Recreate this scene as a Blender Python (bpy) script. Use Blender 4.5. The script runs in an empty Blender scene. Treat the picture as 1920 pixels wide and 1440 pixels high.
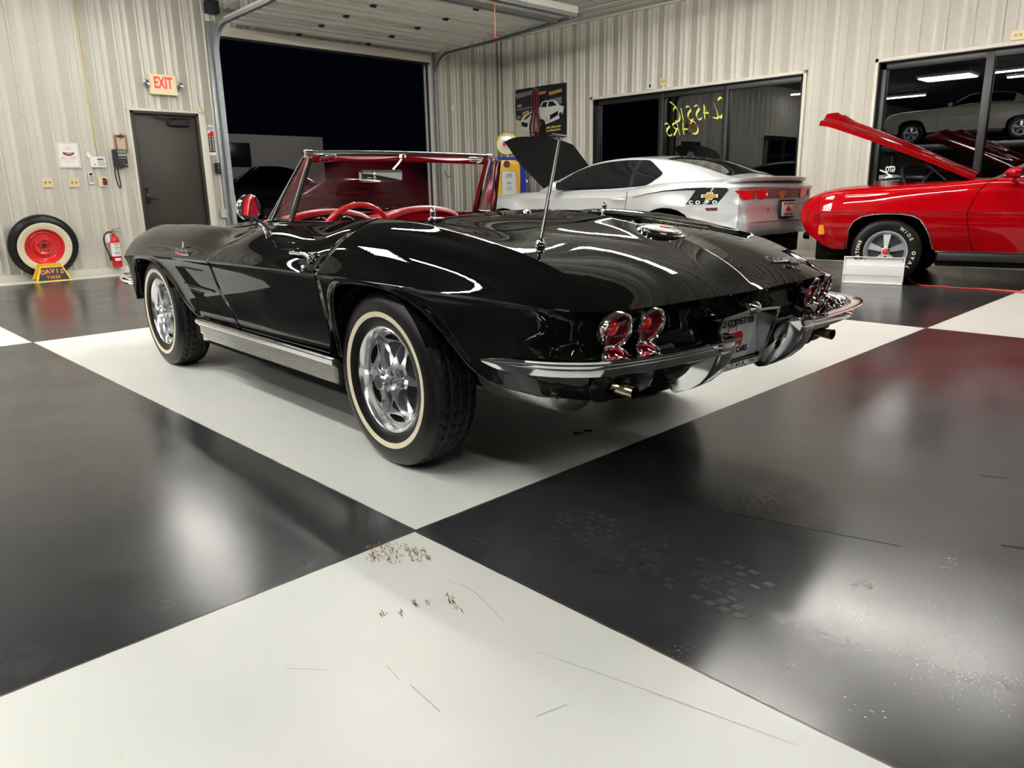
import bpy, bmesh, math, random
import numpy as np
from mathutils import Vector, Matrix, Quaternion
PI = math.pi
scene = bpy.context.scene
COL = scene.collection
# ---------------------------------------------------------------- camera
CAM = dict(f=1412.10, loc=(-1.26428, -1.74235, 1.00607), yaw=0.800629, pitch=0.250975, roll=-0.018878)
def make_camera():
    f = CAM['f']; yaw, pitch, roll = CAM['yaw'], CAM['pitch'], CAM['roll']
    fw = Vector((math.cos(pitch)*math.cos(yaw), math.cos(pitch)*math.sin(yaw), -math.sin(pitch)))
    r = Vector((math.sin(yaw), -math.cos(yaw), 0)); u = r.cross(fw)
    r2 = r*math.cos(roll)+u*math.sin(roll); u2 = -r*math.sin(roll)+u*math.cos(roll)
    cd = bpy.data.cameras.new('camera'); co = bpy.data.objects.new('camera', cd); COL.objects.link(co)
    cd.sensor_fit = 'HORIZONTAL'; cd.sensor_width = 36.0; cd.lens = f/1920*36.0
    cd.clip_start = 0.02; cd.clip_end = 300
    m = Matrix((r2, u2, -fw)).transposed().to_4x4(); m.translation = Vector(CAM['loc'])
    co.matrix_world = m
    scene.camera = co
make_camera()
# ---------------------------------------------------------------- world, exposure, lights
world = bpy.data.worlds.new('night'); scene.world = world; world.use_nodes = True
bg = world.node_tree.nodes['Background']; bg.inputs[0].default_value = (0.10, 0.14, 0.35, 1); bg.inputs[1].default_value = 0.0016
scene.view_settings.view_transform = 'Standard'
scene.view_settings.look = 'None'
scene.view_settings.gamma = 1.0
scene.view_settings.use_curve_mapping = False
scene.view_settings.exposure = 2.08
try:
    scene.cycles.max_bounces = 10; scene.cycles.diffuse_bounces = 4; scene.cycles.glossy_bounces = 5
    scene.cycles.transparent_max_bounces = 12; scene.cycles.sample_clamp_indirect = 6.0
    scene.cycles.use_denoising = True
except Exception: pass
LIGHT_E = 21.0   # radiance of the ceiling tubes
# room size
XR, YL, ZC = 9.58, 9.62, 3.83        # right wall, garage wall, ceiling
XB, YB = -15.0, -12.5                 # far sides behind the camera
# ---------------------------------------------------------------- materials
MATS = {}
def nodes_of(m): m.use_nodes = True; return m.node_tree.nodes, m.node_tree.links
def pbr(name, col, rough=0.5, metal=0.0, coat=0.0, spec=0.5, emis=None, estr=0.0, trans=0.0, ior=1.45, noise=0.0, nscale=20.0, bump=0.0, bscale=60.0, coat_rough=0.03):
    if name in MATS: return MATS[name]
    m = bpy.data.materials.new(name); N, L = nodes_of(m)
    b = N['Principled BSDF']
    c = (col[0], col[1], col[2], 1)
    b.inputs['Base Color'].default_value = c
    b.inputs['Roughness'].default_value = rough; b.inputs['Metallic'].default_value = metal
    b.inputs['Coat Weight'].default_value = coat; b.inputs['Coat Roughness'].default_value = coat_rough
    b.inputs['Specular IOR Level'].default_value = spec
    b.inputs['Transmission Weight'].default_value = trans; b.inputs['IOR'].default_value = ior
    if emis: b.inputs['Emission Color'].default_value = (*emis, 1); b.inputs['Emission Strength'].default_value = estr
    if noise > 0 or bump > 0:
        tc = N.new('ShaderNodeTexCoord')
    if noise > 0:
        n = N.new('ShaderNodeTexNoise'); n.inputs['Scale'].default_value = nscale; n.inputs['Detail'].default_value = 4
        L.new(tc.outputs['Object'], n.inputs['Vector'])
        mx = N.new('ShaderNodeMix'); mx.data_type = 'RGBA'
        mx.inputs[6].default_value = tuple(x*(1-noise) for x in col[:3])+(1,)
        mx.inputs[7].default_value = tuple(min(1, x*(1+noise)) for x in col[:3])+(1,)
        L.new(n.outputs[0], mx.inputs[0]); L.new(mx.outputs[2], b.inputs['Base Color'])
    if bump > 0:
        n2 = N.new('ShaderNodeTexNoise'); n2.inputs['Scale'].default_value = bscale; n2.inputs['Detail'].default_value = 3
        L.new(tc.outputs['Object'], n2.inputs['Vector'])
        bp = N.new('ShaderNodeBump'); bp.inputs['Strength'].default_value = bump; bp.inputs['Distance'].default_value = 0.01
        L.new(n2.outputs[0], bp.inputs['Height']); L.new(bp.outputs[0], b.inputs['Normal'])
    MATS[name] = m; return m
def glass_mat(name, tint=(0.9, 0.95, 0.93), ior=1.5, boost=1.0, rough=0.0, dark=0.0):
    # thin architectural glass: transparent + mirror reflection weighted by fresnel
    if name in MATS: return MATS[name]
    m = bpy.data.materials.new(name); N, L = nodes_of(m)
    for n in list(N):
        if n.type != 'OUTPUT_MATERIAL': N.remove(n)
    out = N['Material Output']
    fr = N.new('ShaderNodeFresnel'); fr.inputs[0].default_value = ior
    mul = N.new('ShaderNodeMath'); mul.operation = 'MULTIPLY'; mul.inputs[1].default_value = boost; mul.use_clamp = True
    tr = N.new('ShaderNodeBsdfTransparent'); tr.inputs[0].default_value = (*tint, 1)
    gl = N.new('ShaderNodeBsdfGlossy'); gl.inputs['Roughness'].default_value = rough; gl.inputs[0].default_value = (1, 1, 1, 1)
    mx = N.new('ShaderNodeMixShader')
    L.new(fr.outputs[0], mul.inputs[0]); L.new(mul.outputs[0], mx.inputs[0])
    L.new(tr.outputs[0], mx.inputs[1]); L.new(gl.outputs[0], mx.inputs[2]); L.new(mx.outputs[0], out.inputs[0])
    MATS[name] = m; return m
def emit_mat(name, col, strength):
    if name in MATS: return MATS[name]
    m = bpy.data.materials.new(name); N, L = nodes_of(m)
    b = N['Principled BSDF']; b.inputs['Base Color'].default_value = (*col, 1); b.inputs['Roughness'].default_value = .6
    b.inputs['Emission Color'].default_value = (*col, 1); b.inputs['Emission Strength'].default_value = strength
    MATS[name] = m; return m
M_PAINT = pbr('black_paint', (0.0035, 0.0035, 0.0035), rough=0.3, coat=0.72, spec=0.0, coat_rough=0.006)
M_CHROME = pbr('chrome', (0.86, 0.87, 0.88), rough=0.06, metal=1.0)
M_CHROMED = pbr('chrome_dull', (0.62, 0.63, 0.65), rough=0.2, metal=1.0)
M_ALU = pbr('ribbed_aluminium', (0.72, 0.72, 0.70), rough=0.22, metal=1.0)
M_WCHR = pbr('wheel_chrome', (0.80, 0.81, 0.83), rough=0.16, metal=0.92)
M_WDISC = pbr('wheel_disc_metal', (0.62, 0.64, 0.67), rough=0.30, metal=0.75)
M_RUBBER = pbr('tyre_rubber', (0.008, 0.008, 0.0085), rough=0.5, spec=0.3)
M_RUBS = pbr('tyre_sidewall', (0.0055, 0.0055, 0.006), rough=0.36, spec=0.4)
M_CREAM = pbr('whitewall_cream', (0.80, 0.72, 0.52), rough=0.5)
M_REDV = pbr('red_vinyl', (0.36, 0.006, 0.016), rough=0.32, spec=0.5)
M_REDW = pbr('red_wheel_rim', (0.72, 0.03, 0.035), rough=0.25, coat=0.6)
M_REDP = pbr('red_car_paint', (0.34, 0.0004, 0.003), rough=0.35, coat=0.55, spec=0.0, coat_rough=0.015)
M_SILV = pbr('silver_car_paint', (0.62, 0.635, 0.645), rough=0.30, metal=0.55, coat=0.8)
M_BLK = pbr('matt_black', (0.012, 0.012, 0.013), rough=0.6)
M_BLKG = pbr('black_plastic', (0.010, 0.010, 0.011), rough=0.25)
M_DARK = pbr('underbody_dark', (0.004, 0.004, 0.004), rough=0.85, spec=0.1)
M_WSGLASS = glass_mat('windshield_glass', (0.92, 0.94, 0.93), 1.5, 0.55)
M_WGLASS = glass_mat('window_glass', (0.35, 0.40, 0.42), 1.52, 1.9)
M_TINT = pbr('tinted_car_glass', (0.004, 0.005, 0.006), rough=0.03, spec=0.6)
M_WHITE = pbr('white_plastic', (0.80, 0.80, 0.77), rough=0.4)
M_IVORY = pbr('ivory_plastic', (0.72, 0.60, 0.34), rough=0.4)
M_PAPER = pbr('paper', (0.82, 0.80, 0.76), rough=0.6)
M_STEEL = pbr('galvanised_steel', (0.42, 0.45, 0.46), rough=0.42, metal=0.8, noise=0.2, nscale=8)
M_YEL = pbr('yellow_paint', (0.85, 0.58, 0.03), rough=0.35, coat=0.3)
M_TRIM = pbr('wall_trim', (0.66, 0.62, 0.54), rough=0.45)
M_REDG = pbr('red_lens', (0.10, 0.001, 0.003), rough=0.08, spec=0.7, coat=1.0)
M_REDGB = pbr('red_lens_bright', (0.75, 0.01, 0.012), rough=0.15, spec=0.7, coat=1.0)
M_TEXTW = pbr('white_lettering', (0.85, 0.85, 0.83), rough=0.5)
M_TEXTK = pbr('black_lettering', (0.01, 0.01, 0.01), rough=0.5)
M_TEXTR = pbr('red_lettering', (0.62, 0.01, 0.015), rough=0.5)
M_AMBER = pbr('amber_lens', (0.85, 0.30, 0.02), rough=0.2, coat=0.5)
# ---------------------------------------------------------------- mesh helpers
def new_bm(): return bmesh.new()
def sharp_by_angle(bm, ang=35):
    a = math.radians(ang)
    for f in bm.faces: f.smooth = True
    for e in bm.edges:
        if len(e.link_faces) == 2:
            try: e.smooth = e.calc_face_angle() < a
            except Exception: e.smooth = False
def obj(name, bm, mat, parent=None, ang=35, mats=None, weld=None, recalc=True, label=None, flat=False):
    if weld: bmesh.ops.remove_doubles(bm, verts=bm.verts, dist=weld)
    if recalc: bmesh.ops.recalc_face_normals(bm, faces=bm.faces)
    if flat:
        for f in bm.faces: f.smooth = False
    else: sharp_by_angle(bm, ang)
    me = bpy.data.meshes.new(name); bm.to_mesh(me); bm.free()
    if mats:
        for m in mats: me.materials.append(m)
    else: me.materials.append(mat)
    o = bpy.data.objects.new(name, me); COL.objects.link(o)
    if parent: o.parent = parent
    if label: o['label'] = label
    return o
def thing(name, label, cat, loc=(0, 0, 0), rotz=0.0, group=None, rot=None):
    o = bpy.data.objects.new(name, None); COL.objects.link(o); o.empty_display_size = 0.1
    o.location = loc; o.rotation_euler = rot if rot else (0, 0, rotz)
    o['label'] = label; o['category'] = cat
    if group: o['group'] = group
    return o
def tag(o, label, cat, group=None):
    o['label'] = label; o['category'] = cat
    if group: o['group'] = group
    return o
def struct(o): o['kind'] = 'structure'; return o
def box(bm, x0, x1, y0, y1, z0, z1, bev=0.0, seg=2, M=None):
    vs = [bm.verts.new((x, y, z)) for x in (x0, x1) for y in (y0, y1) for z in (z0, z1)]
    idx = [(0, 1, 3, 2), (4, 6, 7, 5), (0, 4, 5, 1), (2, 3, 7, 6), (0, 2, 6, 4), (1, 5, 7, 3)]
    fs = [bm.faces.new([vs[i] for i in q]) for q in idx]
    if bev > 0:
        es = list({e for f in fs for e in f.edges})
        r = bmesh.ops.bevel(bm, geom=es, offset=bev, segments=seg, affect='EDGES', profile=0.5)
        vs = list({v for f in r['faces'] for v in f.verts} | {v for v in vs if v.is_valid})
    if M is not None:
        for v in vs:
            if v.is_valid: v.co = M @ v.co
    return vs
def tube(bm, pts, r, n=10, closed=False, cap=True, sx=1.0, sy=1.0, radii=None, up=None):
    pts = [Vector(p) for p in pts]; k = len(pts)
    rings = []; prev = None
    for i, p in enumerate(pts):
        if closed: t = (pts[(i+1) % k]-pts[(i-1) % k])
        else: t = pts[min(i+1, k-1)]-pts[max(i-1, 0)]
        t.normalize()
        if prev is None:
            a = Vector(up) if up else (Vector((0, 0, 1)) if abs(t.z) < 0.9 else Vector((1, 0, 0)))
            nrm = (a - t*a.dot(t)).normalized()
        else:
            nrm = (prev - t*prev.dot(t))
            nrm = nrm.normalized() if nrm.length > 1e-6 else prev
        prev = nrm; b = t.cross(nrm)
        rr = radii[i] if radii else r
        rings.append([bm.verts.new(p+nrm*(math.cos(2*PI*j/n)*rr*sx)+b*(math.sin(2*PI*j/n)*rr*sy)) for j in range(n)])
    m = k if closed else k-1
    for i in range(m):
        A, B = rings[i], rings[(i+1) % k]
        for j in range(n):
            bm.faces.new((A[j], A[(j+1) % n], B[(j+1) % n], B[j]))
    if cap and not closed:
        bm.faces.new(list(reversed(rings[0]))); bm.faces.new(rings[-1])
def sweep(bm, pts, prof, up=(0, 0, 1), closed_prof=True, scale=None, cap=True):
    # prof: list of (a,b): a along side vector (t x up), b along up
    pts = [Vector(p) for p in pts]; k = len(pts); rings = []
    up = Vector(up)
    for i, p in enumerate(pts):
        t = (pts[min(i+1, k-1)]-pts[max(i-1, 0)]).normalized()
        s = t.cross(up).normalized(); u2 = s.cross(t).normalized()
        sc = scale[i] if scale else 1.0
        rings.append([bm.verts.new(p+s*(a*sc)+u2*(b*sc)) for a, b in prof])
    n = len(prof); rng = n if closed_prof else n-1
    for i in range(k-1):
        for j in range(rng):
            bm.faces.new((rings[i][j], rings[i][(j+1) % n], rings[i+1][(j+1) % n], rings[i+1][j]))
    if cap and closed_prof:
        bm.faces.new(list(reversed(rings[0]))); bm.faces.new(rings[-1])
    return rings
def lathe(bm, prof, n=48, axis='Y', c=(0, 0, 0), a0=0.0, a1=2*PI, M=None):
    # prof: list of (axial, radius)
    full = abs(a1-a0-2*PI) < 1e-6; cols = []
    cnt = n if full else n+1
    for i in range(cnt):
        a = a0+(a1-a0)*i/n; col = []
        for ax, r in prof:
            ca, sa = math.cos(a)*r, math.sin(a)*r
            if axis == 'Y': v = Vector((ca, ax, sa))
            elif axis == 'X': v = Vector((ax, ca, sa))
            else: v = Vector((ca, sa, ax))
            v = v+Vector(c)
            if M is not None: v = M @ v
            col.append(bm.verts.new(v))
        cols.append(col)
    for i in range(n if full else n):
        A = cols[i]; B = cols[(i+1) % cnt]
        for j in range(len(prof)-1):
            try: bm.faces.new((A[j], B[j], B[j+1], A[j+1]))
            except ValueError: pass
    bmesh.ops.remove_doubles(bm, verts=[v for c_ in cols for v in c_], dist=1e-6)
def prism(bm, poly, d, axis='Y', off=0.0, M=None):
    # polygon in the plane normal to axis, extruded by d from off
    def P(a, b, c):
        v = Vector((a, c, b)) if axis == 'Y' else (Vector((c, a, b)) if axis == 'X' else Vector((a, b, c)))
        return M @ v if M is not None else v
    A = [bm.verts.new(P(a, b, off)) for a, b in poly]; B = [bm.verts.new(P(a, b, off+d)) for a, b in poly]
    n = len(poly)
    bm.faces.new(A); bm.faces.new(list(reversed(B)))
    for i in range(n): bm.faces.new((A[i], B[i], B[(i+1) % n], A[(i+1) % n]))
def rrect(w, h, r, n=5, cx=0, cy=0):
    pts = []
    for sx, sy, a in ((1, 1, 0), (-1, 1, 90), (-1, -1, 180), (1, -1, 270)):
        for i in range(n+1):
            t = math.radians(a+90*i/n)
            pts.append((cx+sx*(w/2-r)+r*math.cos(t), cy+sy*(h/2-r)+r*math.sin(t)))
    return pts
def grid(bm, P, closed_u=False, mat=0):
    # P: 2D list of Vectors (rows) -> quads
    V = [[bm.verts.new(p) for p in row] for row in P]
    fs = []
    for i in range(len(V)-1):
        for j in range(len(V[0])-1):
            q = (V[i][j], V[i][j+1], V[i+1][j+1], V[i+1][j])
            f = bm.faces.new(q); f.material_index = mat; fs.append(f)
    return V
def text_obj(name, s, size, mat, parent, M, ext=0.001, align='CENTER', shear=0.0, sx=1.0, offset=0.0, mirror=False, space=1.0, label=None):
    cu = bpy.data.curves.new(name+'_c', 'FONT'); cu.body = s; cu.size = size; cu.extrude = ext
    cu.align_x = align; cu.align_y = 'CENTER'; cu.shear = shear; cu.offset = offset; cu.space_character = space; cu.resolution_u = 3
    to = bpy.data.objects.new(name+'_t', cu); COL.objects.link(to)
    dg = bpy.context.evaluated_depsgraph_get(); me = bpy.data.meshes.new_from_object(to.evaluated_get(dg))
    bpy.data.objects.remove(to); bpy.data.curves.remove(cu)
    me.name = name
    S = Matrix.Diagonal((-sx if mirror else sx, 1, 1, 1))
    me.transform(M @ S)
    if mirror: me.flip_normals()
    me.materials.clear(); me.materials.append(mat)
    o = bpy.data.objects.new(name, me); COL.objects.link(o)
    if parent: o.parent = parent
    if label: o['label'] = label
    return o
def frame(origin, xdir, ydir):
    x = Vector(xdir).normalized(); y = Vector(ydir); y = (y-x*y.dot(x)).normalized(); z = x.cross(y)
    m = Matrix((x, y, z)).transposed().to_4x4(); m.translation = Vector(origin); return m
def copy_tree(o, parent=None):
    c = o.copy(); COL.objects.link(c)
    if parent: c.parent = parent
    for ch in list(o.children): copy_tree(ch, c)
    return c
# monotone cubic interpolation
def pchip(xs, ys, x):
    xs = np.asarray(xs, float); ys = np.asarray(ys, float); x = np.asarray(x, float)
    h = np.diff(xs); d = np.diff(ys)/h; m = np.zeros(len(xs))
    for i in range(1, len(xs)-1):
        if d[i-1]*d[i] > 0:
            w1 = 2*h[i]+h[i-1]; w2 = h[i]+2*h[i-1]; m[i] = (w1+w2)/(w1/d[i-1]+w2/d[i])
    m[0] = d[0]; m[-1] = d[-1]
    k = np.clip(np.searchsorted(xs, x)-1, 0, len(xs)-2); t = (x-xs[k])/h[k]; t = np.clip(t, 0, 1)
    return ((2*t**3-3*t**2+1)*ys[k]+(t**3-2*t**2+t)*h[k]*m[k]+(-2*t**3+3*t**2)*ys[k+1]+(t**3-t**2)*h[k]*m[k+1])
def smooth_tab(xs, ys, sig, n=600):
    g = np.linspace(xs[0], xs[-1], n); v = pchip(xs, ys, g)
    if sig > 0:
        dx = g[1]-g[0]; k = int(3*sig/dx)+1; w = np.exp(-0.5*(np.arange(-k, k+1)*dx/sig)**2); w /= w.sum()
        vp = np.concatenate([2*v[0]-v[k:0:-1], v, 2*v[-1]-v[-2:-k-2:-1]]); v = np.convolve(vp, w, 'valid')
    return g, v
class Tab:
    def __init__(s, pairs, sig=0.05):
        pairs = sorted(pairs); s.g, s.v = smooth_tab([p[0] for p in pairs], [p[1] for p in pairs], sig)
    def __call__(s, x): return float(np.interp(x, s.g, s.v))
def catmull(pts, ts):
    # pts list of Vector, ts in [0, n-1]; centripetal-free uniform catmull-rom with reflected ends
    n = len(pts); P = [2*pts[0]-pts[1]]+list(pts)+[2*pts[-1]-pts[-2]]; out = []
    for t in ts:
        i = min(int(t), n-2); f = t-i; a, b, c, d = P[i], P[i+1], P[i+2], P[i+3]
        out.append(0.5*((2*b)+(c-a)*f+(2*a-5*b+4*c-d)*f*f+(3*b-a-3*c+d)*f**3))
    return out
def cr(pts, n=8):
    pts = [Vector(p) for p in pts]
    return catmull(pts, [i/n for i in range((len(pts)-1)*n+1)])
# ================================================================= SETTING
def wall_material(name, base, dirt=0.02):
    m = bpy.data.materials.new(name); N, L = nodes_of(m); b = N['Principled BSDF']
    b.inputs['Roughness'].default_value = 0.42; b.inputs['Specular IOR Level'].default_value = 0.4
    tc = N.new('ShaderNodeTexCoord'); mp = N.new('ShaderNodeMapping'); mp.inputs['Scale'].default_value = (3, 3, 0.25)
    n = N.new('ShaderNodeTexNoise'); n.inputs['Scale'].default_value = 2.5; n.inputs['Detail'].default_value = 5
    mx = N.new('ShaderNodeMix'); mx.data_type = 'RGBA'
    mx.inputs[6].default_value = tuple(c*(1-dirt) for c in base)+(1,); mx.inputs[7].default_value = tuple(min(1, c*(1+dirt)) for c in base)+(1,)
    L.new(tc.outputs['Object'], mp.inputs[0]); L.new(mp.outputs[0], n.inputs['Vector']); L.new(n.outputs[0], mx.inputs[0]); L.new(mx.outputs[2], b.inputs['Base Color'])
    return m
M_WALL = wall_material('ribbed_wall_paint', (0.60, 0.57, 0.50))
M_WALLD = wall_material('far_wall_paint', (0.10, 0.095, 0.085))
M_CEIL = wall_material('ribbed_ceiling_paint', (0.60, 0.59, 0.54)); M_CEIL.node_tree.nodes['Principled BSDF'].inputs['Roughness'].default_value = .85; M_CEIL.node_tree.nodes['Principled BSDF'].inputs['Specular IOR Level'].default_value = .1
M_DOORP = pbr('door_brown_paint', (0.033, 0.026, 0.020), rough=0.45, noise=0.12, nscale=3)
M_FRAMEW = pbr('window_frame_bronze', (0.016, 0.015, 0.015), rough=0.4)

def ribbed(bm, a0, a1, b0, b1, mapf, holes=(), period=0.305, phase=0.0, h=0.014, hm=0.0045):
    prof = [(0.006, 0), (0.009, -.006), (0.012, 0), (0.019, h), (0.040, h), (0.047, 0), (.049, -.004), (.052, 0), (0.112, 0), (0.1155, hm), (0.1265, hm), (0.130, 0), (0.192, 0), (0.1955, hm), (0.2065, hm), (0.210, 0)]
    cols = {}
    k0 = int(math.floor((a0-phase)/period))-1; k1 = int(math.ceil((a1-phase)/period))+1
    raw = [(phase+k*period+x, d) for k in range(k0, k1) for x, d in prof]
    xs = np.array([r[0] for r in raw]); ds = np.array([r[1] for r in raw])
    for x, d in raw:
        if a0 < x < a1: cols[round(x, 5)] = d
    brk = {a0, a1}; bz = {b0, b1}
    for (h0, h1, c0, c1) in holes: brk |= {h0, h1}; bz |= {c0, c1}
    for x in brk:
        if a0 <= x <= a1: cols[round(x, 5)] = float(np.interp(x, xs, ds))
    X = sorted(cols); Z = sorted(z for z in bz if b0 <= z <= b1)
    V = [[bm.verts.new(mapf(x, z, cols[x])) for z in Z] for x in X]
    for i in range(len(X)-1):
        for j in range(len(Z)-1):
            cx, cz = (X[i]+X[i+1])/2, (Z[j]+Z[j+1])/2
            if any(h0 < cx < h1 and c0 < cz < c1 for (h0, h1, c0, c1) in holes): continue
            bm.faces.new((V[i][j], V[i+1][j], V[i+1][j+1], V[i][j+1]))
# openings
GX0, GX1, GZ = 3.93, 7.83, 3.25          # overhead door opening
DX0, DX1, DZ = 2.60, 3.54, 2.16          # exit door
W1 = (3.44, 7.26, 0.78, 2.52); W2 = (-1.6, 2.43, 0.78, 2.54); W3 = (-3.7, -0.75, 0.9, 2.45)
bm = new_bm(); ribbed(bm, XB, XR, 0.0, ZC, lambda a, b, c: Vector((a, YL-c, b)), holes=[(GX0, GX1, -1, GZ), (GX0, GX1, 0, GZ), (DX0, DX1, 0, DZ), W3], phase=0.09)
struct(obj('wall_left', bm, M_WALL, ang=12, recalc=False))
bm = new_bm(); ribbed(bm, YB, YL, 0.0, ZC, lambda a, b, c: Vector((XR-c, a, b)), holes=[W1, W2], phase=0.12)
struct(obj('wall_right', bm, M_WALL, ang=12, recalc=False))
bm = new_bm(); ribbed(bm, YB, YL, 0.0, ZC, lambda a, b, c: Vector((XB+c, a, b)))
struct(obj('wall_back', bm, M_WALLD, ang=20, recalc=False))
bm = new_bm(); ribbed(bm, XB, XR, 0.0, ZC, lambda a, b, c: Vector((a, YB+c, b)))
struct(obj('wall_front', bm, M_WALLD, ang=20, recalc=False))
bm = new_bm(); ribbed(bm, 3.3, XR, YB, YL, lambda a, b, c: Vector((a, b, ZC-c)), phase=0.05, h=0.008, hm=0.0012)
struct(obj('ceiling', bm, M_CEIL, ang=15, recalc=False))
M_CEILD = wall_material('shade_darkened_ceiling', (0.07, 0.07, 0.068)); M_CEILD.node_tree.nodes['Principled BSDF'].inputs['Roughness'].default_value = .9  # unlit left part of the ceiling: its shade is put into the colour
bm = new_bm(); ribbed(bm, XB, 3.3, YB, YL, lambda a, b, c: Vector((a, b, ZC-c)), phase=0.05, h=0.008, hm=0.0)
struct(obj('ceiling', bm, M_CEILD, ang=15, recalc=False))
# outer skins so the walls have thickness
bm = new_bm()
for (x0, x1, z0, z1) in ((XB, DX0-.02, 0, ZC), (DX1+.02, GX0, 0, ZC), (GX0, GX1, GZ, ZC), (GX1, XR, 0, ZC), (DX0-.02, DX1+.02, DZ, ZC)):
    box(bm, x0, x1, YL+0.16, YL+0.18, z0, z1)
M_OUT = pbr('outer_skin', (0.3, 0.29, 0.27), rough=0.7)
struct(obj('trim_1', bm, M_OUT, flat=True))
# ---- floor: one slab whose paint is a 15 ft chequer
def floor_material():
    m = bpy.data.materials.new('chequered_floor_paint'); N, L = nodes_of(m); b = N['Principled BSDF']
    geo = N.new('ShaderNodeNewGeometry'); sep = N.new('ShaderNodeSeparateXYZ'); L.new(geo.outputs['Position'], sep.inputs[0])
    def math_(op, a, bb=None, c=None):
        n = N.new('ShaderNodeMath'); n.operation = op
        for i, v in enumerate((a, bb, c)):
            if v is None: continue
            if hasattr(v, 'links'): L.new(v, n.inputs[i])
            else: n.inputs[i].default_value = v
        return n.outputs[0]
    def noise(scale, detail=3, rough=0.5, vec=None, dist=0.0):
        n = N.new('ShaderNodeTexNoise'); n.inputs['Scale'].default_value = scale; n.inputs['Detail'].default_value = detail
        n.inputs['Roughness'].default_value = rough; n.inputs['Distortion'].default_value = dist
        L.new(vec if vec is not None else geo.outputs['Position'], n.inputs['Vector']); return n.outputs[0]
    def ramp(v, stops):
        r = N.new('ShaderNodeValToRGB'); e = r.color_ramp.elements
        e[0].position, e[0].color = stops[0][0], (*[stops[0][1]]*3, 1); e[1].position, e[1].color = stops[-1][0], (*[stops[-1][1]]*3, 1)
        for p_, c_ in stops[1:-1]:
            q = e.new(p_); q.color = (c_, c_, c_, 1)
        L.new(v, r.inputs[0]); return r.outputs[0]
    def mix(f, a, bb):
        n = N.new('ShaderNodeMix'); n.data_type = 'RGBA'
        if hasattr(f, 'links'): L.new(f, n.inputs[0])
        else: n.inputs[0].default_value = f
        for i, v in ((6, a), (7, bb)):
            if hasattr(v, 'links'): L.new(v, n.inputs[i])
            else: n.inputs[i].default_value = (*v, 1)
        return n.outputs[2]
    S = 4.572
    wob = math_('MULTIPLY', math_('SUBTRACT', noise(9.0, 2), 0.5), 0.006)
    ux = math_('DIVIDE', math_('ADD', sep.outputs[0], wob), S); uy = math_('DIVIDE', math_('ADD', sep.outputs[1], wob), S)
    par = math_('MODULO', math_('ADD', math_('ADD', math_('FLOOR', ux), math_('FLOOR', uy)), 40.0), 2.0)
    white = math_('LESS_THAN', par, 0.5)
    dx = math_('MULTIPLY', math_('ABSOLUTE', math_('SUBTRACT', math_('FRACT', math_('ADD', ux, 0.5)), 0.5)), S)
    dy = math_('MULTIPLY', math_('ABSOLUTE', math_('SUBTRACT', math_('FRACT', math_('ADD', uy, 0.5)), 0.5)), S)
    joint = math_('LESS_THAN', math_('MINIMUM', dx, dy), 0.0055)
    n1 = noise(0.8, 4); n2 = noise(6.0, 5, 0.6); n3 = noise(70.0, 2, 0.6)
    wcol = mix(ramp(n1, [(0.35, 0), (0.7, 1)]), (0.72, 0.74, 0.71), (0.80, 0.80, 0.75))
    wcol = mix(ramp(n2, [(0.62, 0), (0.8, 0.25)]), wcol, (0.62, 0.60, 0.52))
    wcol = mix(ramp(n3, [(0.76, 0), (0.79, 0.55)]), wcol, (0.30, 0.27, 0.22))
    kcol = mix(ramp(n1, [(0.3, 0), (0.75, 1)]), (0.020, 0.020, 0.022), (0.040, 0.040, 0.044))
    kcol = mix(ramp(noise(2.2, 6, 0.62, dist=0.6), [(0.55, 0), (0.70, 0.5)]), kcol, (0.060, 0.060, 0.062))
    kcol = mix(ramp(n3, [(0.77, 0), (0.80, 0.5)]), kcol, (0.22, 0.21, 0.20))
    # tyre scuffs on the near white tile
    col = mix(white, kcol, wcol); col = mix(joint, col, (0.05, 0.045, 0.035))
    L.new(col, b.inputs['Base Color'])
    rk = math_('ADD', math_('MULTIPLY', noise(1.6, 5, 0.6), 0.22), 0.10)
    rw = math_('ADD', math_('MULTIPLY', n2, 0.2), 0.24)
    rr = math_('ADD', math_('MULTIPLY', rw, white), math_('MULTIPLY', rk, math_('SUBTRACT', 1.0, white)))
    L.new(rr, b.inputs['Roughness']); b.inputs['Specular IOR Level'].default_value = 0.5
    bp = N.new('ShaderNodeBump'); bp.inputs['Strength'].default_value = 0.035; bp.inputs['Distance'].default_value = 0.002
    L.new(noise(160.0, 2, 0.5), bp.inputs['Height']); L.new(bp.outputs[0], b.inputs['Normal'])
    return m
bm = new_bm(); box(bm, XB, XR+.2, YB, YL+0.2, -0.12, 0.0)
struct(obj('floor', bm, floor_material(), flat=True))
# paint chips and scuffs on the floor (thin worn flecks), plus painted glitter
M_SCUFF = pbr('scuff_brown', (0.20, 0.10, 0.045), rough=0.8)
M_FLECK = pbr('concrete_and_glitter_fleck', (0.55, 0.52, 0.45), rough=0.7)
rnd = random.Random(4)
def flecks(bm, pts, ln, wd, ang):
    for (x, y) in pts:
        a = ang+rnd.uniform(-.12, .12); l = ln*rnd.uniform(.4, 1.3)/2; w = wd*rnd.uniform(.5, 1.3)/2
        d = Vector((math.cos(a), math.sin(a), 0))*l; n = Vector((-math.sin(a), math.cos(a), 0))*w; c = Vector((x, y, 0.0006))
        bm.faces.new([bm.verts.new(c-d-n*.3), bm.verts.new(c-d*.2-n), bm.verts.new(c+d-n*.2), bm.verts.new(c+d*.3+n)])
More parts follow.
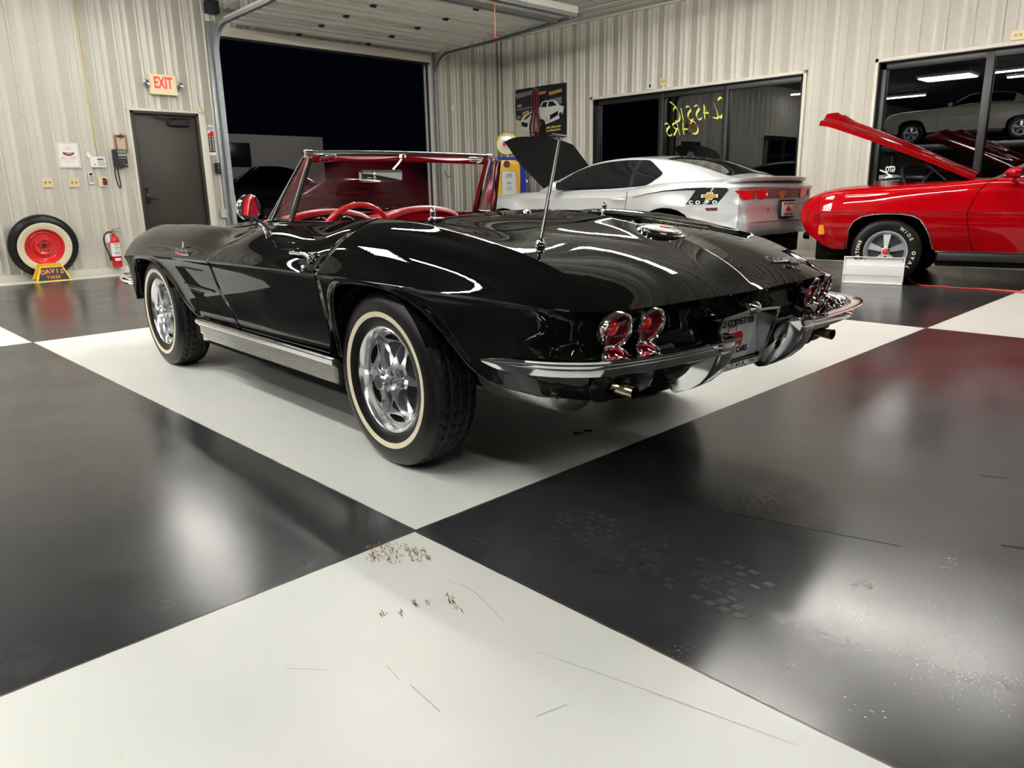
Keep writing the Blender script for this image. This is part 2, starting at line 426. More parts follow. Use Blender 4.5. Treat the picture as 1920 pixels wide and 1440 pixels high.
# (positions from the pattern of a tyre that slipped here)
bm = new_bm()
dr = math.radians(66.7)
for gx, gy, n, wd, ln in ((-.172, -.030, 60, .016, .055), (-.140, -.072, 70, .020, .065), (-.103, -.105, 34, .009, .060), (-.094, -.130, 34, .008, .045), (-.073, -.143, 34, .008, .040), (-.150, -.050, 22, .006, .07),
                          (-.259, -.339, 16, .005, .018), (-.233, -.359, 7, .004, .014), (-.183, -.385, 20, .007, .032), (-.345, -.322, 12, .006, .016), (-.311, -.349, 7, .004, .014), (-.20, -.44, 8, .01, .02)):
    P_ = []
    for k in range(n):
        t = rnd.uniform(-1, 1)*ln; q = rnd.gauss(0, .6)*wd
        P_.append((gx+math.cos(dr)*t-math.sin(dr)*q, gy+math.sin(dr)*t+math.cos(dr)*q))
    flecks(bm, P_, .022, .0024, dr)
o = obj('tyre_scuff', bm, M_SCUFF, recalc=False, flat=True); tag(o, 'brown tyre scuff marks on the near white floor square', 'floor mark'); o['kind'] = 'stuff'
def stuff_mark(name, bm, m, lab, cat):
    o = obj(name, bm, m, recalc=False, flat=True); tag(o, lab, cat); o['kind'] = 'stuff'; return o
def stroke(bm, pts, w, z=.0007):
    P_ = cr([(x, y, z) for x, y in pts], 6) if len(pts) > 2 else [Vector((x, y, z)) for x, y in pts]; n = len(P_); A = []
    for i, p in enumerate(P_):
        t = (P_[min(i+1, n-1)]-P_[max(i-1, 0)]).normalized(); k = w/2*(.35+.65*math.sin(PI*(i+.5)/n)); d = Vector((-t.y, t.x, 0))*k; A.append((bm.verts.new(p+d), bm.verts.new(p-d)))
    for i in range(n-1): bm.faces.new((A[i][0], A[i][1], A[i+1][1], A[i+1][0]))
bm = new_bm()
for i in range(8):
    for k in range(21):
        if i in (2, 5): w_, sk = .012, .3
        else: w_, sk = .021, -.25
        x = .245+i*.031; y = -.16-k*.040+(i % 2)*.018-(.245-x)*.1
        if rnd.random() < .35 or k < 3: continue
        bm.faces.new([bm.verts.new((x+a*w_, y+(b+sk*a)*.026, .0005)) for a, b in ((0, 0), (1, 0), (1, 1), (0, 1))])
stuff_mark('tyre_print', bm, pbr('dusty_print', (.033, .0345, .034), rough=.35), 'faint dusty tyre tread print on the near black floor square', 'floor mark')
bm = new_bm()
for (x, y, n, sx, sy, l_) in ((.956, -.662, 90, .055, .030, .006), (.87, -.60, 26, .05, .02, .004), (1.06, -.73, 22, .05, .02, .004), (.612, -1.127, 12, .010, .006, .010), (.142, -1.131, 8, .008, .006, .007), (.40, -1.42, 160, .07, .06, .0028), (.52, -1.36, 120, .09, .05, .0025), (.44, -1.14, 110, .04, .03, .0022), (.871, -1.233, 10, .03, .01, .012), (.1, -1.30, 8, .03, .03, .006), (.03, -.93, 12, .02, .01, .004)):  # chips, plus fine clusters painting the glitter where lamps reflect
    flecks(bm, [(x+rnd.gauss(0, 1)*sx, y+rnd.gauss(0, 1)*sy) for _ in range(n)], l_, l_*.6, rnd.uniform(0, 3))
stuff_mark('chips_and_glitter', bm, M_FLECK, 'pale chips, grit and painted glitter scattered on the right black floor square', 'floor mark')
bm = new_bm()
for pts, w_ in (([(.757, -.583), (.80, -.74), (.848, -.922)], .004), ([(.848, -.922), (.90, -1.1)], .003), ([(1.66, -1.10), (1.69, -1.18)], .014), ([(1.10, -1.30), (1.13, -1.36), (1.16, -1.37)], .016), ([(1.13, .235), (1.11, .262)], .040), ([(1.08, .245), (1.05, .272)], .034), ([(.30, -.62), (.31, -.63)], .010), ([(.27, -.66), (.28, -.67)], .008)):
    stroke(bm, pts, w_)
stuff_mark('dark_marks', bm, pbr('dark_mark', (.010, .010, .010), rough=.6), 'dark crack line and small dark stains on the right black floor square', 'floor mark')
bm = new_bm()
for pts, w_ in (([(-.125, -.30), (-.117, -.385), (-.132, -.464), (-.163, -.564)], .0016), ([(-.196, -.693), (-.136, -.944), (-.068, -1.257)], .0016), ([(-.464, -.593), (-.474, -.703)], .0022), ([(-.46, -.50), (-.47, -.56)], .0016), ([(-.62, -.35), (-.56, -.42)], .0015), ([(-.35, -.85), (-.28, -.87)], .0015)): stroke(bm, pts, w_)
stuff_mark('floor_scratches', bm, pbr('scratch_grey', (.35, .33, .28), rough=.7), 'thin curved scratches on the near white floor square', 'floor mark')
# ---- trims
bm = new_bm()
for x0, x1 in ((XB, DX0-.06), (DX1+.06, GX0-.12), (GX1+.10, XR)): box(bm, x0, x1, YL-0.030, YL+0.0, 0, 0.085, .004)
struct(obj('baseboard_left', bm, M_TRIM))
bm = new_bm(); box(bm, XR-.030, XR, YB, YL-.03, 0, 0.085, .004); struct(obj('baseboard_right', bm, M_TRIM))
bm = new_bm()   # ceiling angle along the right wall, corner post
box(bm, XR-.06, XR-.02, YB, YL-.02, ZC-.035, ZC-.012, .004)
box(bm, XR-.055, XR-.015, YL-.055, YL-.015, 0.09, ZC-.035, .006)
box(bm, XR-.16, XR-.125, YL-.03, YL-.018, 0.09, ZC-.035, .003); box(bm, XR-.03, XR-.018, YL-.16, YL-.125, 0.09, ZC-.035, .003)
struct(obj('trim_2', bm, M_TRIM))
# ---- exit door
d1 = thing('door_1', 'dark brown steel door with a closer at its top', 'door', (DX0, YL, 0)); del d1['category']; del d1['label']; struct(d1)
W = DX1-DX0
bm = new_bm(); box(bm, .045, W-.03, .012, .055, .012, DZ-.035, .003); obj('door_panel', bm, M_DOORP, d1)
bm = new_bm()
for (a, b_, c, d) in ((0, .045, 0, DZ), (W-.03, W+.0, 0, DZ), (0, W, DZ-.035, DZ)): box(bm, a, b_, -.035, .12, c, d, .003)
obj('door_stop_frame', bm, M_DOORP, d1)
bm = new_bm()
box(bm, -.035, .0, -.048, .0, 0, DZ+.03, .004); box(bm, W, W+.10, -.048, .0, 0, DZ+.03, .004); box(bm, -.035, W+.10, -.050, .0, DZ, DZ+.035, .004)
obj('door_casing', bm, M_TRIM, d1)
bm = new_bm(); box(bm, .085, .135, -.006, .014, .93, 1.06, .006); tube(bm, [(.11, .0, .99), (.11, -.05, .99), (.22, -.055, .985)], .010, 8)
lathe(bm, [(-.004, .001), (-.012, .02), (.014, .022)], 16, 'Y', (.11, 0, 1.12)); obj('door_handle', bm, M_BLKG, d1)
bm = new_bm(); box(bm, .50, .80, -.055, .012, 1.985, 2.045, .008); tube(bm, [(.60, -.03, 2.06), (.47, -.10, 2.075), (.36, -.02, 2.09)], .009, 6); box(bm, .32, .82, -.035, -.015, 2.085, 2.105, .003)
obj('door_closer', bm, M_BLK, d1)
# ---- overhead door: opening frame, raised panel, tracks
d2 = thing('door_2', 'x', 'x', (0, 0, 0)); del d2['category']; del d2['label']; struct(d2)
M_DSKIN = pbr('overhead_door_skin', (0.62, 0.60, 0.54), rough=0.45, metal=0.0, noise=0.12, nscale=2)
bm = new_bm()
# sections: panel goes up the curve and runs back under the ceiling
zt = 3.42; y1 = YL-.12
prof = []
yy = y1-0.10
nsec = 5; L_ = 0.665
base = []
for s in range(nsec):
    y0_ = yy-s*L_
    for (t, d) in ((0, 0.0), (.015, .0), (.035, -.034), (.120, -.034), (.145, .0), (.235, .0), (.26, -.026), (.335, -.026), (.36, .0), (.455, .0), (.475, -.026), (.555, -.026), (.575, .0), (.595, .0), (.610, -.036), (.655, -.036), (.660, .02)):
        base.append((y0_-t, zt+.031*(yy-y0_+t)+d))
xs_ = [GX0+.06, GX1-.03]
rowA = [bm.verts.new((xs_[0], y, z)) for y, z in base]; rowB = [bm.verts.new((xs_[1], y, z)) for y, z in base]
rowC = [bm.verts.new((xs_[0], y, zt+.055+.031*(yy-y))) for y, z in base]; rowD = [bm.verts.new((xs_[1], y, zt+.055+.031*(yy-y))) for y, z in base]
for i in range(len(base)-1):
    bm.faces.new((rowA[i], rowB[i], rowB[i+1], rowA[i+1])); bm.faces.new((rowC[i], rowC[i+1], rowD[i+1], rowD[i]))
    bm.faces.new((rowA[i], rowA[i+1], rowC[i+1], rowC[i])); bm.faces.new((rowB[i], rowD[i], rowD[i+1], rowB[i+1]))
for k in (0, -1): bm.faces.new((rowA[k], rowB[k], rowD[k], rowC[k]))
obj('raised_panel', bm, M_DSKIN, d2, ang=20)
ye = yy-nsec*L_
bm = new_bm()   # stiffening struts across the near section
for y_, z_ in ((ye+.03, zt+.02), (ye+.40, zt+.01)):
    prism(bm, [(0, -.05), (.02, -.05), (.02, .0), (.10, .0), (.10, -.05), (.12, -.05), (.12, .03), (0, .03)], GX1-GX0-.06, 'X', GX0+.04, Matrix.Translation((0, y_, z_+.05)))
obj('strut', bm, M_STEEL, d2)
bm = new_bm()
for s in range(nsec):
    for fx in (.313, .634): 
        x = GX0+fx*(GX1-GX0); y_ = yy-s*L_-.005; zt = 3.42+.031*s*L_-.020
        box(bm, x-.03, x+.03, y_-.045, y_+.045, zt-.034, zt-.014, .004); tube(bm, [(x-.035, y_, zt-.038), (x+.035, y_, zt-.038)], .010, 6)
zt = 3.42; h_ = obj('hinge', bm, M_BLK, d2)
bm = new_bm()   # header seal, jamb liners and brake trim
box(bm, GX0-.02, GX1+.02, YL-.045, YL+.18, GZ, GZ+.012, .003); box(bm, GX0-.02, GX1+.02, YL-.050, YL-.030, GZ, GZ+.13, .004)
box(bm, GX0-.012, GX0, YL-.045, YL+.18, 0, GZ, .002); box(bm, GX1, GX1+.012, YL-.045, YL+.18, 0, GZ, .002)
obj('opening_trim', bm, M_TRIM, d2)
bm = new_bm(); box(bm, GX0, GX1, YL-.02, YL+.05, GZ-.03, GZ, .002); box(bm, GX0, GX0+.03, YL+.03, YL+.06, 0, GZ, .002); box(bm, GX1-.03, GX1, YL+.03, YL+.06, 0, GZ, .002)
obj('weather_seal', bm, M_BLK, d2)
for sx, x in ((1, GX0-.055), (-1, GX1+.055)):
    bm = new_bm()
    R_ = .38; path = [(x, y1, .02), (x, y1, 1.0), (x, y1, 2.0), (x, y1, zt-.06-R_)]
    for k in range(1, 9):
        a = PI/2*k/8; path.append((x, y1-R_*(1-math.cos(a)), zt-.06-R_+R_*math.sin(a)))
    path += [(x, y1-1.5, zt-.035), (x, ye+.0, zt+.06)]
    pr_ = [(-.022, -.03), (-.022, .03), (-.017, .03), (-.017, -.025), (.017, -.025), (.017, .012), (.022, .012), (.022, -.03)]
    sweep(bm, path, pr_, up=(sx*1.0, 0, 0))
    obj('track', bm, M_STEEL, d2)
    bm = new_bm(); xx = GX0-.15 if sx > 0 else GX1+.055
    # jamb angle iron, slotted
    box(bm, xx, xx+.10, YL-.058, YL-.050, 0, zt, .001); box(bm, (xx+.092 if sx > 0 else xx), (xx+.10 if sx > 0 else xx+.008), YL-.13, YL-.05, 0, zt, .001)
    for k in range(8): box(bm, xx+.02, xx+.05, YL-.066, YL-.056, .35+k*.4, .40+k*.4, .003)
    obj('jamb_angle', bm, M_STEEL, d2)
    bm = new_bm(); tube(bm, [(x-sx*.0, y1-R_-.9+.9, zt+.10), (x, y1-1.9, zt+.19), (x, y1-3.2, ZC-.02)], .016, 6); obj('track_hanger', bm, M_STEEL, d2)
bm = new_bm(); box(bm, GX0-.15, GX0+.02, YL-.20, YL-.06, zt+.09, zt+.26, .01); box(bm, GX1-.02, GX1+.15, YL-.20, YL-.06, zt+.09, zt+.26, .01)
lathe(bm, [(-.04, .001), (-.04, .07), (.04, .07), (.04, .001)], 20, 'X', (GX0-.05, YL-.13, zt+.18)); obj('spring_bracket', bm, M_BLK, d2)
bm = new_bm(); tube(bm, [(GX0, YL-.13, zt+.18), (GX1, YL-.13, zt+.18)], .016, 8); obj('torsion_shaft', bm, M_STEEL, d2)
# ---- windows
def window(name, ww, mull, wall='R', glass=M_WGLASS, trimmat=M_TRIM):
    y0, y1, z0, z1 = ww
    w = bpy.data.objects.new(name, None); COL.objects.link(w); struct(w)
    if wall == 'R': w.matrix_world = Matrix.Translation((XR, y0, 0)) @ Matrix.Rotation(math.radians(90), 4, 'Z')
    else: w.matrix_world = Matrix.Translation((y1, YL, 0)) @ Matrix.Rotation(math.radians(180), 4, 'Z')
    L_ = y1-y0
    # local x along the wall (0..L), local y: +y points into the room for R? (x->world y, y->world -x)
    bm = new_bm(); t = .045
    for (a, b_, c, d) in ((-t, 0, z0-t, z1+t), (L_, L_+t, z0-t, z1+t), (-t, L_+t, z1, z1+t), (-t, L_+t, z0-t, z0)): box(bm, a, b_, -.02, .034, c, d, .003)
    obj('window_casing', bm, trimmat, w)
    bm = new_bm()
    for (a, b_, c, d) in ((0, .075, z0, z1), (L_-.075, L_, z0, z1), (0, L_, z1-.09, z1), (0, L_, z0, z0+.075)): box(bm, a, b_, -.16, -.065, c, d, .004)
    for (a, b_, c, d) in ((0, .008, z0, z1), (L_-.008, L_, z0, z1), (0, L_, z1-.008, z1), (0, L_, z0, z0+.008)): box(bm, a, b_, -.17, .0, c, d)
    for m in mull: box(bm, m-.045, m+.045, -.16, -.06, z0, z1, .005)
    obj('window_frame', bm, M_FRAMEW, w)
    bm = new_bm(); box(bm, .04, L_-.04, -.116, -.112, z0+.04, z1-.04); obj('window_pane', bm, glass, w, flat=True)
    return w
w1 = window('window_1', W1, [4.695-3.44, 5.875-3.44]); w2 = window('window_2', W2, [1.164+1.6])
w3 = window('window_3', W3, [1.5], 'L')
# shop lettering painted on the outer face of the glass, seen from behind
M_LETY = pbr('yellow_window_paint', (0.55, 0.62, 0.10), rough=0.6)
Mx = frame((XR+.10, 5.02, 2.04), (0, -1, 0), (0, 0.0, 1))
# exterior: dark ground and a dim building across the yard
bm = new_bm(); box(bm, -14, 60, YL+.2, 60, -.14, -.02); box(bm, XR+.2, 60, -30, YL+.2, -.14, -.02)
struct(obj('floor_outside', bm, pbr('asphalt', (.03, .03, .032), rough=.8, noise=.3, nscale=3), flat=True))
# ================================================================= CEILING LIGHTS
M_TUBE = emit_mat('lit_tube', (1.0, 0.98, 0.925), LIGHT_E)
def strip_light(x, y, L_=2.44, w=.11, label='', ang=0.0, name='strip_light', tubes=2, drop=.12):
    t = thing(name, label, 'light', (x, y, ZC-.02), ang, group='ceiling lights')
    bm = new_bm(); box(bm, -w/2, w/2, -L_/2, L_/2, -.09-drop, -.03-drop, .006); 
    for s in (-1, 1): tube(bm, [(0, s*L_*.4, -.03-drop), (0, s*L_*.4, 0)], .004, 5)
    obj('housing', bm, M_WHITE, t)
    bm = new_bm(); n = tubes; sp = w/n
    for k in range(n):
        xx = -w/2+sp*(k+.5); tube(bm, [(xx, -L_/2+.03, -.105-drop), (xx, L_/2-.03, -.105-drop)], min(.016, sp*.4), 10)
    obj('lamp_tube', bm, M_TUBE, t)
    return t
LIGHTS = []
SPOTS = [(2.2, 7.7, 2.1), (2.2, 3.6, 2.3), (4.35, 6.0, 2.0), (4.35, 1.5, 2.44), (6.5, 3.9, 2.44), (6.5, 0.5, 2.44),
         (-1.7, 8.1, 2.44), (-1.6, 2.9, 2.44), (-2.9, 2.9, 2.44), (-1.9, -3.2, 2.44), (-1.75, -0.2, 2.0), (-5.3, 8.0, 2.44), (-5.3, 1.6, 2.44), (3.4, -5.5, 2.44)]
for i, (x, y, L_) in enumerate(SPOTS): LIGHTS.append(strip_light(x, y, L_, label='twin tube strip light hanging from the ceiling outside the frame'))
for (x, y) in ((-1.6, 5.1), (4.35, 3.9)): LIGHTS.append(strip_light(x, y, 1.22, w=.85, tubes=6, label='wide six tube light hanging from the ceiling outside the frame'))
# ================================================================= BLACK CONVERTIBLE
VET = thing('convertible_car', 'black open convertible sports car with red interior and whitewall tyres on white floor square', 'car', (1.10075, 0.50063, 0.0), 1.530470)
# control curves: station -> value (u is forward from the rear axle, v to the driver side, z up)
ST_END = -1.0
C = {}
def cv(pts, sig=.045): return Tab(pts, sig)
# centre line
C0z = cv([(-1.0, .672), (-.96, .712), (-.90, .748), (-.81, .791), (-.70, .828), (-.55, .864), (-.4, .888), (-.2, .912), (0, .924), (.2, .928), (1.3, .945), (1.5, .945), (1.9, .915), (2.4, .865), (2.78, .823), (3.0, .790), (3.2, .735), (3.35, .67), (3.42, .62)], .075)
C1z = cv([(-1.0, .671), (-.96, .708), (-.90, .743), (-.81, .784), (-.70, .8205), (-.55, .856), (-.4, .876), (-.2, .902), (0, .916), (.2, .921), (1.3, .930), (1.5, .925), (1.9, .895), (2.4, .850), (2.78, .810), (3.0, .778), (3.2, .725), (3.35, .66), (3.42, .615)], .075)
C2z = cv([(-1.0, .670), (-.96, .700), (-.90, .728), (-.81, .764), (-.70, .802), (-.55, .835), (-.4, .855), (-.2, .876), (0, .890), (.2, .903), (.45, .898), (.7, .890), (1.1, .888), (1.3, .888), (1.5, .870), (1.9, .828), (2.4, .800), (2.78, .775), (3.0, .752), (3.2, .708), (3.35, .65), (3.42, .61)], .07)
C3z = cv([(-1.0, .670), (-.95, .688), (-.865, .726), (-.76, .766), (-.645, .802), (-.53, .828), (-.38, .857), (-.22, .882), (0, .903), (.2, .911), (.36, .905), (.5, .884), (.7, .872), (1.1, .868), (1.3, .858), (1.5, .828), (1.7, .836), (1.9, .848), (2.2, .855), (2.5, .854), (2.7, .849), (2.9, .828), (3.1, .776), (3.3, .695), (3.42, .60)], .045)
C4z = cv([(-1.0, .672), (-.95, .681), (-.865, .705), (-.76, .736), (-.645, .761), (-.53, .780), (-.38, .802), (-.2, .824), (0, .840), (.2, .845), (.36, .838), (.5, .818), (.7, .806), (1.1, .798), (1.5, .778), (1.9, .786), (2.5, .790), (2.9, .760), (3.1, .71), (3.3, .645), (3.42, .59)], .04)
C5z = cv([(-1.0, .675), (-.95, .677), (-.8, .686), (-.6, .695), (0, .703), (.6, .706), (1.1, .703), (1.45, .697), (2.0, .688), (2.5, .675), (2.9, .652), (3.2, .62), (3.42, .585)])
# plan widths
C1v = cv([(-1.0, .30), (3.42, .25)]); 
C2v = cv([(-1.0, .475), (-.7, .50), (0, .545), (.3, .585), (.5, .610), (1.2, .615), (1.5, .56), (2.4, .48), (3.42, .42)])
C3v = cv([(-1.0, .62), (-.8, .645), (-.4, .66), (.2, .665), (.5, .675), (1.1, .680), (1.6, .66), (2.6, .645), (3.1, .62), (3.42, .56)])
C4v = cv([(-1.0, .71), (-.8, .742), (-.6, .763), (-.3, .783), (.2, .797), (.5, .800), (1.1, .800), (1.6, .790), (2.5, .795), (3.0, .775), (3.42, .67)])
C5v = cv([(-1.0, .765), (-.9, .785), (-.8, .803), (-.7, .818), (-.5, .840), (-.2, .865), (.1, .874), (.4, .872), (.9, .878), (1.4, .876), (2.2, .880), (2.6, .876), (2.9, .855), (3.2, .80), (3.42, .72)])
# end wrapping: longitudinal shift of each curve as it nears the tail (s=-1) and nose (s=3.42)
def wrap(s, k):
    tail = [-.018, .0, .015, .043, .095, .170][k]; nose = [.0, -.01, -.03, -.07, -.12, -.20][k]
    ft = max(0, min(1, (-.55-s)/.45)); fn = max(0, min(1, (s-2.9)/.52))
    return tail*ft**2.2+nose*fn**2
def ctrl(s):
    Z = [C0z(s), C1z(s), C2z(s), C3z(s), C4z(s), C5z(s)]; V = [0, C1v(s), C2v(s), C3v(s), C4v(s), C5v(s)]
    return [Vector((s+wrap(s, k), V[k], Z[k])) for k in range(6)]
TN = sorted(set([0, .03, .08]+[round(x, 3) for x in np.arange(.16, 5.0, .09)]+[1.0, 2.0, 2.9, 2.96, 3.0, 3.04, 3.1, 4.0, 4.9, 4.95, 4.98, 5]))
def top_pt(s, t):
    if t >= 2.9: return top_raw(s, t)
    d = .32*min(1, (2.9-t)/.5)
    d = max(d, .0001)
    ps = [top_raw(s, t+o*d) if t+o*d >= 0 else (lambda q: Vector((q.x, -q.y, q.z)))(top_raw(s, -(t+o*d))) for o in (-1, -.66, -.33, 0, .33, .66, 1)]
    w = (.08, .13, .18, .22, .18, .13, .08); p = Vector((0, 0, 0))
    for a, b in zip(ps, w): p += a*b
    if abs(t) < 1e-6: p.y = 0
    return ridge_add(s, p)
def top_raw(s, t):
    c = ctrl(s); m = Vector((c[1].x, -c[1].y, c[1].z))
    P = [m]+c+[2*c[5]-c[4]]
    i = min(int(t), 4); f = t-i; a, b, d, e = P[i], P[i+1], P[i+2], P[i+3]
    kf = max(0, min(1, (.25-s)/.6))*max(0, min(1, (s+.99)/.10))+max(0, min(1, (s-1.5)/.5))*.35   # sharper fender ridge
    if i == 2: e = e*(1-kf)+(2*d-b)*kf
    if i == 3: a = a*(1-kf)+(2*b-d)*kf
    p = 0.5*((2*b)+(d-a)*f+(2*a-5*b+4*d-e)*f*f+(3*b-a-3*d+e)*f**3)
    return p
def ridge_add(s, p):
    # spine ridge down the middle of deck and hood
    if abs(p.y) < .13:
        k = (1-abs(p.y)/.13); rg = .011*(k*k*.4+k*.6)
        if s < .1: rg *= min(1, (.1-s)/.5)*max(0, min(1, (s+1.0)/.06))
        elif s < 1.6: rg = 0
        else: rg *= min(1, (s-1.6)/.5)*max(0, (3.42-s)/.4 if s > 3.02 else 1)
        p = p+Vector((0, 0, rg))
    return p
gapf = cv([(.30, 1.27), (.40, 1.29), (.48, 1.347), (.54, 1.398), (.60, 1.437), (.66, 1.462), (.70, 1.472), (.725, 1.45), (.78, 1.36), (.817, 1.275), (.88, 1.21), (.95, 1.2)], .008)
gapr = cv([(.30, .352), (.44, .355), (.50, .366), (.56, .372), (.62, .380), (.70, .383), (.76, .348), (.80, .300), (.847, .262), (.90, .24), (.95, .235)], .008)
SF, SR = 1.40, .35
def bump_w(x): x = abs(x); return (0.5+0.5*math.cos(PI*x)) if x < 1 else 0.0
def skew(s, z):
    return bump_w((s-SF)/.40)*(gapf(z)-SF)+bump_w((s-SR)/.34)*(gapr(z)-SR)
def top_skew(s, t):
    p = top_pt(s, t)
    if t < 2 or s < -.1 or s > 1.9: return p
    for _ in range(2): p = top_pt(s+skew(s, p.z), t)
    return p
def side_off(h):   # inward offset below the crease on the body side, h = drop below crease
    return float(np.interp(h, [0, .012, .03, .06, .10, .16, .22, .28, .33, .40], [0, .007, .013, .0175, .0205, .0260, .0330, .0430, .0590, .090]))
def tail_off(h, v):  # outward(+)/inward(-) of the tail face
    o = float(np.interp(h, [0, .010, .022, .05, .085, .108, .122, .135, .150, .19, .24, .275, .30], [0, -.012, -.032, -.046, -.060, -.066, -.062, -.030, -.006, .0, -.012, -.035, -.075]))
    if h > .125: o -= .055*max(0, min(1, (.56-abs(v))/.14))*min(1, (h-.125)/.03)
    k = max(0.0, min(1.0, (.215-abs(v))/.05))
    if k > 0 and h > .07:
        o = o*(1-k)+k*(-.118)*min(1, (h-.07)/.025) + 0
    return o
RA = [(.300, .375), (.294, .40), (.287, .45), (.279, .51), (.269, .568), (.252, .630), (.228, .655), (.195, .672), (.15, .683), (.09, .689), (0, .692), (-.10, .686), (-.17, .675), (-.24, .657), (-.30, .632), (-.35, .602), (-.396, .565), (-.457, .509), (-.495, .474), (-.54, .442), (-.59, .418), (-.64, .404), (-.70, .397), (-.80, .394), (-1.0, .400)]
FA = [(3.42, .44), (3.3, .41), (3.15, .385), (3.0, .375), (2.86, .375), (2.805, .385), (2.795, .41), (2.786, .46), (2.777, .515), (2.766, .565), (2.750, .60), (2.727, .624), (2.697, .641), (2.60, .652), (2.50, .656), (2.407, .655), (2.34, .650), (2.28, .640), (2.193, .607), (2.107, .565), (2.039, .53), (1.994, .50), (1.936, .443), (1.862, .398), (1.825, .380), (1.80, .375)]
BOT = sorted(RA+FA)
bx = [b[0] for b in BOT]; bz = [b[1] for b in BOT]
def bottom(s): return float(np.interp(s, bx, bz))
def side_pt(s, z):
    p = top_pt(s, 5.0); h = p.z-z
    w = max(0, min(1, (-.88-s)/.12)); w = .15*w*w*(3-2*w)
    a = top_pt(s+.01, 5.0); b = top_pt(s-.01, 5.0); n = Vector((-(a-b).y, (a-b).x, 0)).normalized()
    if n.y < 0: n = -n
    o = -side_off(max(0, h))*(1-w)+tail_off(max(0, h), .7)*w
    if s < -.5 and h > .12: o += .012*min(1, (-.5-s)/.3)*min(1, (h-.12)/.1)-.040*min(1, (-.5-s)/.2)*max(0, min(1.2, (h-.16)/.13))**1.5
    return Vector((p.x, p.y, z))+n*o
ARCH = [np.array([q for q in RA if q[0] > -.62]), np.array([q for q in FA if 1.80 < q[0] < 2.83])]
def lip(s, z, zb):
    d = 9.0
    for A in ARCH:
        if A[:, 0].min()-.1 < s < A[:, 0].max()+.1:
            P0, P1 = A[:-1], A[1:]; e = P1-P0; w = np.array([s, z])-P0
            t = np.clip((w*e).sum(1)/((e*e).sum(1)+1e-12), 0, 1); q = w-e*t[:, None]; d = min(d, float(np.sqrt((q*q).sum(1)).min()))
    return .009*math.exp(-(d/.022)**2)
QN = [0, .015, .04, .08, .13, .19, .26, .34, .42, .5, .58, .66, .74, .81, .87, .92, .955, .98, 1.0]
def low_col(s):
    p0 = top_pt(s, 5.0); zc = p0.z; out = []
    for q in QN:
        zb = bottom(s); z = zc+(zb-zc)*q
        if -.1 <= s <= 1.9 and q > 0:
            s2 = s+skew(s, z)
        else: s2 = s
        if q == 0: 
            out.append(top_skew(s, 5.0)); continue
        p = side_pt(s2, z); p.y += lip(s, z, zb)
        out.append(p)
    return out
def tail_col(t):   # t runs 5 -> 0 along the tail edge
    e = top_pt(-1.0, t); a = top_pt(-1.0, min(5, t+.16)); b = top_pt(-1.0, max(0, t-.16))
    n = Vector(((b-a).y, -(b-a).x, 0)).normalized()
    if n.x > 0: n = -n
    zb = .400-.012*(1-min(1, t/3)); out = []
    for q in QN:
        h = (e.z-zb)*q; w = max(0, min(1, (5-t)/1.35)); w = .15+.85*w*w*(3-2*w)
        o = tail_off(h, e.y)*w-side_off(h)*(1-w)
        if t > 3.1: o += (t-3.1)/1.9*(.012*(min(1, max(0, (h-.12)/.1)))-.040*max(0, min(1.2, (h-.16)/.13))**1.5)
        out.append(Vector((e.x, e.y, e.z-h))+n*o)
    return out
S_ALL = sorted(set([round(x, 4) for x in np.concatenate([np.arange(-1.0, 3.42, .022), [3.36, 3.38, 3.40, 3.41, 3.42], np.arange(-1.0, -.85, .012)])]+[r[0] for r in BOT if r[0] not in (SF, SR)]))
G = .0019
S_ALL = [s for s in S_ALL if abs(s-SF) > .012 and abs(s-SR) > .012]+[SF-G, SF+G, SR-G, SR+G]
S_ALL = sorted(S_ALL)
DECK0, COWL0 = .13, 1.27
def mirror_dup(bm):
    g = bm.verts[:]+bm.edges[:]+bm.faces[:]
    r = bmesh.ops.duplicate(bm, geom=g)
    vs = [x for x in r['geom'] if isinstance(x, bmesh.types.BMVert)]
    for v in vs: v.co.y = -v.co.y
    bmesh.ops.reverse_faces(bm, faces=[x for x in r['geom'] if isinstance(x, bmesh.types.BMFace)])
def rim(bm, d, cond=None):
    # give open borders a short return flange
    bm.normal_update()
    es = [e for e in bm.edges if len(e.link_faces) == 1 and (cond is None or cond(e))]
    r = bmesh.ops.extrude_edge_only(bm, edges=es)
    nv = [x for x in r['geom'] if isinstance(x, bmesh.types.BMVert)]
    src = {}
    for v in nv:
        o = [e.other_vert(v) for e in v.link_edges if e.other_vert(v) not in nv]
        if o: 
            nn = Vector((0, 0, 0))
            for f in o[0].link_faces:
                if not any(w in nv for w in f.verts): nn += f.normal
            src[v] = nn.normalized() if nn.length > 0 else Vector((0, 0, 1))
    for v, n in src.items(): v.co -= n*d
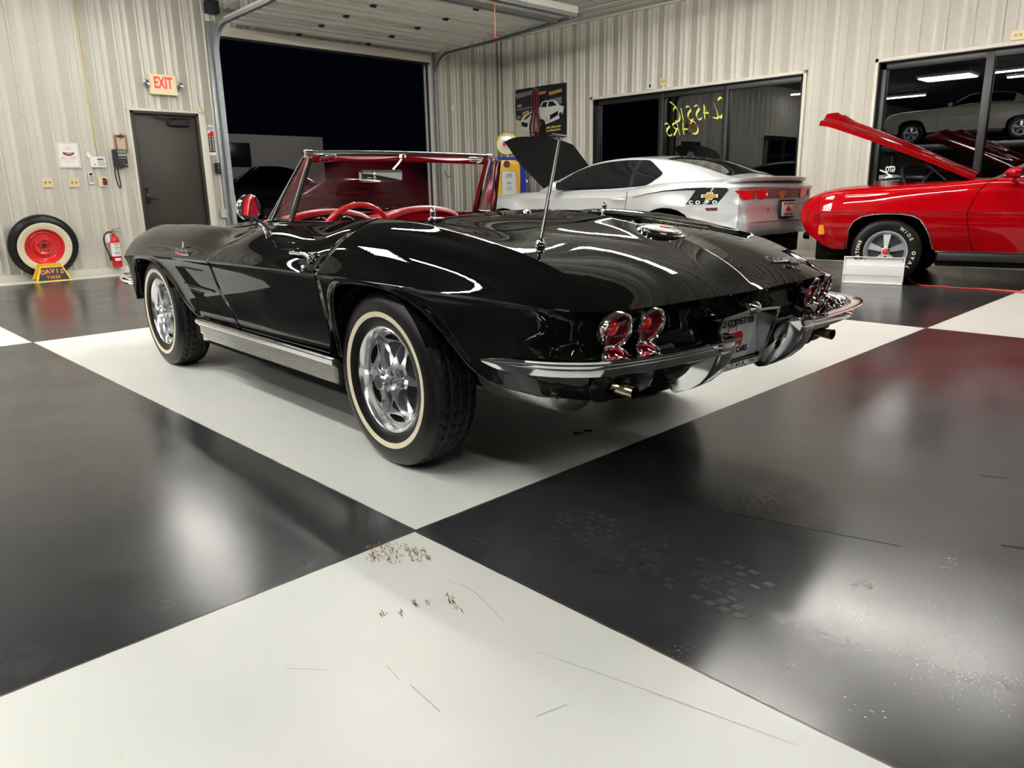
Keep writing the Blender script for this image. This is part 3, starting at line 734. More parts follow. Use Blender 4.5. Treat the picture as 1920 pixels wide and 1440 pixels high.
# -- upper + lower grids, left half
cache = {}
for s in S_ALL: cache[s] = ([top_skew(s, t) for t in TN], low_col(s))
def build_shell(keep_top, keep_low, tail=False):
    bm = new_bm(); vt = {}
    def vert(p):
        k = (round(p.x, 5), round(p.y, 5), round(p.z, 5))
        if k not in vt: vt[k] = bm.verts.new(p)
        return vt[k]
    def quad(a, b, c, d):
        vs = [vert(a), vert(b), vert(c), vert(d)]; u_ = []
        for v in vs:
            if v not in u_: u_.append(v)
        if len(u_) >= 3:
            try: bm.faces.new(u_)
            except ValueError: pass
    for i in range(len(S_ALL)-1):
        s0, s1 = S_ALL[i], S_ALL[i+1]; sm = (s0+s1)/2; T0, L0 = cache[s0]; T1, L1 = cache[s1]
        for j in range(len(TN)-1):
            if keep_top(sm, (TN[j]+TN[j+1])/2): quad(T0[j], T0[j+1], T1[j+1], T1[j])
        for j in range(len(QN)-1):
            if keep_low(sm): quad(L0[j], L0[j+1], L1[j+1], L1[j])
    if tail:
        ts = list(reversed(TN)); cols = [cache[-1.0][1]]+[tail_col(t) for t in ts[1:]]
        for i in range(len(cols)-1):
            for j in range(len(QN)-1): quad(cols[i][j], cols[i][j+1], cols[i+1][j+1], cols[i+1][j])
    return bm
def in_door(s): return SR-G*.5 < s < SF+G*.5
def gap(s): return abs(s-SR) < G or abs(s-SF) < G
def body_top(s, t):
    if gap(s) and t > 2: return False
    if SR < s < SF and t > 2: return False
    if DECK0 < s < 1.50 and t < 2:
        if s < 1.50-.30*(min(1, t/2*C2v(s)/.635))**2.2: return False
    return True
bm = build_shell(body_top, lambda s: not (gap(s) or SR < s < SF), tail=True)
mirror_dup(bm); bmesh.ops.remove_doubles(bm, verts=bm.verts, dist=2e-4)
bmesh.ops.recalc_face_normals(bm, faces=bm.faces)
rim(bm, .022)
BODY = obj('body_shell', bm, M_PAINT, VET, ang=62, recalc=False)
for sgn in (1, -1):
    bm = build_shell(lambda s, t: SR+G < s < SF-G and t > 2, lambda s: SR+G < s < SF-G)
    if sgn < 0:
        for v in bm.verts: v.co.y = -v.co.y
        bmesh.ops.reverse_faces(bm, faces=bm.faces)
    bmesh.ops.recalc_face_normals(bm, faces=bm.faces)
    # make sure normals face outwards
    f = max(bm.faces, key=lambda f: abs(f.calc_center_median().y))
    if f.normal.y*sgn < 0: bmesh.ops.reverse_faces(bm, faces=bm.faces)
    rim(bm, .03)
    obj('door', bm, M_PAINT, VET, ang=62, recalc=False)
def surf(u, t): return top_pt(u, t)
# ---- tyres and wheels
def make_tyre(bm_side, bm_tread, R=.335, w=.195, rr=.200):
    hw = w/2
    # half profile from the bead outwards; axial a (positive = outer face), radius r
    side = [(hw*.80, rr-.006), (hw*.90, rr+.004), (hw*.97, rr+.022), (hw*1.02, rr+.045), (hw*1.04, rr+.068), (hw*1.01, rr+.090), (hw*.95, rr+.106), (hw*.88, rr+.117), (hw*.80, R-.0115), (hw*.79, R-.009)]
    for s in (1, -1): lathe(bm_side, [(a*s, r) for a, r in side], 96)
    # tread with blocks
    n = 168; prof = []
    m = 26
    for j in range(m+1):
        x = -1+2*j/m; prof.append((x*hw*.80, R-.009-.004*x*x+.009*(1-abs(x)**8)))
    V = []
    for i in range(n):
        a = 2*PI*i/n; col = []
        for j, (ax, r) in enumerate(prof):
            x = ax/hw; g = 0
            for gx in (-.40, 0.0, .40):
                if abs(x-gx) < .045: g = .007
            blk = (i+ (2 if abs(x) < .4 else 0)+int(abs(x)*5)) % 4
            if abs(x) > .04 and blk == 0 and g == 0: g = .0055
            r2 = r-g; col.append(bm_tread.verts.new((math.cos(a)*r2, ax, math.sin(a)*r2)))
        V.append(col)
    for i in range(n):
        A, B = V[i], V[(i+1) % n]
        for j in range(m): bm_tread.faces.new((A[j], B[j], B[j+1], A[j+1]))
def whitewall(bm, r0, r1, hw=.0975, off=.0012):
    xs = [.02, .045, .068, .09, .106]; prof = []
    pr = [(rr_, a_) for a_, rr_ in [(hw*.97, .222), (hw*1.02, .245), (hw*1.04, .268), (hw*1.01, .290)]]
    rs = [p[0] for p in pr]; as_ = [p[1] for p in pr]
    P = [(float(np.interp(r0+(r1-r0)*k/6, rs, as_))+off, r0+(r1-r0)*k/6) for k in range(7)]
    P = [(P[0][0]-.002, P[0][1])]+P+[(P[-1][0]-.002, P[-1][1])]
    lathe(bm, P, 96)
def knockoff_wheel(parent, sgn):
    # chrome six-fin cover with a central barrel; axial + = outwards (before mirroring)
    Mr = Matrix.Identity(4) if sgn > 0 else Matrix.Diagonal((1, -1, 1, 1))
    def fin(bm):
        for v in bm.verts: v.co = Mr @ v.co
        if sgn < 0: bmesh.ops.reverse_faces(bm, faces=bm.faces)
    bm = new_bm()
    lathe(bm, [(.074, .203), (.084, .2015), (.086, .197), (.080, .192), (.060, .187), (.050, .183), (.047, .176), (.050, .170)], 72)
    fin(bm); w = obj('wheel_rim', bm, M_WCHR, parent, ang=30)
    bm = new_bm()   # dished disc with slots between the fins
    lathe(bm, [(.050, .170), (.040, .150), (.022, .128), (.012, .105), (.010, .085), (.018, .068), (.032, .058), (.040, .050)], 72)
    fin(bm); obj('wheel_disc', bm, M_WDISC, parent, ang=40)
    for k in range(6):
        bm = new_bm(); a = k*PI/3+PI/6
        for t0, t1, r0, r1 in ((-.30, .30, .146, .167),):
            ring = []
            for q in range(9):
                aa = a+t0+(t1-t0)*q/8; e = 1-abs((q-4)/4)**3
                rm = (r0+r1)/2; dr = (r1-r0)/2*max(.25, e)
                ring.append(((rm-dr), (rm+dr), aa))
            for q in range(8):
                pts = []
                for (ri, ro, aa), lo in ((ring[q], 0), (ring[q+1], 1)):
                    pts.append(((math.cos(aa)*ri, .0385+.012*(ri-.146)/.021, math.sin(aa)*ri), (math.cos(aa)*ro, .0495, math.sin(aa)*ro)))
                bm.faces.new([bm.verts.new(Vector(x)+Vector((0, .0035, 0))) for x in (pts[0][0], pts[0][1], pts[1][1], pts[1][0])])
        fin(bm); obj('wheel_slot', bm, M_DARK, parent, recalc=False)
    for k in range(6):   # fins
        bm = new_bm(); a = k*PI/3
        def Pt(r, t, ax): return Vector((math.cos(a)*r-math.sin(a)*t, ax, math.sin(a)*r+math.cos(a)*t))
        sec = []
        for r, W_, w_, ax, base in ((.034, .026, .010, .088, .03), (.060, .022, .006, .086, .026), (.100, .016, .0035, .079, .012), (.140, .012, .0028, .072, .028), (.172, .009, .002, .064, .045)):
            mid = base+(ax-base)*.38
            sec.append([bm.verts.new(Pt(r, -W_, base)), bm.verts.new(Pt(r, -w_, mid)), bm.verts.new(Pt(r, -w_*.35, ax)), bm.verts.new(Pt(r, w_*.35, ax)), bm.verts.new(Pt(r, w_, mid)), bm.verts.new(Pt(r, W_, base))])
        for i in range(len(sec)-1):
            for j in range(5): bm.faces.new((sec[i][j], sec[i][j+1], sec[i+1][j+1], sec[i+1][j]))
        bm.faces.new(sec[-1])
        fin(bm); obj('wheel_fin', bm, M_WCHR, parent, ang=20)
    bm = new_bm()
    lathe(bm, [(.03, .052), (.060, .050), (.088, .041), (.092, .034), (.116, .033), (.122, .029), (.123, .001)], 40)
    for k in range(3):
        a = k*2*PI/3+.5
        M = Matrix.Rotation(-a, 4, 'Y')
        prism(bm, [(.030, -.012), (.062, -.020), (.070, -.008), (.070, .008), (.062, .012), (.030, .012)], .010, 'Y', .094, M)
    fin(bm); h = obj('hub_spinner', bm, M_WCHR, parent, ang=30)
    bm = new_bm(); lathe(bm, [(.1225, .025), (.1245, .024), (.1245, .001)], 32); fin(bm); obj('hub_cap', bm, pbr('hub_grey', (.12, .13, .14), rough=.3, metal=.6), h)
def vette_wheel(u, sgn, steer=0.0):
    e = bpy.data.objects.new('wheel', None); COL.objects.link(e); e.parent = VET
    e.location = (u, sgn*.722, .333); e.rotation_euler = (0, 0, steer)
    bs, bt = new_bm(), new_bm(); make_tyre(bs, bt)
    t = obj('tyre', bs, M_RUBS, e, ang=60); obj('tread', bt, M_RUBBER, e, ang=25)
    bm = new_bm(); whitewall(bm, .238, .258)
    if sgn < 0:
        for v in bm.verts: v.co.y = -v.co.y
    obj('whitewall', bm, M_CREAM, e)
    bm = new_bm()
    lathe(bm, [(sgn*.03, .001), (sgn*.03, .19), (-sgn*.07, .205), (-sgn*.08, .19)], 40); obj('brake_drum', bm, M_BLK, e)
    knockoff_wheel(e, sgn)
    return e
for u, sg in ((0, 1), (0, -1), (2.489, 1), (2.489, -1)): vette_wheel(u, sg)
for u, R_ in ((0, .385), (2.489, .385)):
    for s in (1, -1):
        bm = new_bm()
        cols = []
        for k in range(25):
            a = .14+(PI-.64)*k/24
            x, z = math.cos(a)*(R_-.03)+u, math.sin(a)*(R_-.02)+.33
            cols.append([bm.verts.new((x, s*y, z)) for y in (.845, .47, .40)])
        for k in range(24):
            for j in range(2): bm.faces.new((cols[k][j], cols[k][j+1], cols[k+1][j+1], cols[k+1][j]))
        c = bm.verts.new((u, s*.40, .33))
        for k in range(24): bm.faces.new((cols[k][2], cols[k+1][2], c))
        obj('wheel_well', bm, M_DARK, VET, recalc=False)
bm = new_bm(); box(bm, .39, 2.10, -.76, .76, .20, .34, .02); box(bm, -.86, -.36, -.66, .66, .40, .46, .02); box(bm, 2.85, 3.25, -.55, .55, .36, .42, .02)
box(bm, -.40, .40, -.42, .42, .24, .36, .03); box(bm, 2.1, 2.9, -.42, .42, .22, .36, .03); tube(bm, [(0, -.70, .33), (0, .70, .33)], .045, 10); tube(bm, [(2.489, -.70, .30), (2.489, .70, .30)], .04, 10)
obj('underbody', bm, M_DARK, VET)

for s in (1, -1):
    bm = new_bm(); lathe(bm, [(-.60, .001), (-.595, .05), (-.57, .085), (-.53, .10), (-.20, .10), (-.16, .085), (-.14, .04), (-.14, .001)], 28, 'X', (-.16, s*.55, 0))
    for v in bm.verts: v.co.z = .385+v.co.z*.85
    obj('muffler', bm, pbr('muffler_steel', (.50, .49, .46), rough=.32, metal=.9), VET)
# ================================================================= convertible: trim, glass, cockpit
def mir(fn):
    for s in (1, -1): fn(s)
def flip(bm, s):
    if s < 0:
        for v in bm.verts: v.co.y = -v.co.y
        bmesh.ops.reverse_faces(bm, faces=bm.faces)
    return bm
# ---- tail lamps
def lamp(u, v, z, R_, s, tilt=0.12, yaw=0.0, name='tail_lamp', dep=.035):
    n = Vector((-math.cos(yaw)*math.cos(tilt), math.sin(yaw)*math.cos(tilt), math.sin(tilt)))
    x = Vector((0, 0, 1)).cross(n).normalized(); y = n.cross(x)
    M = Matrix((x, y, n)).transposed().to_4x4(); M.translation = Vector((u, v, z))
    e = bpy.data.objects.new(name, None); COL.objects.link(e); e.parent = VET
    def fin(bm, m, nm, par=e, **k):
        for w_ in bm.verts: w_.co = M @ w_.co
        return obj(nm, flip(bm, s), m, par, **k)
    bm = new_bm(); lathe(bm, [(-dep, R_*.98), (.006, R_*1.05), (.012, R_*1.04), (.014, R_*.98), (.010, R_*.93), (-.002, R_*.90)], 40, 'Z'); fin(bm, M_CHROME, 'bezel', ang=30)
    bm = new_bm(); lathe(bm, [(-.002, R_*.91), (-.006, R_*.82), (-.012, R_*.60), (-.016, R_*.42)], 40, 'Z'); fin(bm, M_REDG, 'lens_reflector')
    bm = new_bm(); pr = []
    lathe(bm, [(-.016, R_*.44), (-.008, R_*.38), (-.002, R_*.22), (.002, R_*.08), (.002, .0005)], 24, 'Z')
    fin(bm, M_REDGB, 'lens_center')
    return e
for s in (1, -1):
    lamp(-.944, .624, .612, .057, s, tilt=-.30, yaw=.10, dep=.018); lamp(-.962, .492, .612, .057, s, tilt=-.30, yaw=.04, dep=.018)
    lamp(-.985, .672, .545, .038, s, tilt=1.02, yaw=.3, name='reverse_lamp', dep=.02); lamp(-1.008, .556, .545, .038, s, tilt=1.02, yaw=.2, name='reverse_lamp', dep=.02)
# ---- rear bumpers
BP = [(-.690, .918), (-.74, .905), (-.80, .889), (-.87, .865), (-.93, .832), (-.985, .782), (-1.02, .72), (-1.045, .64), (-1.062, .54), (-1.073, .43), (-1.078, .33), (-1.078, .275), (-1.074, .245)]
def bumper(s):
    bm = new_bm(); P_ = cr([(a, b, .533) for a, b in BP], 5); n = len(P_)
    sc = [min(1, .12+.88*math.sin(min(1, i/12)*PI/2)) for i in range(n)]
    prof = [(-.016, -.022), (-.004, -.027), (.010, -.020), (.018, -.004), (.016, .010), (.006, .022), (-.010, .027), (-.045, .026), (-.045, .020), (-.012, .016), (-.002, .008), (.004, -.004), (-.004, -.016)]
    # outward = side vector; path runs tail-wards so outward is to the left of travel
    sweep(bm, P_, [(-a, b) for a, b in prof], scale=sc)
    return obj('bumper', flip(bm, s), M_CHROME, VET, ang=40)
def overrider(s):
    prof = [(-1.050, .562), (-1.078, .556), (-1.088, .535), (-1.086, .505), (-1.074, .470), (-1.052, .435), (-1.020, .405), (-.980, .380), (-.935, .360), (-.900, .352), (-.885, .358), (-.885, .385), (-.895, .420), (-.91, .455), (-.935, .490), (-.97, .520), (-1.01, .545)]
    bm = new_bm(); n = len(prof); cx = sum(p[0] for p in prof)/n; cz = sum(p[1] for p in prof)/n
    lay = [(-.052, .80), (-.048, .92), (-.036, .985), (-.018, 1.0), (.0, 1.0), (.018, .985), (.034, .93), (.042, .82)]
    rings = []
    for dv, k in lay:
        ring = []
        for (a, b) in prof:
            # shrink towards the middle line of the crescent for a rounded back
            t = min(prof, key=lambda q: abs(q[1]-b)+abs(q[0]-a)*.0)
            ox = -.962-(b-.36)*.52; oz = b+.006
            kk = k if b < .55 else min(1, k+.04)
            # the horn narrows to a point at the bottom
            nar = .35+.65*min(1, (b-.35)/.10)
            ring.append(bm.verts.new((ox+(a-ox)*kk, .262+dv*nar, cz+(b-cz)*(.97+.03*k))))
        rings.append(ring)
    for i in range(len(rings)-1):
        for j in range(n): bm.faces.new((rings[i][j], rings[i][(j+1) % n], rings[i+1][(j+1) % n], rings[i+1][j]))
    bm.faces.new(rings[0]); bm.faces.new(list(reversed(rings[-1])))
    return obj('overrider', flip(bm, s), M_CHROME, VET, ang=45)
mir(bumper); mir(overrider)
# front bumpers (only their outer tips show)
def fbumper(s):
    bm = new_bm(); P_ = cr([(2.96, .785, .476), (3.06, .806, .476), (3.18, .812, .476), (3.27, .800, .476), (3.34, .765, .476), (3.41, .67, .476), (3.455, .50, .476), (3.475, .33, .476)], 5); n = len(P_)
    sc = [min(1, .25+.75*math.sin(min(1, i/10)*PI/2)) for i in range(n)]
    prof = [(-.020, -.030), (-.002, -.031), (.010, -.022), (.018, -.004), (.016, .012), (.006, .026), (-.012, .032), (-.028, .020), (-.032, .0), (-.028, -.02)]
    prof = [(-a, b) for a, b in prof]
    sweep(bm, P_, prof, scale=sc); return obj('bumper', flip(bm, s), M_CHROME, VET, ang=40)
mir(fbumper)
# front tyre-side lamp hint under the nose is inside the body; grille bar
bm = new_bm()
for z in (.44, .47, .50, .53): tube(bm, [(3.36, -.45, z), (3.40, 0, z), (3.36, .45, z)], .008, 6)
obj('grille', bm, M_CHROME, VET)
# ---- rocker mouldings
def rocker(s):
    bm = new_bm(); prof = []
    pts = [(.836, .372), (.845, .368), (.848, .356), (.846, .345), (.838, .340)]
    z = .336
    while z > .272: pts += [(.838, z), (.8335, z-.002), (.8335, z-.0055), (.838, z-.0075)]; z -= .0092
    pts += [(.838, .268), (.830, .262), (.80, .262)]
    pts = pts[::-1]
    A = []
    for u, dz in ((1.800, -.012), (1.785, 0), (1.2, 0), (.7, 0), (.335, 0), (.318, -.006)):
        A.append([bm.verts.new((u-(.03 if (u > 1.7 and zz < .3) else 0), y-.004 if u in (1.8, .318) else y, zz+dz)) for y, zz in pts])
    for i in range(len(A)-1):
        for j in range(len(pts)-1): bm.faces.new((A[i][j], A[i][j+1], A[i+1][j+1], A[i+1][j]))
    for k in (0, -1):
        c = bm.verts.new((A[k][0].co.x, .78, .315))
        for j in range(len(pts)-1): bm.faces.new((A[k][j], A[k][j+1], c))
    return obj('rocker_moulding', flip(bm, s), M_ALU, VET, ang=18)
mir(rocker)
def rocker_top(s):
    bm = new_bm(); sweep(bm, [(u, .846, .357) for u in (1.802, 1.2, .7, .318)], [(-.006, -.014), (.006, -.013), (.012, -.004), (.010, .008), (.0, .015), (-.010, .014)], up=(0, 0, 1)); obj('rocker_trim', flip(bm, s), M_CHROME, VET, ang=40)
mir(rocker_top)
# ---- licence plate, its chrome surround and lamp
pl = thing_ = bpy.data.objects.new('licence_plate', None); COL.objects.link(pl); pl.parent = VET
bm = new_bm(); box(bm, -.944, -.936, -.155, .150, .425, .578, .003); obj('plate_panel', bm, pbr('plate_white', (.74, .76, .76), rough=.35), pl)
PM = frame((-.9452, 0, 0), (0, -1, 0), (0, 0, 1))
def ptext(s_, size, z, mat, name='plate_lettering', y=0.0, sx=.8): return text_obj(name, s_, size, mat, pl, PM @ Matrix.Translation((y, z, 0)), sx=sx, offset=.0008)
ptext('OHIO CORVETTES', .031, .553, M_TEXTK, sx=.98); ptext('MUSCLE CARS', .029, .455, M_TEXTK, sx=.98)
bm = new_bm()   # little red car drawing: body, windscreen frame, wheels
for poly in ([(-.055, .485), (-.060, .505), (-.045, .517), (.05, .520), (.062, .508), (.058, .487), (.03, .478), (-.03, .478)], [(-.04, .520), (-.028, .541), (-.024, .541), (-.034, .520)], [(-.028, .537), (-.028, .541), (.018, .543), (.018, .539)], [(.014, .522), (.014, .543), (.018, .543), (.018, .522)],
             [(-.05, .470), (-.05, .485), (-.035, .485), (-.035, .470)], [(.035, .470), (.035, .485), (.052, .485), (.052, .470)]):
    A = [bm.verts.new(PM @ Vector((a, b, .0006))) for a, b in poly]; bm.faces.new(A)
obj('plate_picture', bm, M_TEXTR, pl, flat=True, recalc=False)
text_obj('frame_lettering', 'OHIOMUSCLECARS.COM', .026, M_TEXTW, pl, frame((-.9665, -.01, .409), (0, -1, 0), (.12, 0, 1)), sx=.86, offset=.0006)
bm = new_bm(); box(bm, -.965, -.940, -.165, .165, .396, .424, .003); obj('plate_frame', bm, M_BLKG, pl)
bm = new_bm()
pth = cr([(-.995, .205, .440), (-1.0, .190, .520), (-1.003, .168, .583), (-1.006, .150, .594), (-1.010, .0, .602), (-1.006, -.165, .594), (-1.003, -.182, .583), (-1.0, -.150, .51), (-.99, -.115, .44), (-.985, -.108, .415)], 6)
sweep(bm, pth, [(-.004, -.005), (.004, -.005), (.004, .005), (-.004, .005)], up=(1, .02, 0))
A = [bm.verts.new(p) for p in ((-1.003, -.180, .586), (-1.0, -.148, .510), (-.99, -.116, .44), (-.935, -.160, .43), (-.935, -.162, .586))]; bm.faces.new(A)
A = [bm.verts.new(p) for p in ((-1.003, .168, .583), (-.935, .160, .586), (-.935, .155, .43), (-.995, .205, .44))]; bm.faces.new(A)
A = [bm.verts.new(p) for p in ((-1.006, .150, .594), (-1.006, -.165, .594), (-.935, -.16, .590), (-.935, .15, .590))]; bm.faces.new(A)
obj('plate_surround', bm, M_CHROMED, VET, ang=20)
bm = new_bm(); lathe(bm, [(-.035, .001), (-.034, .016), (-.02, .026), (.0, .031), (.03, .030), (.05, .02)], 20, 'X', (-.995, -.01, .612)); obj('plate_lamp', bm, M_CHROME, VET)
# ---- exhaust tips
def exh(s):
    bm = new_bm(); tube(bm, [(-.85, .625, .452), (-1.01, .610, .436)], .021, 20, cap=False); tube(bm, [(-1.01, .610, .436), (-.85, .625, .452)], .018, 20, cap=False)
    obj('exhaust_tip', flip(bm, s), pbr('brassy_chrome', (.75, .68, .48), rough=.15, metal=1), VET)
    bm = new_bm(); lathe(bm, [(-.868, .030), (-.862, .058), (-.850, .066), (-.84, .060)], 32, 'X', (0, 0, 0))
    for v in bm.verts: v.co = Vector((v.co.x-.085-(v.co.z)*.30, v.co.y*1.5+.625, v.co.z*.85+.450))
    obj('exhaust_bezel', flip(bm, s), M_BLKG, VET)
mir(exh)
# ---- gas cap
cap = bpy.data.objects.new('fuel_lid', None); COL.objects.link(cap); cap.parent = VET
cap.scale = (.87, .87, .87); cap.location = (-.625, 0, C0z(-.625)+.002); cap.rotation_euler = (0, -.19, 0)
bm = new_bm(); lathe(bm, [(-.03, .098), (.006, .101), (.010, .094), (.010, .088), (.016, .088), (.020, .082), (.021, .074)], 48, 'Z'); obj('lid_ring', bm, M_CHROME, cap, ang=25)
bm = new_bm(); lathe(bm, [(.020, .076), (.026, .060), (.029, .03), (.030, .0005)], 48, 'Z'); obj('lid_emblem', bm, pbr('lid_white', (.75, .73, .66), rough=.2, coat=.8), cap)
bm = new_bm()
M_ = Matrix.Translation((0, 0, .0295))
prism(bm, [(-.038, -.006), (-.030, .020), (-.006, .028), (.004, .010), (-.014, -.012)], .0022, 'Z', .0, M_); obj('emblem_flag', bm, M_TEXTR, cap)
bm = new_bm(); box(bm, .085, .125, -.028, .028, -.004, .010, .004); tube(bm, [(.10, -.04, .012), (.10, .04, .012)], .006, 8); obj('lid_hinge', bm, M_CHROME, cap)
# ---- antenna
an = bpy.data.objects.new('antenna', None); COL.objects.link(an); an.parent = VET; an.location = (-.560, .548, .805)
bm = new_bm(); lathe(bm, [(-.01, .020), (.004, .022), (.012, .018), (.016, .012), (.022, .016), (.034, .017), (.046, .012), (.052, .007)], 24, 'Z'); obj('antenna_base', bm, M_CHROME, an)
bm = new_bm(); tube(bm, [(0, 0, .045), (-.035, 0, .17), (-.085, .0, .35)], .0052, 10, radii=[.0062, .0056, .0046]); tube(bm, [(-.085, 0, .35), (-.0865, 0, .358)], .007, 10); obj('antenna_mast', bm, M_CHROME, an)
# ---- deck lid latch knobs and script
for s in (1, -1):
    bm = new_bm(); lathe(bm, [(0, .020), (.004, .022), (.008, .012), (.014, .010), (.024, .012), (.036, .010), (.044, .004), (.046, .0005)], 20, 'Z', (.085, s*.50, .904)); box(bm, .055, .075, s*.50-.035, s*.50+.035, .900, .912, .003)
    obj('deck_latch', bm, M_CHROME, VET)
bm = new_bm(); lathe(bm, [(0, .018), (.006, .016), (.010, .001)], 16, 'Z', (-.02, .10, .921)); obj('deck_button', bm, M_CHROME, VET)
def deckp(u, v): 
    best = None
    for t in np.linspace(0, 4, 161):
        p = top_pt(u, t)
        if best is None or abs(p.y-abs(v)) < abs(best.y-abs(v)): best = p
    return Vector((best.x, -abs(v) if v < 0 else v, best.z))
p0 = deckp(-.86, -.40); p1 = deckp(-.84, -.44); p2 = deckp(-.84, -.36)
text_obj('script_badge', 'Corvette', .060, M_CHROME, VET, frame((-.885, -.40, deckp(-.90, -.40).z+.006), (0, -1, -.05), (.93, 0, .45)), ext=.003, shear=.35, offset=.0015)
bm = new_bm(); tube(bm, [(-.905, -.30, .737), (-.905, -.52, .728)], .004, 6); obj('badge_spear', bm, M_CHROME, VET)
text_obj('script_badge', 'Sting Ray', .030, M_CHROME, VET, frame((-.925, -.44, .728), (0, -1, -.05), (.93, 0, .5)), ext=.003, shear=.35, offset=.001)
# ---- door furniture
def doorp(u, z):
    best = None
    for t in np.linspace(2, 5, 121):
        p = top_pt(u, t)
        if best is None or abs(p.z-z) < abs(best.z-z): best = p
    return best
def handle(s):
    bm = new_bm(); a = doorp(.62, .768); b = doorp(.46, .768); c = doorp(.43, .762)
    o_ = Vector((0, .022, .010))
    tube(bm, cr([a+Vector((.0, .0, 0)), a+o_*.8+Vector((-.02, 0, 0)), b+o_+Vector((.04, 0, 0)), b+o_, c+o_*.7], 4), .008, 10, sx=1.0, sy=.8)
    lathe(bm, [(-.01, .018), (.012, .017), (.020, .014), (.024, .001)], 20, 'Y', (.435, b.y, b.z-.012))
    box(bm, .405, .455, b.y-.008, b.y+.012, b.z-.005, b.z+.018, .005)
    obj('door_handle', flip(bm, s), M_CHROME, VET)
    bm = new_bm(); c = doorp(.475, .722); lathe(bm, [(-.006, .014), (.006, .013), (.009, .009), (.007, .004), (.007, .0005)], 20, 'Y', (c.x, c.y, c.z)); obj('door_lock', flip(bm, s), M_CHROME, VET)
mir(handle)
# ---- side mirror on the driver's door
sm = bpy.data.objects.new('side_mirror', None); COL.objects.link(sm); sm.parent = VET
bm = new_bm(); tube(bm, cr([(.985, .755, .815), (1.005, .766, .862), (1.05, .785, .90), (1.075, .80, .945)], 4), .012, 10, radii=[.020, .019, .016, .015, .013, .012, .012, .012, .011, .011, .011, .011, .011]); 
M = Matrix.Translation((1.045, .815, .952)) @ Matrix.Rotation(math.radians(22), 4, 'Z') @ Matrix.Rotation(math.radians(-4), 4, 'Y')
hb = new_bm(); lathe(hb, [(.0, .058), (-.006, .061), (-.008, .058), (.0, .0605), (.018, .058), (.040, .045), (.055, .022), (.060, .0005)], 36, 'X', M=M)
for v in hb.verts: pass
obj('mirror_stalk', bm, M_CHROME, sm); obj('mirror_shell', hb, M_CHROME, sm)
bm = new_bm(); lathe(bm, [(-.0062, .058), (-.0066, .0005)], 36, 'X', M=M); obj('mirror_glass', bm, pbr('mirror_silver', (.85, .87, .88), rough=.01, metal=1), sm)
# ---- fender badges
def badges(s):
    M = frame((1.88, doorp(1.88, .752).y+.004, .752), (-1 if s > 0 else 1, 0, 0), (0, -.25, 1)) if s > 0 else None
    c = doorp(1.88, .752)
    bm = new_bm()
    for sg in (1, -1):
        Mr = Matrix.Translation((1.885, c.y+.008, c.z)) @ Matrix.Rotation(-sg*.75, 4, 'Y')
        prism(bm, [(a*.62, b*.62) for a, b in ((-.005, -.032), (.005, -.032), (.005, .0), (.040, .004), (.038, .026), (.005, .030), (-.005, .03))], .004, 'Y', 0, Mr)
    obj('flag_badge', flip(bm, s), M_CHROME, VET)
    c = doorp(1.86, .716)
    bm = new_bm(); box(bm, 1.755, 1.955, c.y+.000, c.y+.007, .702, .720, .002); obj('fender_plate', flip(bm, s), M_CHROMED, VET)
    bm = new_bm(); box(bm, 1.875, 1.952, c.y+.0065, c.y+.008, .704, .713); obj('red_bar', flip(bm, s), M_TEXTR, VET)
mir(badges)
text_obj('fuel_injection_script', 'FUEL INJECTION', .024, M_CHROME, VET, frame((1.866, doorp(1.86, .724).y+.008, .730), (-1, 0, 0), (0, -.1, 1)), ext=.002, shear=.2)
# ---- fender side coves (two slanting recesses behind the front wheel)
def cove(s):
    for poly in ([(1.985, .642), (1.86, .644), (1.72, .575), (1.66, .556), (1.485, .550), (1.47, .538), (1.80, .548), (1.84, .540)],
                 [(1.84, .532), (1.80, .524), (1.66, .520), (1.61, .470), (1.44, .418), (1.60, .430), (1.72, .452), (1.77, .48)]):
        bm = new_bm(); A = []; B = []
        for u, z in poly:
            p = side_pt(u, z); A.append(bm.verts.new((u, p.y+.0012, z)))
        f = bm.faces.new(A)
        r = bmesh.ops.triangulate(bm, faces=[f]); bmesh.ops.subdivide_edges(bm, edges=bm.edges[:], cuts=3, use_grid_fill=True)
        for v in bm.verts: v.co.y = side_pt(v.co.x, v.co.z).y+.0012
        obj('fender_vent', flip(bm, s), M_DARK, VET, ang=80)
    bm = new_bm()
    for pts in ([(1.90, .556), (1.78, .550), (1.62, .545), (1.49, .541)], [(1.82, .528), (1.74, .524), (1.64, .521)], [(1.87, .645), (1.74, .642), (1.60, .640)]):
        tube(bm, [(u, side_pt(u, z).y+.002, z) for u, z in pts], .0035, 6)
    obj('vent_edge', flip(bm, s), M_PAINT, VET)
mir(cove)
# ---- windscreen
ws = bpy.data.objects.new('windshield', None); COL.objects.link(ws); ws.parent = VET
def ws_pt(a, h):   # a in -1..1 across, h 0 base .. 1 header
    # base curve and header curve in plan
    ab = abs(a)
    ub = 1.50-.30*ab**2.2; vb = .635*a; zb = .905-.018*ab**2+.0
    ut = 1.045-.075*ab**2.4; vt = .545*a; zt = 1.200-.012*ab**2
    return Vector((ub+(ut-ub)*h, vb+(vt-vb)*h+0, zb+(zt-zb)*h+.012*math.sin(PI*h)))
NA, NH = 28, 10
bm = new_bm(); G_ = [[ws_pt(-1+2*i/NA, j/NH) for j in range(NH+1)] for i in range(NA+1)]
grid(bm, G_); obj('windshield_glass', bm, M_WSGLASS, ws, recalc=False, ang=80)
bm = new_bm()
tube(bm, [ws_pt(-1+2*i/NA, 1.0) for i in range(NA+1)], .016, 10, sx=.9, sy=1.1)
for s in (1, -1): tube(bm, [ws_pt(s, j/NH) for j in range(NH+1)], .0125, 10)
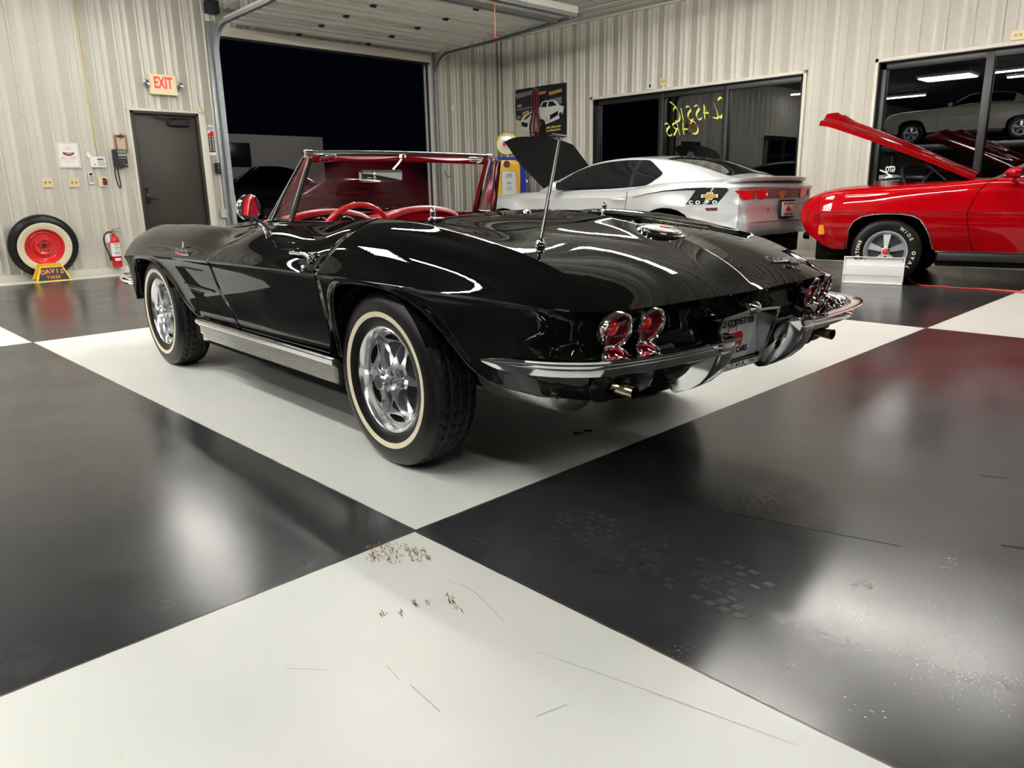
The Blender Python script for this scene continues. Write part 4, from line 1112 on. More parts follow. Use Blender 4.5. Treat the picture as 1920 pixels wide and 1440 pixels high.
tube(bm, [ws_pt(-1+2*i/NA, 0)+Vector((0, 0, -.004)) for i in range(NA+1)], .010, 8)
for s in (1, -1):   # rounded corner pieces
    lathe(bm, [(-.02, .001), (-.018, .018), (.018, .018), (.02, .001)], 12, 'Y', tuple(ws_pt(s, 1.0)))
obj('windshield_frame', bm, M_CHROME, ws)
bm = new_bm()   # inner garnish, red
tube(bm, [ws_pt(-.97+1.94*i/NA, .955)+Vector((-.018, 0, -.006)) for i in range(NA+1)], .014, 8, sx=1.6, sy=.7)
for s in (1, -1): tube(bm, [ws_pt(s*.965, j/NH*.95)+Vector((-.020, 0, 0)) for j in range(NH+1)], .011, 8)
obj('windshield_garnish', bm, M_REDV, ws)
for s in (1, -1):   # header latches
    bm = new_bm()
    c = ws_pt(.82*s, .97)+Vector((-.035, 0, -.006)); box(bm, c.x-.02, c.x+.02, c.y-.045, c.y+.045, c.z-.012, c.z+.010, .006)
    tube(bm, [c+Vector((-.02, -.03, -.01)), c+Vector((-.03, .02, -.022)), c+Vector((-.02, .05, -.02))], .006, 8)
    obj('header_latch', bm, M_CHROME, ws)
    bm = new_bm()   # sun visor hanging a little below the header
    vis = [[ws_pt(s*(.10+.72*i/10), .985)+Vector((-.035-.06*j/3, 0, -.008-(.006+.012*math.sin(PI*i/10))*j/3)) for j in range(4)] for i in range(11)]
    V = grid(bm, vis); r = bmesh.ops.solidify(bm, geom=bm.faces[:], thickness=.012)
    obj('sun_visor', bm, M_REDV, ws)
bm = new_bm(); tube(bm, cr([(1.01, .0, 1.185), (.98, .05, 1.150), (.955, .10, 1.120)], 4), .006, 8); lathe(bm, [(-.01, .001), (-.008, .022), (.006, .018), (.012, .001)], 16, 'Z', (1.01, 0, 1.188)); obj('mirror_arm', bm, M_CHROME, ws)
bm = new_bm(); Mm = Matrix.Translation((.93, .175, 1.088)) @ Matrix.Rotation(math.radians(4), 4, 'Z') @ Matrix.Rotation(math.radians(-1.5), 4, 'X') @ Matrix.Rotation(math.radians(-6), 4, 'Y')
prism(bm, rrect(.245, .056, .016), .022, 'X', .002, Mm); obj('rear_view_mirror', bm, M_CHROME, ws, ang=30)
bm = new_bm(); A = [bm.verts.new(Mm @ Vector((.0015, a, b))) for a, b in rrect(.232, .045, .012)]; bm.faces.new(A); obj('mirror_face', bm, MATS['mirror_silver'], ws, recalc=False)
# ---- vent windows
def vent(s):
    e = bpy.data.objects.new('vent_window', None); COL.objects.link(e); e.parent = VET
    A = Vector((1.235, .640, .895)); B = Vector((1.040, .625, .890)); T = Vector((.915, .567, 1.168)); T2 = Vector((.990, .553, 1.180))
    bm = new_bm()
    tube(bm, [B, B.lerp(T, .5), T], .0085, 8, sx=1.3); tube(bm, [A, A.lerp(T2, .5), T2], .006, 8); tube(bm, [A, B], .006, 8); tube(bm, [T, T2], .007, 8)
    obj('vent_frame', flip(bm, s), M_CHROME, e)
    bm = new_bm(); tube(bm, [B+Vector((-.017, 0, 0)), T+Vector((-.014, 0, 0))], .007, 8, sx=1.2); tube(bm, [B+Vector((.018, -.002, 0)), T+Vector((.016, -.002, 0))], .004, 6); obj('weatherstrip', flip(bm, s), M_BLK, e)
    bm = new_bm(); bm.faces.new([bm.verts.new(p) for p in (A, B, T, T2)]); obj('vent_glass', flip(bm, s), M_WSGLASS, e, recalc=False)
mir(vent)
# ---- cockpit
ck = bpy.data.objects.new('cockpit', None); COL.objects.link(ck); ck.parent = VET
M_CARPET = pbr('red_carpet', (.20, .008, .012), rough=.95)
bm = new_bm()
sec = [(.14, .86), (.16, .45), (.18, .30), (1.9, .30), (1.75, .60), (1.50, .84)]
rows = [[Vector((u, v, z)) for v in (-.58, -.3, 0, .3, .58)] for u, z in sec]
grid(bm, rows)
for s in (1, -1): bm.faces.new([bm.verts.new((u, s*.58, z)) for u, z in sec])
obj('floor_carpet', bm, M_CARPET, ck, recalc=False, ang=20)
for s in (1, -1):
    bm = new_bm(); P_ = []
    for u in np.linspace(.16, 1.22, 20):
        zt_ = C2z(u)-.004; P_.append([Vector((u, s*(C2v(u)-.002), zt_)), Vector((u, s*(C2v(u)-.020), zt_-.008)), Vector((u, s*(C2v(u)-.030), zt_-.05)), Vector((u, s*.565, .60)), Vector((u, s*.57, .33))])
    grid(bm, P_); obj('door_trim_panel', bm, M_REDV, ck, ang=40)
    bm = new_bm(); box(bm, .45, .85, min(s*.50, s*.57), max(s*.50, s*.57), .68, .72, .012); obj('armrest', bm, M_REDV, ck)
bm = new_bm(); box(bm, .135, .16, -.57, .57, .42, .895, .008); box(bm, .135, .50, -.05, .05, .40, .62, .02); obj('rear_bulkhead', bm, M_REDV, ck)
# dashboard: twin arched pads
bm = new_bm(); P_ = []
def dash_z(v): 
    a = abs(v); x = (a-.30)/.27
    return .850+.085*math.sqrt(max(0, 1-x*x)) if abs(x) < 1 else .850
for i in range(49):
    v = -.60+1.2*i/48; z = dash_z(v)
    P_.append([Vector((1.48, v, .870+.4*(z-.85))), Vector((1.32, v, z-.004)), Vector((1.27, v, z)), Vector((1.245, v, z-.012)), Vector((1.24, v, z-.030)), Vector((1.27, v, z-.045))])
grid(bm, P_); obj('dash_pad', bm, M_REDV, ck, ang=60)
bm = new_bm(); P_ = []
for i in range(49):
    v = -.60+1.2*i/48; z = dash_z(v)-.045; P_.append([Vector((1.27, v, z)), Vector((1.285, v, .72)), Vector((1.33, v, .62))])
grid(bm, P_); obj('dash_face', bm, M_REDV, ck, ang=60)
bm = new_bm(); A = [(-.265+.53*k/24) for k in range(25)]; vb_ = [bm.verts.new((1.232, .30+a, .70)) for a in A]; vt_ = [bm.verts.new((1.232, .30+a, dash_z(.30+a)-.028)) for a in A]
for k in range(24): bm.faces.new((vb_[k], vb_[k+1], vt_[k+1], vt_[k]))
obj('instrument_panel', bm, M_BLKG, ck, recalc=False)
for vc, nm in ((.30, 'instrument_hood'), ):
    bm = new_bm(); lathe(bm, [(1.255, .001), (1.26, .20), (1.235, .215), (1.235, .222), (1.27, .225)], 40, 'X', (0, vc, .72)); 
    for v in bm.verts: v.co.z = .72+(v.co.z-.72)*.80
    obj(nm, bm, M_BLKG, ck)
    bm = new_bm()
    for dv in (-.075, .075):
        lathe(bm, [(1.232, .058), (1.222, .062), (1.220, .056), (1.232, .052)], 32, 'X', (0, vc+dv, .835))
    obj('gauge_rings', bm, M_CHROME, ck)
bm = new_bm(); box(bm, 1.20, 1.30, -.055, .055, .55, .83, .02); obj('radio_console', bm, M_REDV, ck)
# steering wheel
Ms = Matrix.Translation((.93, .355, .835)) @ Matrix.Rotation(math.radians(-20), 4, 'Y')
bm = new_bm(); pts = [Ms @ Vector((0, math.cos(2*PI*k/48)*.200, math.sin(2*PI*k/48)*.200*.80)) for k in range(48)]; 
pts = [Ms @ Vector((0, math.cos(2*PI*k/48)*.198, math.sin(2*PI*k/48)*.198)) for k in range(48)]
for p in pts: p.z -= .065
tube(bm, pts, .0125, 12, closed=True); sw = obj('steering_wheel', bm, pbr('steering_red', (.72, .03, .035), rough=.25, coat=.5), ck)
bm = new_bm()
hub = Ms @ Vector((.03, 0, 0)); hub.z -= .065
for a in (0, PI*.99, -PI/2):
    q = Ms @ Vector((0, math.cos(a)*.19, math.sin(a)*.19)); q.z -= .065; tube(bm, [hub, q], .008, 8, sx=.4, sy=1.6)
lathe(bm, [(-.01, .0005), (-.008, .028), (.03, .032)], 24, 'X', tuple(hub)); tube(bm, [hub, hub+Vector((.35, 0, -.12))], .022, 12); obj('steering_spokes', bm, M_CHROME, ck)
# seats
for vc in (.31, -.31):
    e = bpy.data.objects.new('seat', None); COL.objects.link(e); e.parent = VET
    bm = new_bm(); box(bm, .42, .92, vc-.255, vc+.255, .36, .50, .05, 4); obj('seat_cushion', bm, M_REDV, e)
    bm = new_bm(); box(bm, -.06, .06, -.265, .265, 0, .47, .05, 4)
    Mb = Matrix.Translation((.40, vc, .42)) @ Matrix.Rotation(math.radians(-14), 4, 'Y')
    for v in bm.verts:
        v.co.y *= 1-.25*max(0, v.co.z-.2)/.24*.6; v.co = Mb @ v.co
    obj('seat_back', bm, M_REDV, e)
# cowl / hood: thin shut lines, wiper nozzle
bm = new_bm(); lathe(bm, [(0, .016), (.008, .014), (.013, .001)], 16, 'Z', (1.52, .0, .950)); obj('washer_nozzle', bm, M_CHROME, VET)
def hood_line(bm, pts): tube(bm, pts, .0028, 6)
bm = new_bm()
hood_line(bm, [top_pt(u, 1.7)+Vector((0, 0, .0006)) for u in np.linspace(1.62, 3.25, 40)]); hood_line(bm, [Vector((p.x, -p.y, p.z)) for p in [top_pt(u, 1.7)+Vector((0, 0, .0006)) for u in np.linspace(1.62, 3.25, 40)]])
obj('hood_seam', bm, M_DARK, VET)
bm = new_bm()   # rear lid seam
L1_ = [top_pt(u, 1.9)+Vector((0, 0, -.0012)) for u in np.linspace(.13, -.26, 20)]; R_ = cr([L1_[-1], top_pt(-.31, 1.75)+Vector((0, 0, -.001)), top_pt(-.34, 1.3)+Vector((0, 0, -.001)), top_pt(-.355, .7)+Vector((0, 0, -.001)), top_pt(-.36, 0)+Vector((0, 0, -.001))], 8)
for s in (1, -1):
    hood_line(bm, [Vector((p.x, s*p.y, p.z)) for p in L1_]); hood_line(bm, [Vector((p.x, s*p.y, p.z)) for p in R_])
obj('lid_seam', bm, M_DARK, VET)
# ================================================================= general car shell used for the coupe and the red hardtop
class Shell:
    TN = [0, .3, .6, 1, 1.4, 1.8, 2, 2.25, 2.5, 2.75, 3, 3.25, 3.5, 3.75, 4, 4.25, 4.5, 4.7, 4.85, 4.95, 5]
    QN = [0, .02, .05, .10, .16, .23, .31, .39, .47, .55, .63, .71, .79, .86, .92, .97, 1.0]
    def __init__(S, Z, V, s0, s1, tail_w, nose_w, bot, side_prof, tail_prof, nose_prof, tail_from, nose_from, skipTop=None, lipz=.012, arches=()):
        S.Z, S.V, S.s0, S.s1, S.tw, S.nw = Z, V, s0, s1, tail_w, nose_w
        S.bx = [b[0] for b in sorted(bot)]; S.bz = [b[1] for b in sorted(bot)]
        S.sp, S.tp, S.np = side_prof, tail_prof, nose_prof; S.tf, S.nf = tail_from, nose_from; S.lipz = lipz; S.arches = arches; S.skip = skipTop
    def top(S, s, t):
        ft = max(0, min(1, (S.tf-s)/(S.tf-S.s0))); fn = max(0, min(1, (s-S.nf)/(S.s1-S.nf)))
        c = []
        for k in range(6):
            w = S.tw[k]*ft**2.2+S.nw[k]*fn**2.2
            c.append(Vector((s+w, 0 if k == 0 else S.V[k-1](s), S.Z[k](s))))
        P = [Vector((c[1].x, -c[1].y, c[1].z))]+c+[2*c[5]-c[4]]
        i = min(int(t), 4); f = t-i; a, b, d, e = P[i], P[i+1], P[i+2], P[i+3]
        return 0.5*((2*b)+(d-a)*f+(2*a-5*b+4*d-e)*f*f+(3*b-a-3*d+e)*f**3)
    def edge_n(S, a, b, inward):
        n = Vector(((b-a).y, -(b-a).x, 0))
        n = n.normalized() if n.length > 1e-9 else Vector((0, 1, 0))
        if n.dot(inward) > 0: n = -n
        return n
    def side(S, s, z):
        p = S.top(s, 5.0); h = max(0, p.z-z)
        wt = max(0, min(1, (S.tf*.35+S.s0*.65-s)/((S.tf-S.s0)*.35))); wn = max(0, min(1, (s-(S.nf*.35+S.s1*.65))/((S.s1-S.nf)*.35)))
        wt = .5*wt*wt*(3-2*wt); wn = .5*wn*wn*(3-2*wn)
        n = S.edge_n(S.top(min(S.s1, s+.01), 5.0), S.top(max(S.s0, s-.01), 5.0), Vector((0, -1, 0)))
        o = -float(np.interp(h, *S.sp))*(1-wt-wn)+float(np.interp(h, *S.tp))*wt+float(np.interp(h, *S.np))*wn
        # flares over the arches
        for (c_, r_, fl) in S.arches:
            d = math.hypot(s-c_, z-.34); o += fl*math.exp(-((d-r_)/.13)**2)
        return Vector((p.x, p.y, z))+n*o
    def low(S, s):
        zc = S.top(s, 5.0).z; zb = float(np.interp(s, S.bx, S.bz))
        return [S.side(s, zc+(zb-zc)*q) if q > 0 else S.top(s, 5.0) for q in S.QN]
    def cap(S, t, end):
        s = S.s0 if end == 't' else S.s1; pr = S.tp if end == 't' else S.np
        e = S.top(s, t); a = S.top(s, min(5, t+.02)); b = S.top(s, max(0, t-.02)); n = S.edge_n(a, b, Vector((1 if end == 't' else -1, 0, 0)))
        zb = float(np.interp(s, S.bx, S.bz)); w = max(0, min(1, (5-t)/1.8)); w = .5+.5*w*w*(3-2*w); out = []
        for q in S.QN:
            h = (e.z-zb)*q; out.append(Vector((e.x, e.y, e.z-h))+n*(float(np.interp(h, *pr))*w-float(np.interp(h, *S.sp))*(1-w)))
        return out
    def build(S, name, mat, parent, step=.05, ang=50):
        ss = sorted(set([round(x, 4) for x in np.arange(S.s0, S.s1, step)]+[S.s1]+[b for b in S.bx if S.s0 < b < S.s1])); bm = new_bm(); vt = {}
        def vert(p):
            k = (round(p.x, 5), round(p.y, 5), round(p.z, 5))
            if k not in vt: vt[k] = bm.verts.new(p)
            return vt[k]
        def quad(*ps):
            u_ = []
            for p in ps:
                v = vert(p)
                if v not in u_: u_.append(v)
            if len(u_) > 2:
                try: bm.faces.new(u_)
                except ValueError: pass
        T = [[S.top(s, t) for t in S.TN] for s in ss]; Lo = [S.low(s) for s in ss]
        for i in range(len(ss)-1):
            sm = (ss[i]+ss[i+1])/2
            for j in range(len(S.TN)-1):
                if S.skip and S.skip(sm, (S.TN[j]+S.TN[j+1])/2): continue
                quad(T[i][j], T[i][j+1], T[i+1][j+1], T[i+1][j])
            for j in range(len(S.QN)-1): quad(Lo[i][j], Lo[i][j+1], Lo[i+1][j+1], Lo[i+1][j])
        for end in ('t', 'n'):
            cols = [S.cap(t, end) for t in reversed(S.TN)]; cols[0] = Lo[0] if end == 't' else Lo[-1]
            for i in range(len(cols)-1):
                for j in range(len(S.QN)-1): quad(cols[i][j], cols[i][j+1], cols[i+1][j+1], cols[i+1][j])
        mirror_dup(bm); bmesh.ops.remove_doubles(bm, verts=bm.verts, dist=2e-4); bmesh.ops.recalc_face_normals(bm, faces=bm.faces)
        rim(bm, .03)
        return obj(name, bm, mat, parent, ang=ang, recalc=False)
def arch_tab(c, r, top, low, lo_f, lo_r):
    # points of a wheel opening outline (station, height): centre, half width, crown height, foot heights front/rear
    out = []
    for k in range(13):
        a = PI*k/12; x = math.cos(a); z = math.sin(a)**.62
        foot = lo_f if x > 0 else lo_r
        out.append((c+r*x, foot+(top-foot)*z))
    return out
def patch(fn, u0, u1, k0, k1, nu=14, nk=6, off=.004):
    # surface patch from a 2-parameter function; k0,k1 may be functions of u
    P_ = []
    for i in range(nu+1):
        u = u0+(u1-u0)*i/nu; a = k0(u) if callable(k0) else k0; b = k1(u) if callable(k1) else k1
        P_.append([fn(u, a+(b-a)*j/nk) for j in range(nk+1)])
    return P_
def wheel_set(parent, spots, R, w, builder):
    for (u, v, sg) in spots:
        e = bpy.data.objects.new('wheel', None); COL.objects.link(e); e.parent = parent; e.location = (u, v, R-.002)
        bs = new_bm(); hw = w/2; rr = builder.rr
        prof = [(hw*.85, rr-.01), (hw*.95, rr+.005), (hw*1.02, rr+(R-rr)*.35), (hw*1.03, rr+(R-rr)*.6), (hw*.95, R-.022), (hw*.82, R-.004), (hw*.4, R), (0, R)]
        lathe(bs, prof, 64); lathe(bs, [(-a, r) for a, r in prof], 64)
        obj('tyre', bs, M_RUBS, e); builder(e, sg, R, w)
# ================================================================= SILVER COUPE
CAMRO = thing('coupe_car', 'silver modern coupe with its black hood raised, dark side stripe and red tail lamps', 'car', (7.4730, 3.5960, 0), 1.553876)
cz = [cv([(-1.04, 1.0), (-.9, 1.06), (-.7, 1.085), (-.4, 1.09), (2.0, 1.03), (2.4, 1.02), (3.0, .97), (3.4, .90), (3.65, .82), (3.79, .72)], .06),
      cv([(-1.04, 1.0), (-.9, 1.06), (-.7, 1.085), (-.4, 1.09), (2.0, 1.02), (2.4, 1.01), (3.0, .965), (3.4, .89), (3.65, .81), (3.79, .71)], .06),
      cv([(-1.04, 1.0), (-.9, 1.055), (-.7, 1.085), (-.4, 1.09), (.5, 1.05), (2.0, 1.0), (2.4, .99), (3.0, .955), (3.4, .88), (3.65, .80), (3.79, .70)], .06),
      cv([(-1.04, 1.0), (-.9, 1.045), (-.6, 1.085), (-.2, 1.085), (.1, 1.07), (.5, 1.02), (1.0, .99), (2.0, .985), (2.6, .975), (3.0, .95), (3.35, .86), (3.6, .78), (3.79, .69)], .06),
      cv([(-1.04, 1.0), (-.9, 1.03), (-.6, 1.06), (-.2, 1.055), (.2, 1.03), (.6, .975), (1.0, .955), (2.0, .955), (2.6, .955), (3.0, .925), (3.35, .84), (3.6, .76), (3.79, .68)], .06),
      cv([(-1.04, .995), (-.9, 1.005), (-.6, 1.01), (-.2, .99), (.2, .96), (.6, .92), (1.0, .905), (2.0, .90), (2.6, .91), (3.0, .875), (3.35, .79), (3.6, .72), (3.79, .66)], .06)]
cvv = [cv([(-1.04, .30), (3.79, .22)]), cv([(-1.04, .55), (0, .62), (2.0, .58), (3.79, .40)]), cv([(-1.04, .74), (-.6, .78), (0, .80), (1, .80), (2.2, .79), (3.0, .76), (3.5, .65), (3.79, .52)]),
       cv([(-1.04, .82), (-.6, .88), (0, .90), (.8, .865), (2.2, .87), (3.0, .87), (3.5, .74), (3.79, .58)]), cv([(-1.04, .87), (-.6, .925), (0, .94), (.8, .90), (2.2, .91), (3.0, .915), (3.5, .80), (3.79, .64)])]
cbot = [(-1.04, .45), (-.80, .42), (-.55, .40)]+arch_tab(0, .405, .775, .35, .30, .38)+[(.55, .27), (1.2, .25), (2.3, .26)]+arch_tab(2.85, .405, .765, .35, .36, .30)+[(3.4, .30), (3.79, .34)]
SC = Shell(cz, cvv, -1.04, 3.79, [-.0, .0, .01, .03, .06, .10], [0, -.03, -.10, -.2, -.28, -.36], cbot,
           ([0, .05, .12, .2, .3, .42, .52, .62, .72], [0, .004, .006, .010, .030, .030, .010, .020, .06]),
           ([0, .02, .06, .14, .16, .20, .33, .36, .50, .56], [0, -.015, -.03, -.035, -.01, .0, .0, .03, .03, -.03]),
           ([0, .05, .15, .3, .4], [0, .03, .04, .03, -.03]), -.55, 3.0, arches=((0, .44, .035), (2.85, .44, .035)))
SC.build('body_shell', M_SILV, CAMRO, ang=60)
rc = cv([(-.80, 1.085), (-.61, 1.155), (-.4, 1.235), (-.22, 1.30), (.03, 1.362), (.35, 1.400), (.77, 1.417), (1.26, 1.412), (1.5, 1.375), (1.8, 1.26), (2.1, 1.12), (2.32, 1.015)], .04)
rr_ = cv([(-.80, 1.08), (-.61, 1.125), (-.4, 1.19), (-.22, 1.245), (.03, 1.305), (.35, 1.355), (.81, 1.388), (1.14, 1.374), (1.415, 1.338), (1.67, 1.262), (2.1, 1.095), (2.32, 1.0)], .03)
rv = cv([(-.80, .56), (-.4, .555), (.2, .555), (.8, .56), (1.4, .58), (2.0, .66), (2.32, .70)], .05)
bvv = cv([(-.80, .62), (-.5, .70), (-.1, .775), (.4, .80), (1.6, .80), (2.32, .74)], .05)
bz_ = cv([(-.80, 1.08), (-.4, 1.085), (0, 1.08), (.5, 1.015), (1.0, .988), (2.0, .982), (2.32, .98)], .05)
def GH(u, k):
    A = Vector((u, bvv(u), bz_(u)-.01)); B = Vector((u, rv(u), max(rr_(u), bz_(u)))); C_ = Vector((u, 0, max(rc(u), bz_(u))))
    if k <= 1:
        p = A.lerp(B, k); p.y += .035*math.sin(PI*k)*min(1, (B.z-A.z)/.25); return p
    f = k-1; p = Vector((u, B.y*(1-f), B.z+(C_.z-B.z)*math.sin(f*PI/2)))
    return p
us = list(np.linspace(-.80, 2.32, 64)); ks = [0, .15, .3, .45, .6, .75, .88, .95, 1.0, 1.05, 1.12, 1.25, 1.4, 1.6, 1.8, 2.0]
bm = new_bm(); grid(bm, [[GH(u, k) for k in ks] for u in us]); mirror_dup(bm); bmesh.ops.remove_doubles(bm, verts=bm.verts, dist=1e-4)
obj('roof_panel', bm, M_SILV, CAMRO, ang=60)
def offs(P_, d):
    n = len(P_); m = len(P_[0]); out = []
    for i in range(n):
        row = []
        for j in range(m):
            a = P_[min(i+1, n-1)][j]-P_[max(i-1, 0)][j]; b = P_[i][min(j+1, m-1)]-P_[i][max(j-1, 0)]; nn = a.cross(b)
            nn = nn.normalized() if nn.length > 1e-9 else Vector((0, 1, 0))
            if nn.z < -.2 or (abs(nn.z) <= .2 and nn.y < 0): nn = -nn
            row.append(P_[i][j]+nn*d)
        out.append(row)
    return out
for s in (1, -1):
    top_k = lambda u: min(.93, .93-.55*max(0, (.42-u)/.25)**1.5) if u < .42 else (.93 if u < 1.7 else .93-.25*(u-1.7)/.3)
    for (a, b_, nm) in ((.66, 1.96, 'side_window'), (.20, .60, 'quarter_window')):
        k0 = (lambda u: .07) if nm == 'side_window' else (lambda u: .07+.30*max(0, (.40-u)/.2)**1.5)
        k1 = top_k if nm == 'side_window' else (lambda u: .93-.45*max(0, (.50-u)/.30)**1.3)
        bm = new_bm(); grid(bm, offs(patch(GH, a, b_, k0, k1, 20, 8), .006)); obj(nm, flip(bm, s), M_TINT, CAMRO, ang=80)
    bm = new_bm(); P_ = offs(patch(GH, .60, .66, .07, .93, 2, 8), .004); grid(bm, P_); obj('pillar_trim', flip(bm, s), M_BLKG, CAMRO, ang=80)
def RG(u, k): return GH(u, k)
bm = new_bm(); P_ = offs(patch(GH, -.60, .28, lambda u: 1.06, lambda u: 2.0, 20, 8), .006); grid(bm, P_); mirror_dup(bm); bmesh.ops.remove_doubles(bm, verts=bm.verts, dist=1e-4); obj('rear_window', bm, M_TINT, CAMRO, ang=80)
bm = new_bm(); P_ = offs(patch(GH, 1.45, 2.28, lambda u: 1.06, lambda u: 2.0, 20, 8), .006); grid(bm, P_); mirror_dup(bm); bmesh.ops.remove_doubles(bm, verts=bm.verts, dist=1e-4); obj('windscreen', bm, M_TINT, CAMRO, ang=80)
# rear spoiler
bm = new_bm()
P0 = cr([(-.72, .84, 1.062), (-.86, .80, 1.082), (-.93, .62, 1.100), (-.965, .3, 1.108), (-.97, 0, 1.110)], 5)
P0 = P0+[Vector((p.x, -p.y, p.z)) for p in reversed(P0[:-1])]
sweep(bm, P0, [(-.10, -.02), (-.02, .000), (.030, .008), (.036, .0), (.03, -.014), (-.02, -.045), (-.10, -.05)], scale=[.35+.65*min(1, min(i, len(P0)-1-i)/5) for i in range(len(P0))])
obj('rear_spoiler', bm, M_SILV, CAMRO, ang=50)
# tail lamps, badge, plate
def tailpt(v, z):
    best = None
    for t in np.linspace(0, 5, 101):
        e = SC.top(SC.s0, t)
        if best is None or abs(e.y-abs(v)) < abs(best[1].y-abs(v)): best = (t, e)
    col = SC.cap(best[0], 't'); c = min(col, key=lambda p: abs(p.z-z)); return Vector((c.x, math.copysign(c.y, v), z))
for s in (1, -1):
    for (va, vb, r_) in ((.66, .875, .30), (.405, .615, .22)):
        bm = new_bm(); poly = [(va+.01, .965), (vb-.0, .965), (vb-.035, .885), (vb-.08, .858), (va+.045, .860), (va+.0, .90)]
        x0 = tailpt((va+vb)/2, .92).x; A = [bm.verts.new((tailpt(y, z).x-.012, y, z)) for y, z in poly]; f = bm.faces.new(A)
        r = bmesh.ops.extrude_face_region(bm, geom=[f]); [setattr(v, 'co', v.co+Vector((.05, 0, 0))) for v in r['geom'] if isinstance(v, bmesh.types.BMVert)]
        obj('tail_lamp', flip(bm, s), M_REDGB, CAMRO)
        bm = new_bm(); tube(bm, [Vector((tailpt(va+.0, .9).x-.016, va+.0, z)) for z in (.965, .90, .868)], .012, 6); obj('lamp_chrome', flip(bm, s), M_CHROME, CAMRO)
M_SILVD = pbr('dark_silver_trim', (.20, .20, .205), rough=.35, metal=.6)  # darker silver for the panel between the tail lamps
bm = new_bm(); A = [bm.verts.new((tailpt(y, z).x-.008, y, z)) for y, z in ((.38, .965), (-.38, .965), (-.38, .865), (.38, .865))]; bm.faces.new(A); obj('tail_panel', bm, M_SILVD, CAMRO, recalc=False)
bow = [(-.5, -.12), (-.5, .16), (-.2, .16), (-.17, .33), (.23, .33), (.20, .16), (.5, .16), (.5, -.12), (.2, -.12), (.17, -.33), (-.23, -.33), (-.20, -.12)]
M_GOLD = pbr('gold_badge', (.80, .52, .10), rough=.25, metal=.7)
M = frame((tailpt(0, .915).x-.010, .03, .918), (0, -1, 0), (0, 0, 1))
bm = new_bm(); prism(bm, [(a*.17, b*.17) for a, b in bow], .008, 'Z', 0, M); obj('bowtie_badge', bm, M_GOLD, CAMRO)
xl = -1.04-.035
bm = new_bm(); box(bm, xl-.012, xl+.02, -.175, .165, .64, .845, .004); obj('plate_recess', bm, M_BLKG, CAMRO)
pc = bpy.data.objects.new('licence_plate', None); COL.objects.link(pc); pc.parent = CAMRO
bm = new_bm(); box(bm, xl-.020, xl-.013, -.155, .150, .66, .825, .003); obj('plate_panel', bm, MATS['plate_white'], pc)
PMc = frame((xl-.021, 0, 0), (0, -1, 0), (0, 0, 1))
text_obj('plate_lettering', 'OHIO CORVETTES', .030, M_TEXTK, pc, PMc @ Matrix.Translation((0, .803, 0)), offset=.0008); text_obj('plate_lettering', 'MUSCLE CARS', .028, M_TEXTK, pc, PMc @ Matrix.Translation((0, .682, 0)), offset=.0008)
bm = new_bm()
for poly in ([(-.055, .715), (-.060, .738), (-.035, .752), (.04, .752), (.062, .738), (.055, .715)], [(-.03, .752), (-.02, .775), (.02, .775), (.03, .752)]):
    bm.faces.new([bm.verts.new(PMc @ Vector((a, b, .0006))) for a, b in poly])
obj('plate_picture', bm, M_TEXTR, pc, recalc=False)
for s in (1, -1):
    bm = new_bm(); tube(bm, [(-1.02, s*.62, .40), (-1.10, s*.62, .395)], .045, 14); obj('exhaust_tip', bm, M_CHROME, CAMRO)
bm = new_bm(); tube(bm, [Vector((tailpt(y, .62).x-.002, y, .618)) for y in np.linspace(.78, -.78, 21)], .006, 6); obj('bumper_crease', bm, M_SILV, CAMRO)
text_obj('tail_badge', 'SS', .055, M_CHROME, CAMRO, frame((xl-.004, .46, .735), (0, -1, 0), (0, 0, 1)), ext=.003, shear=.3)
def sidept(u, z, d=.003): p = SC.side(u, z); return Vector((p.x, p.y+d, z))
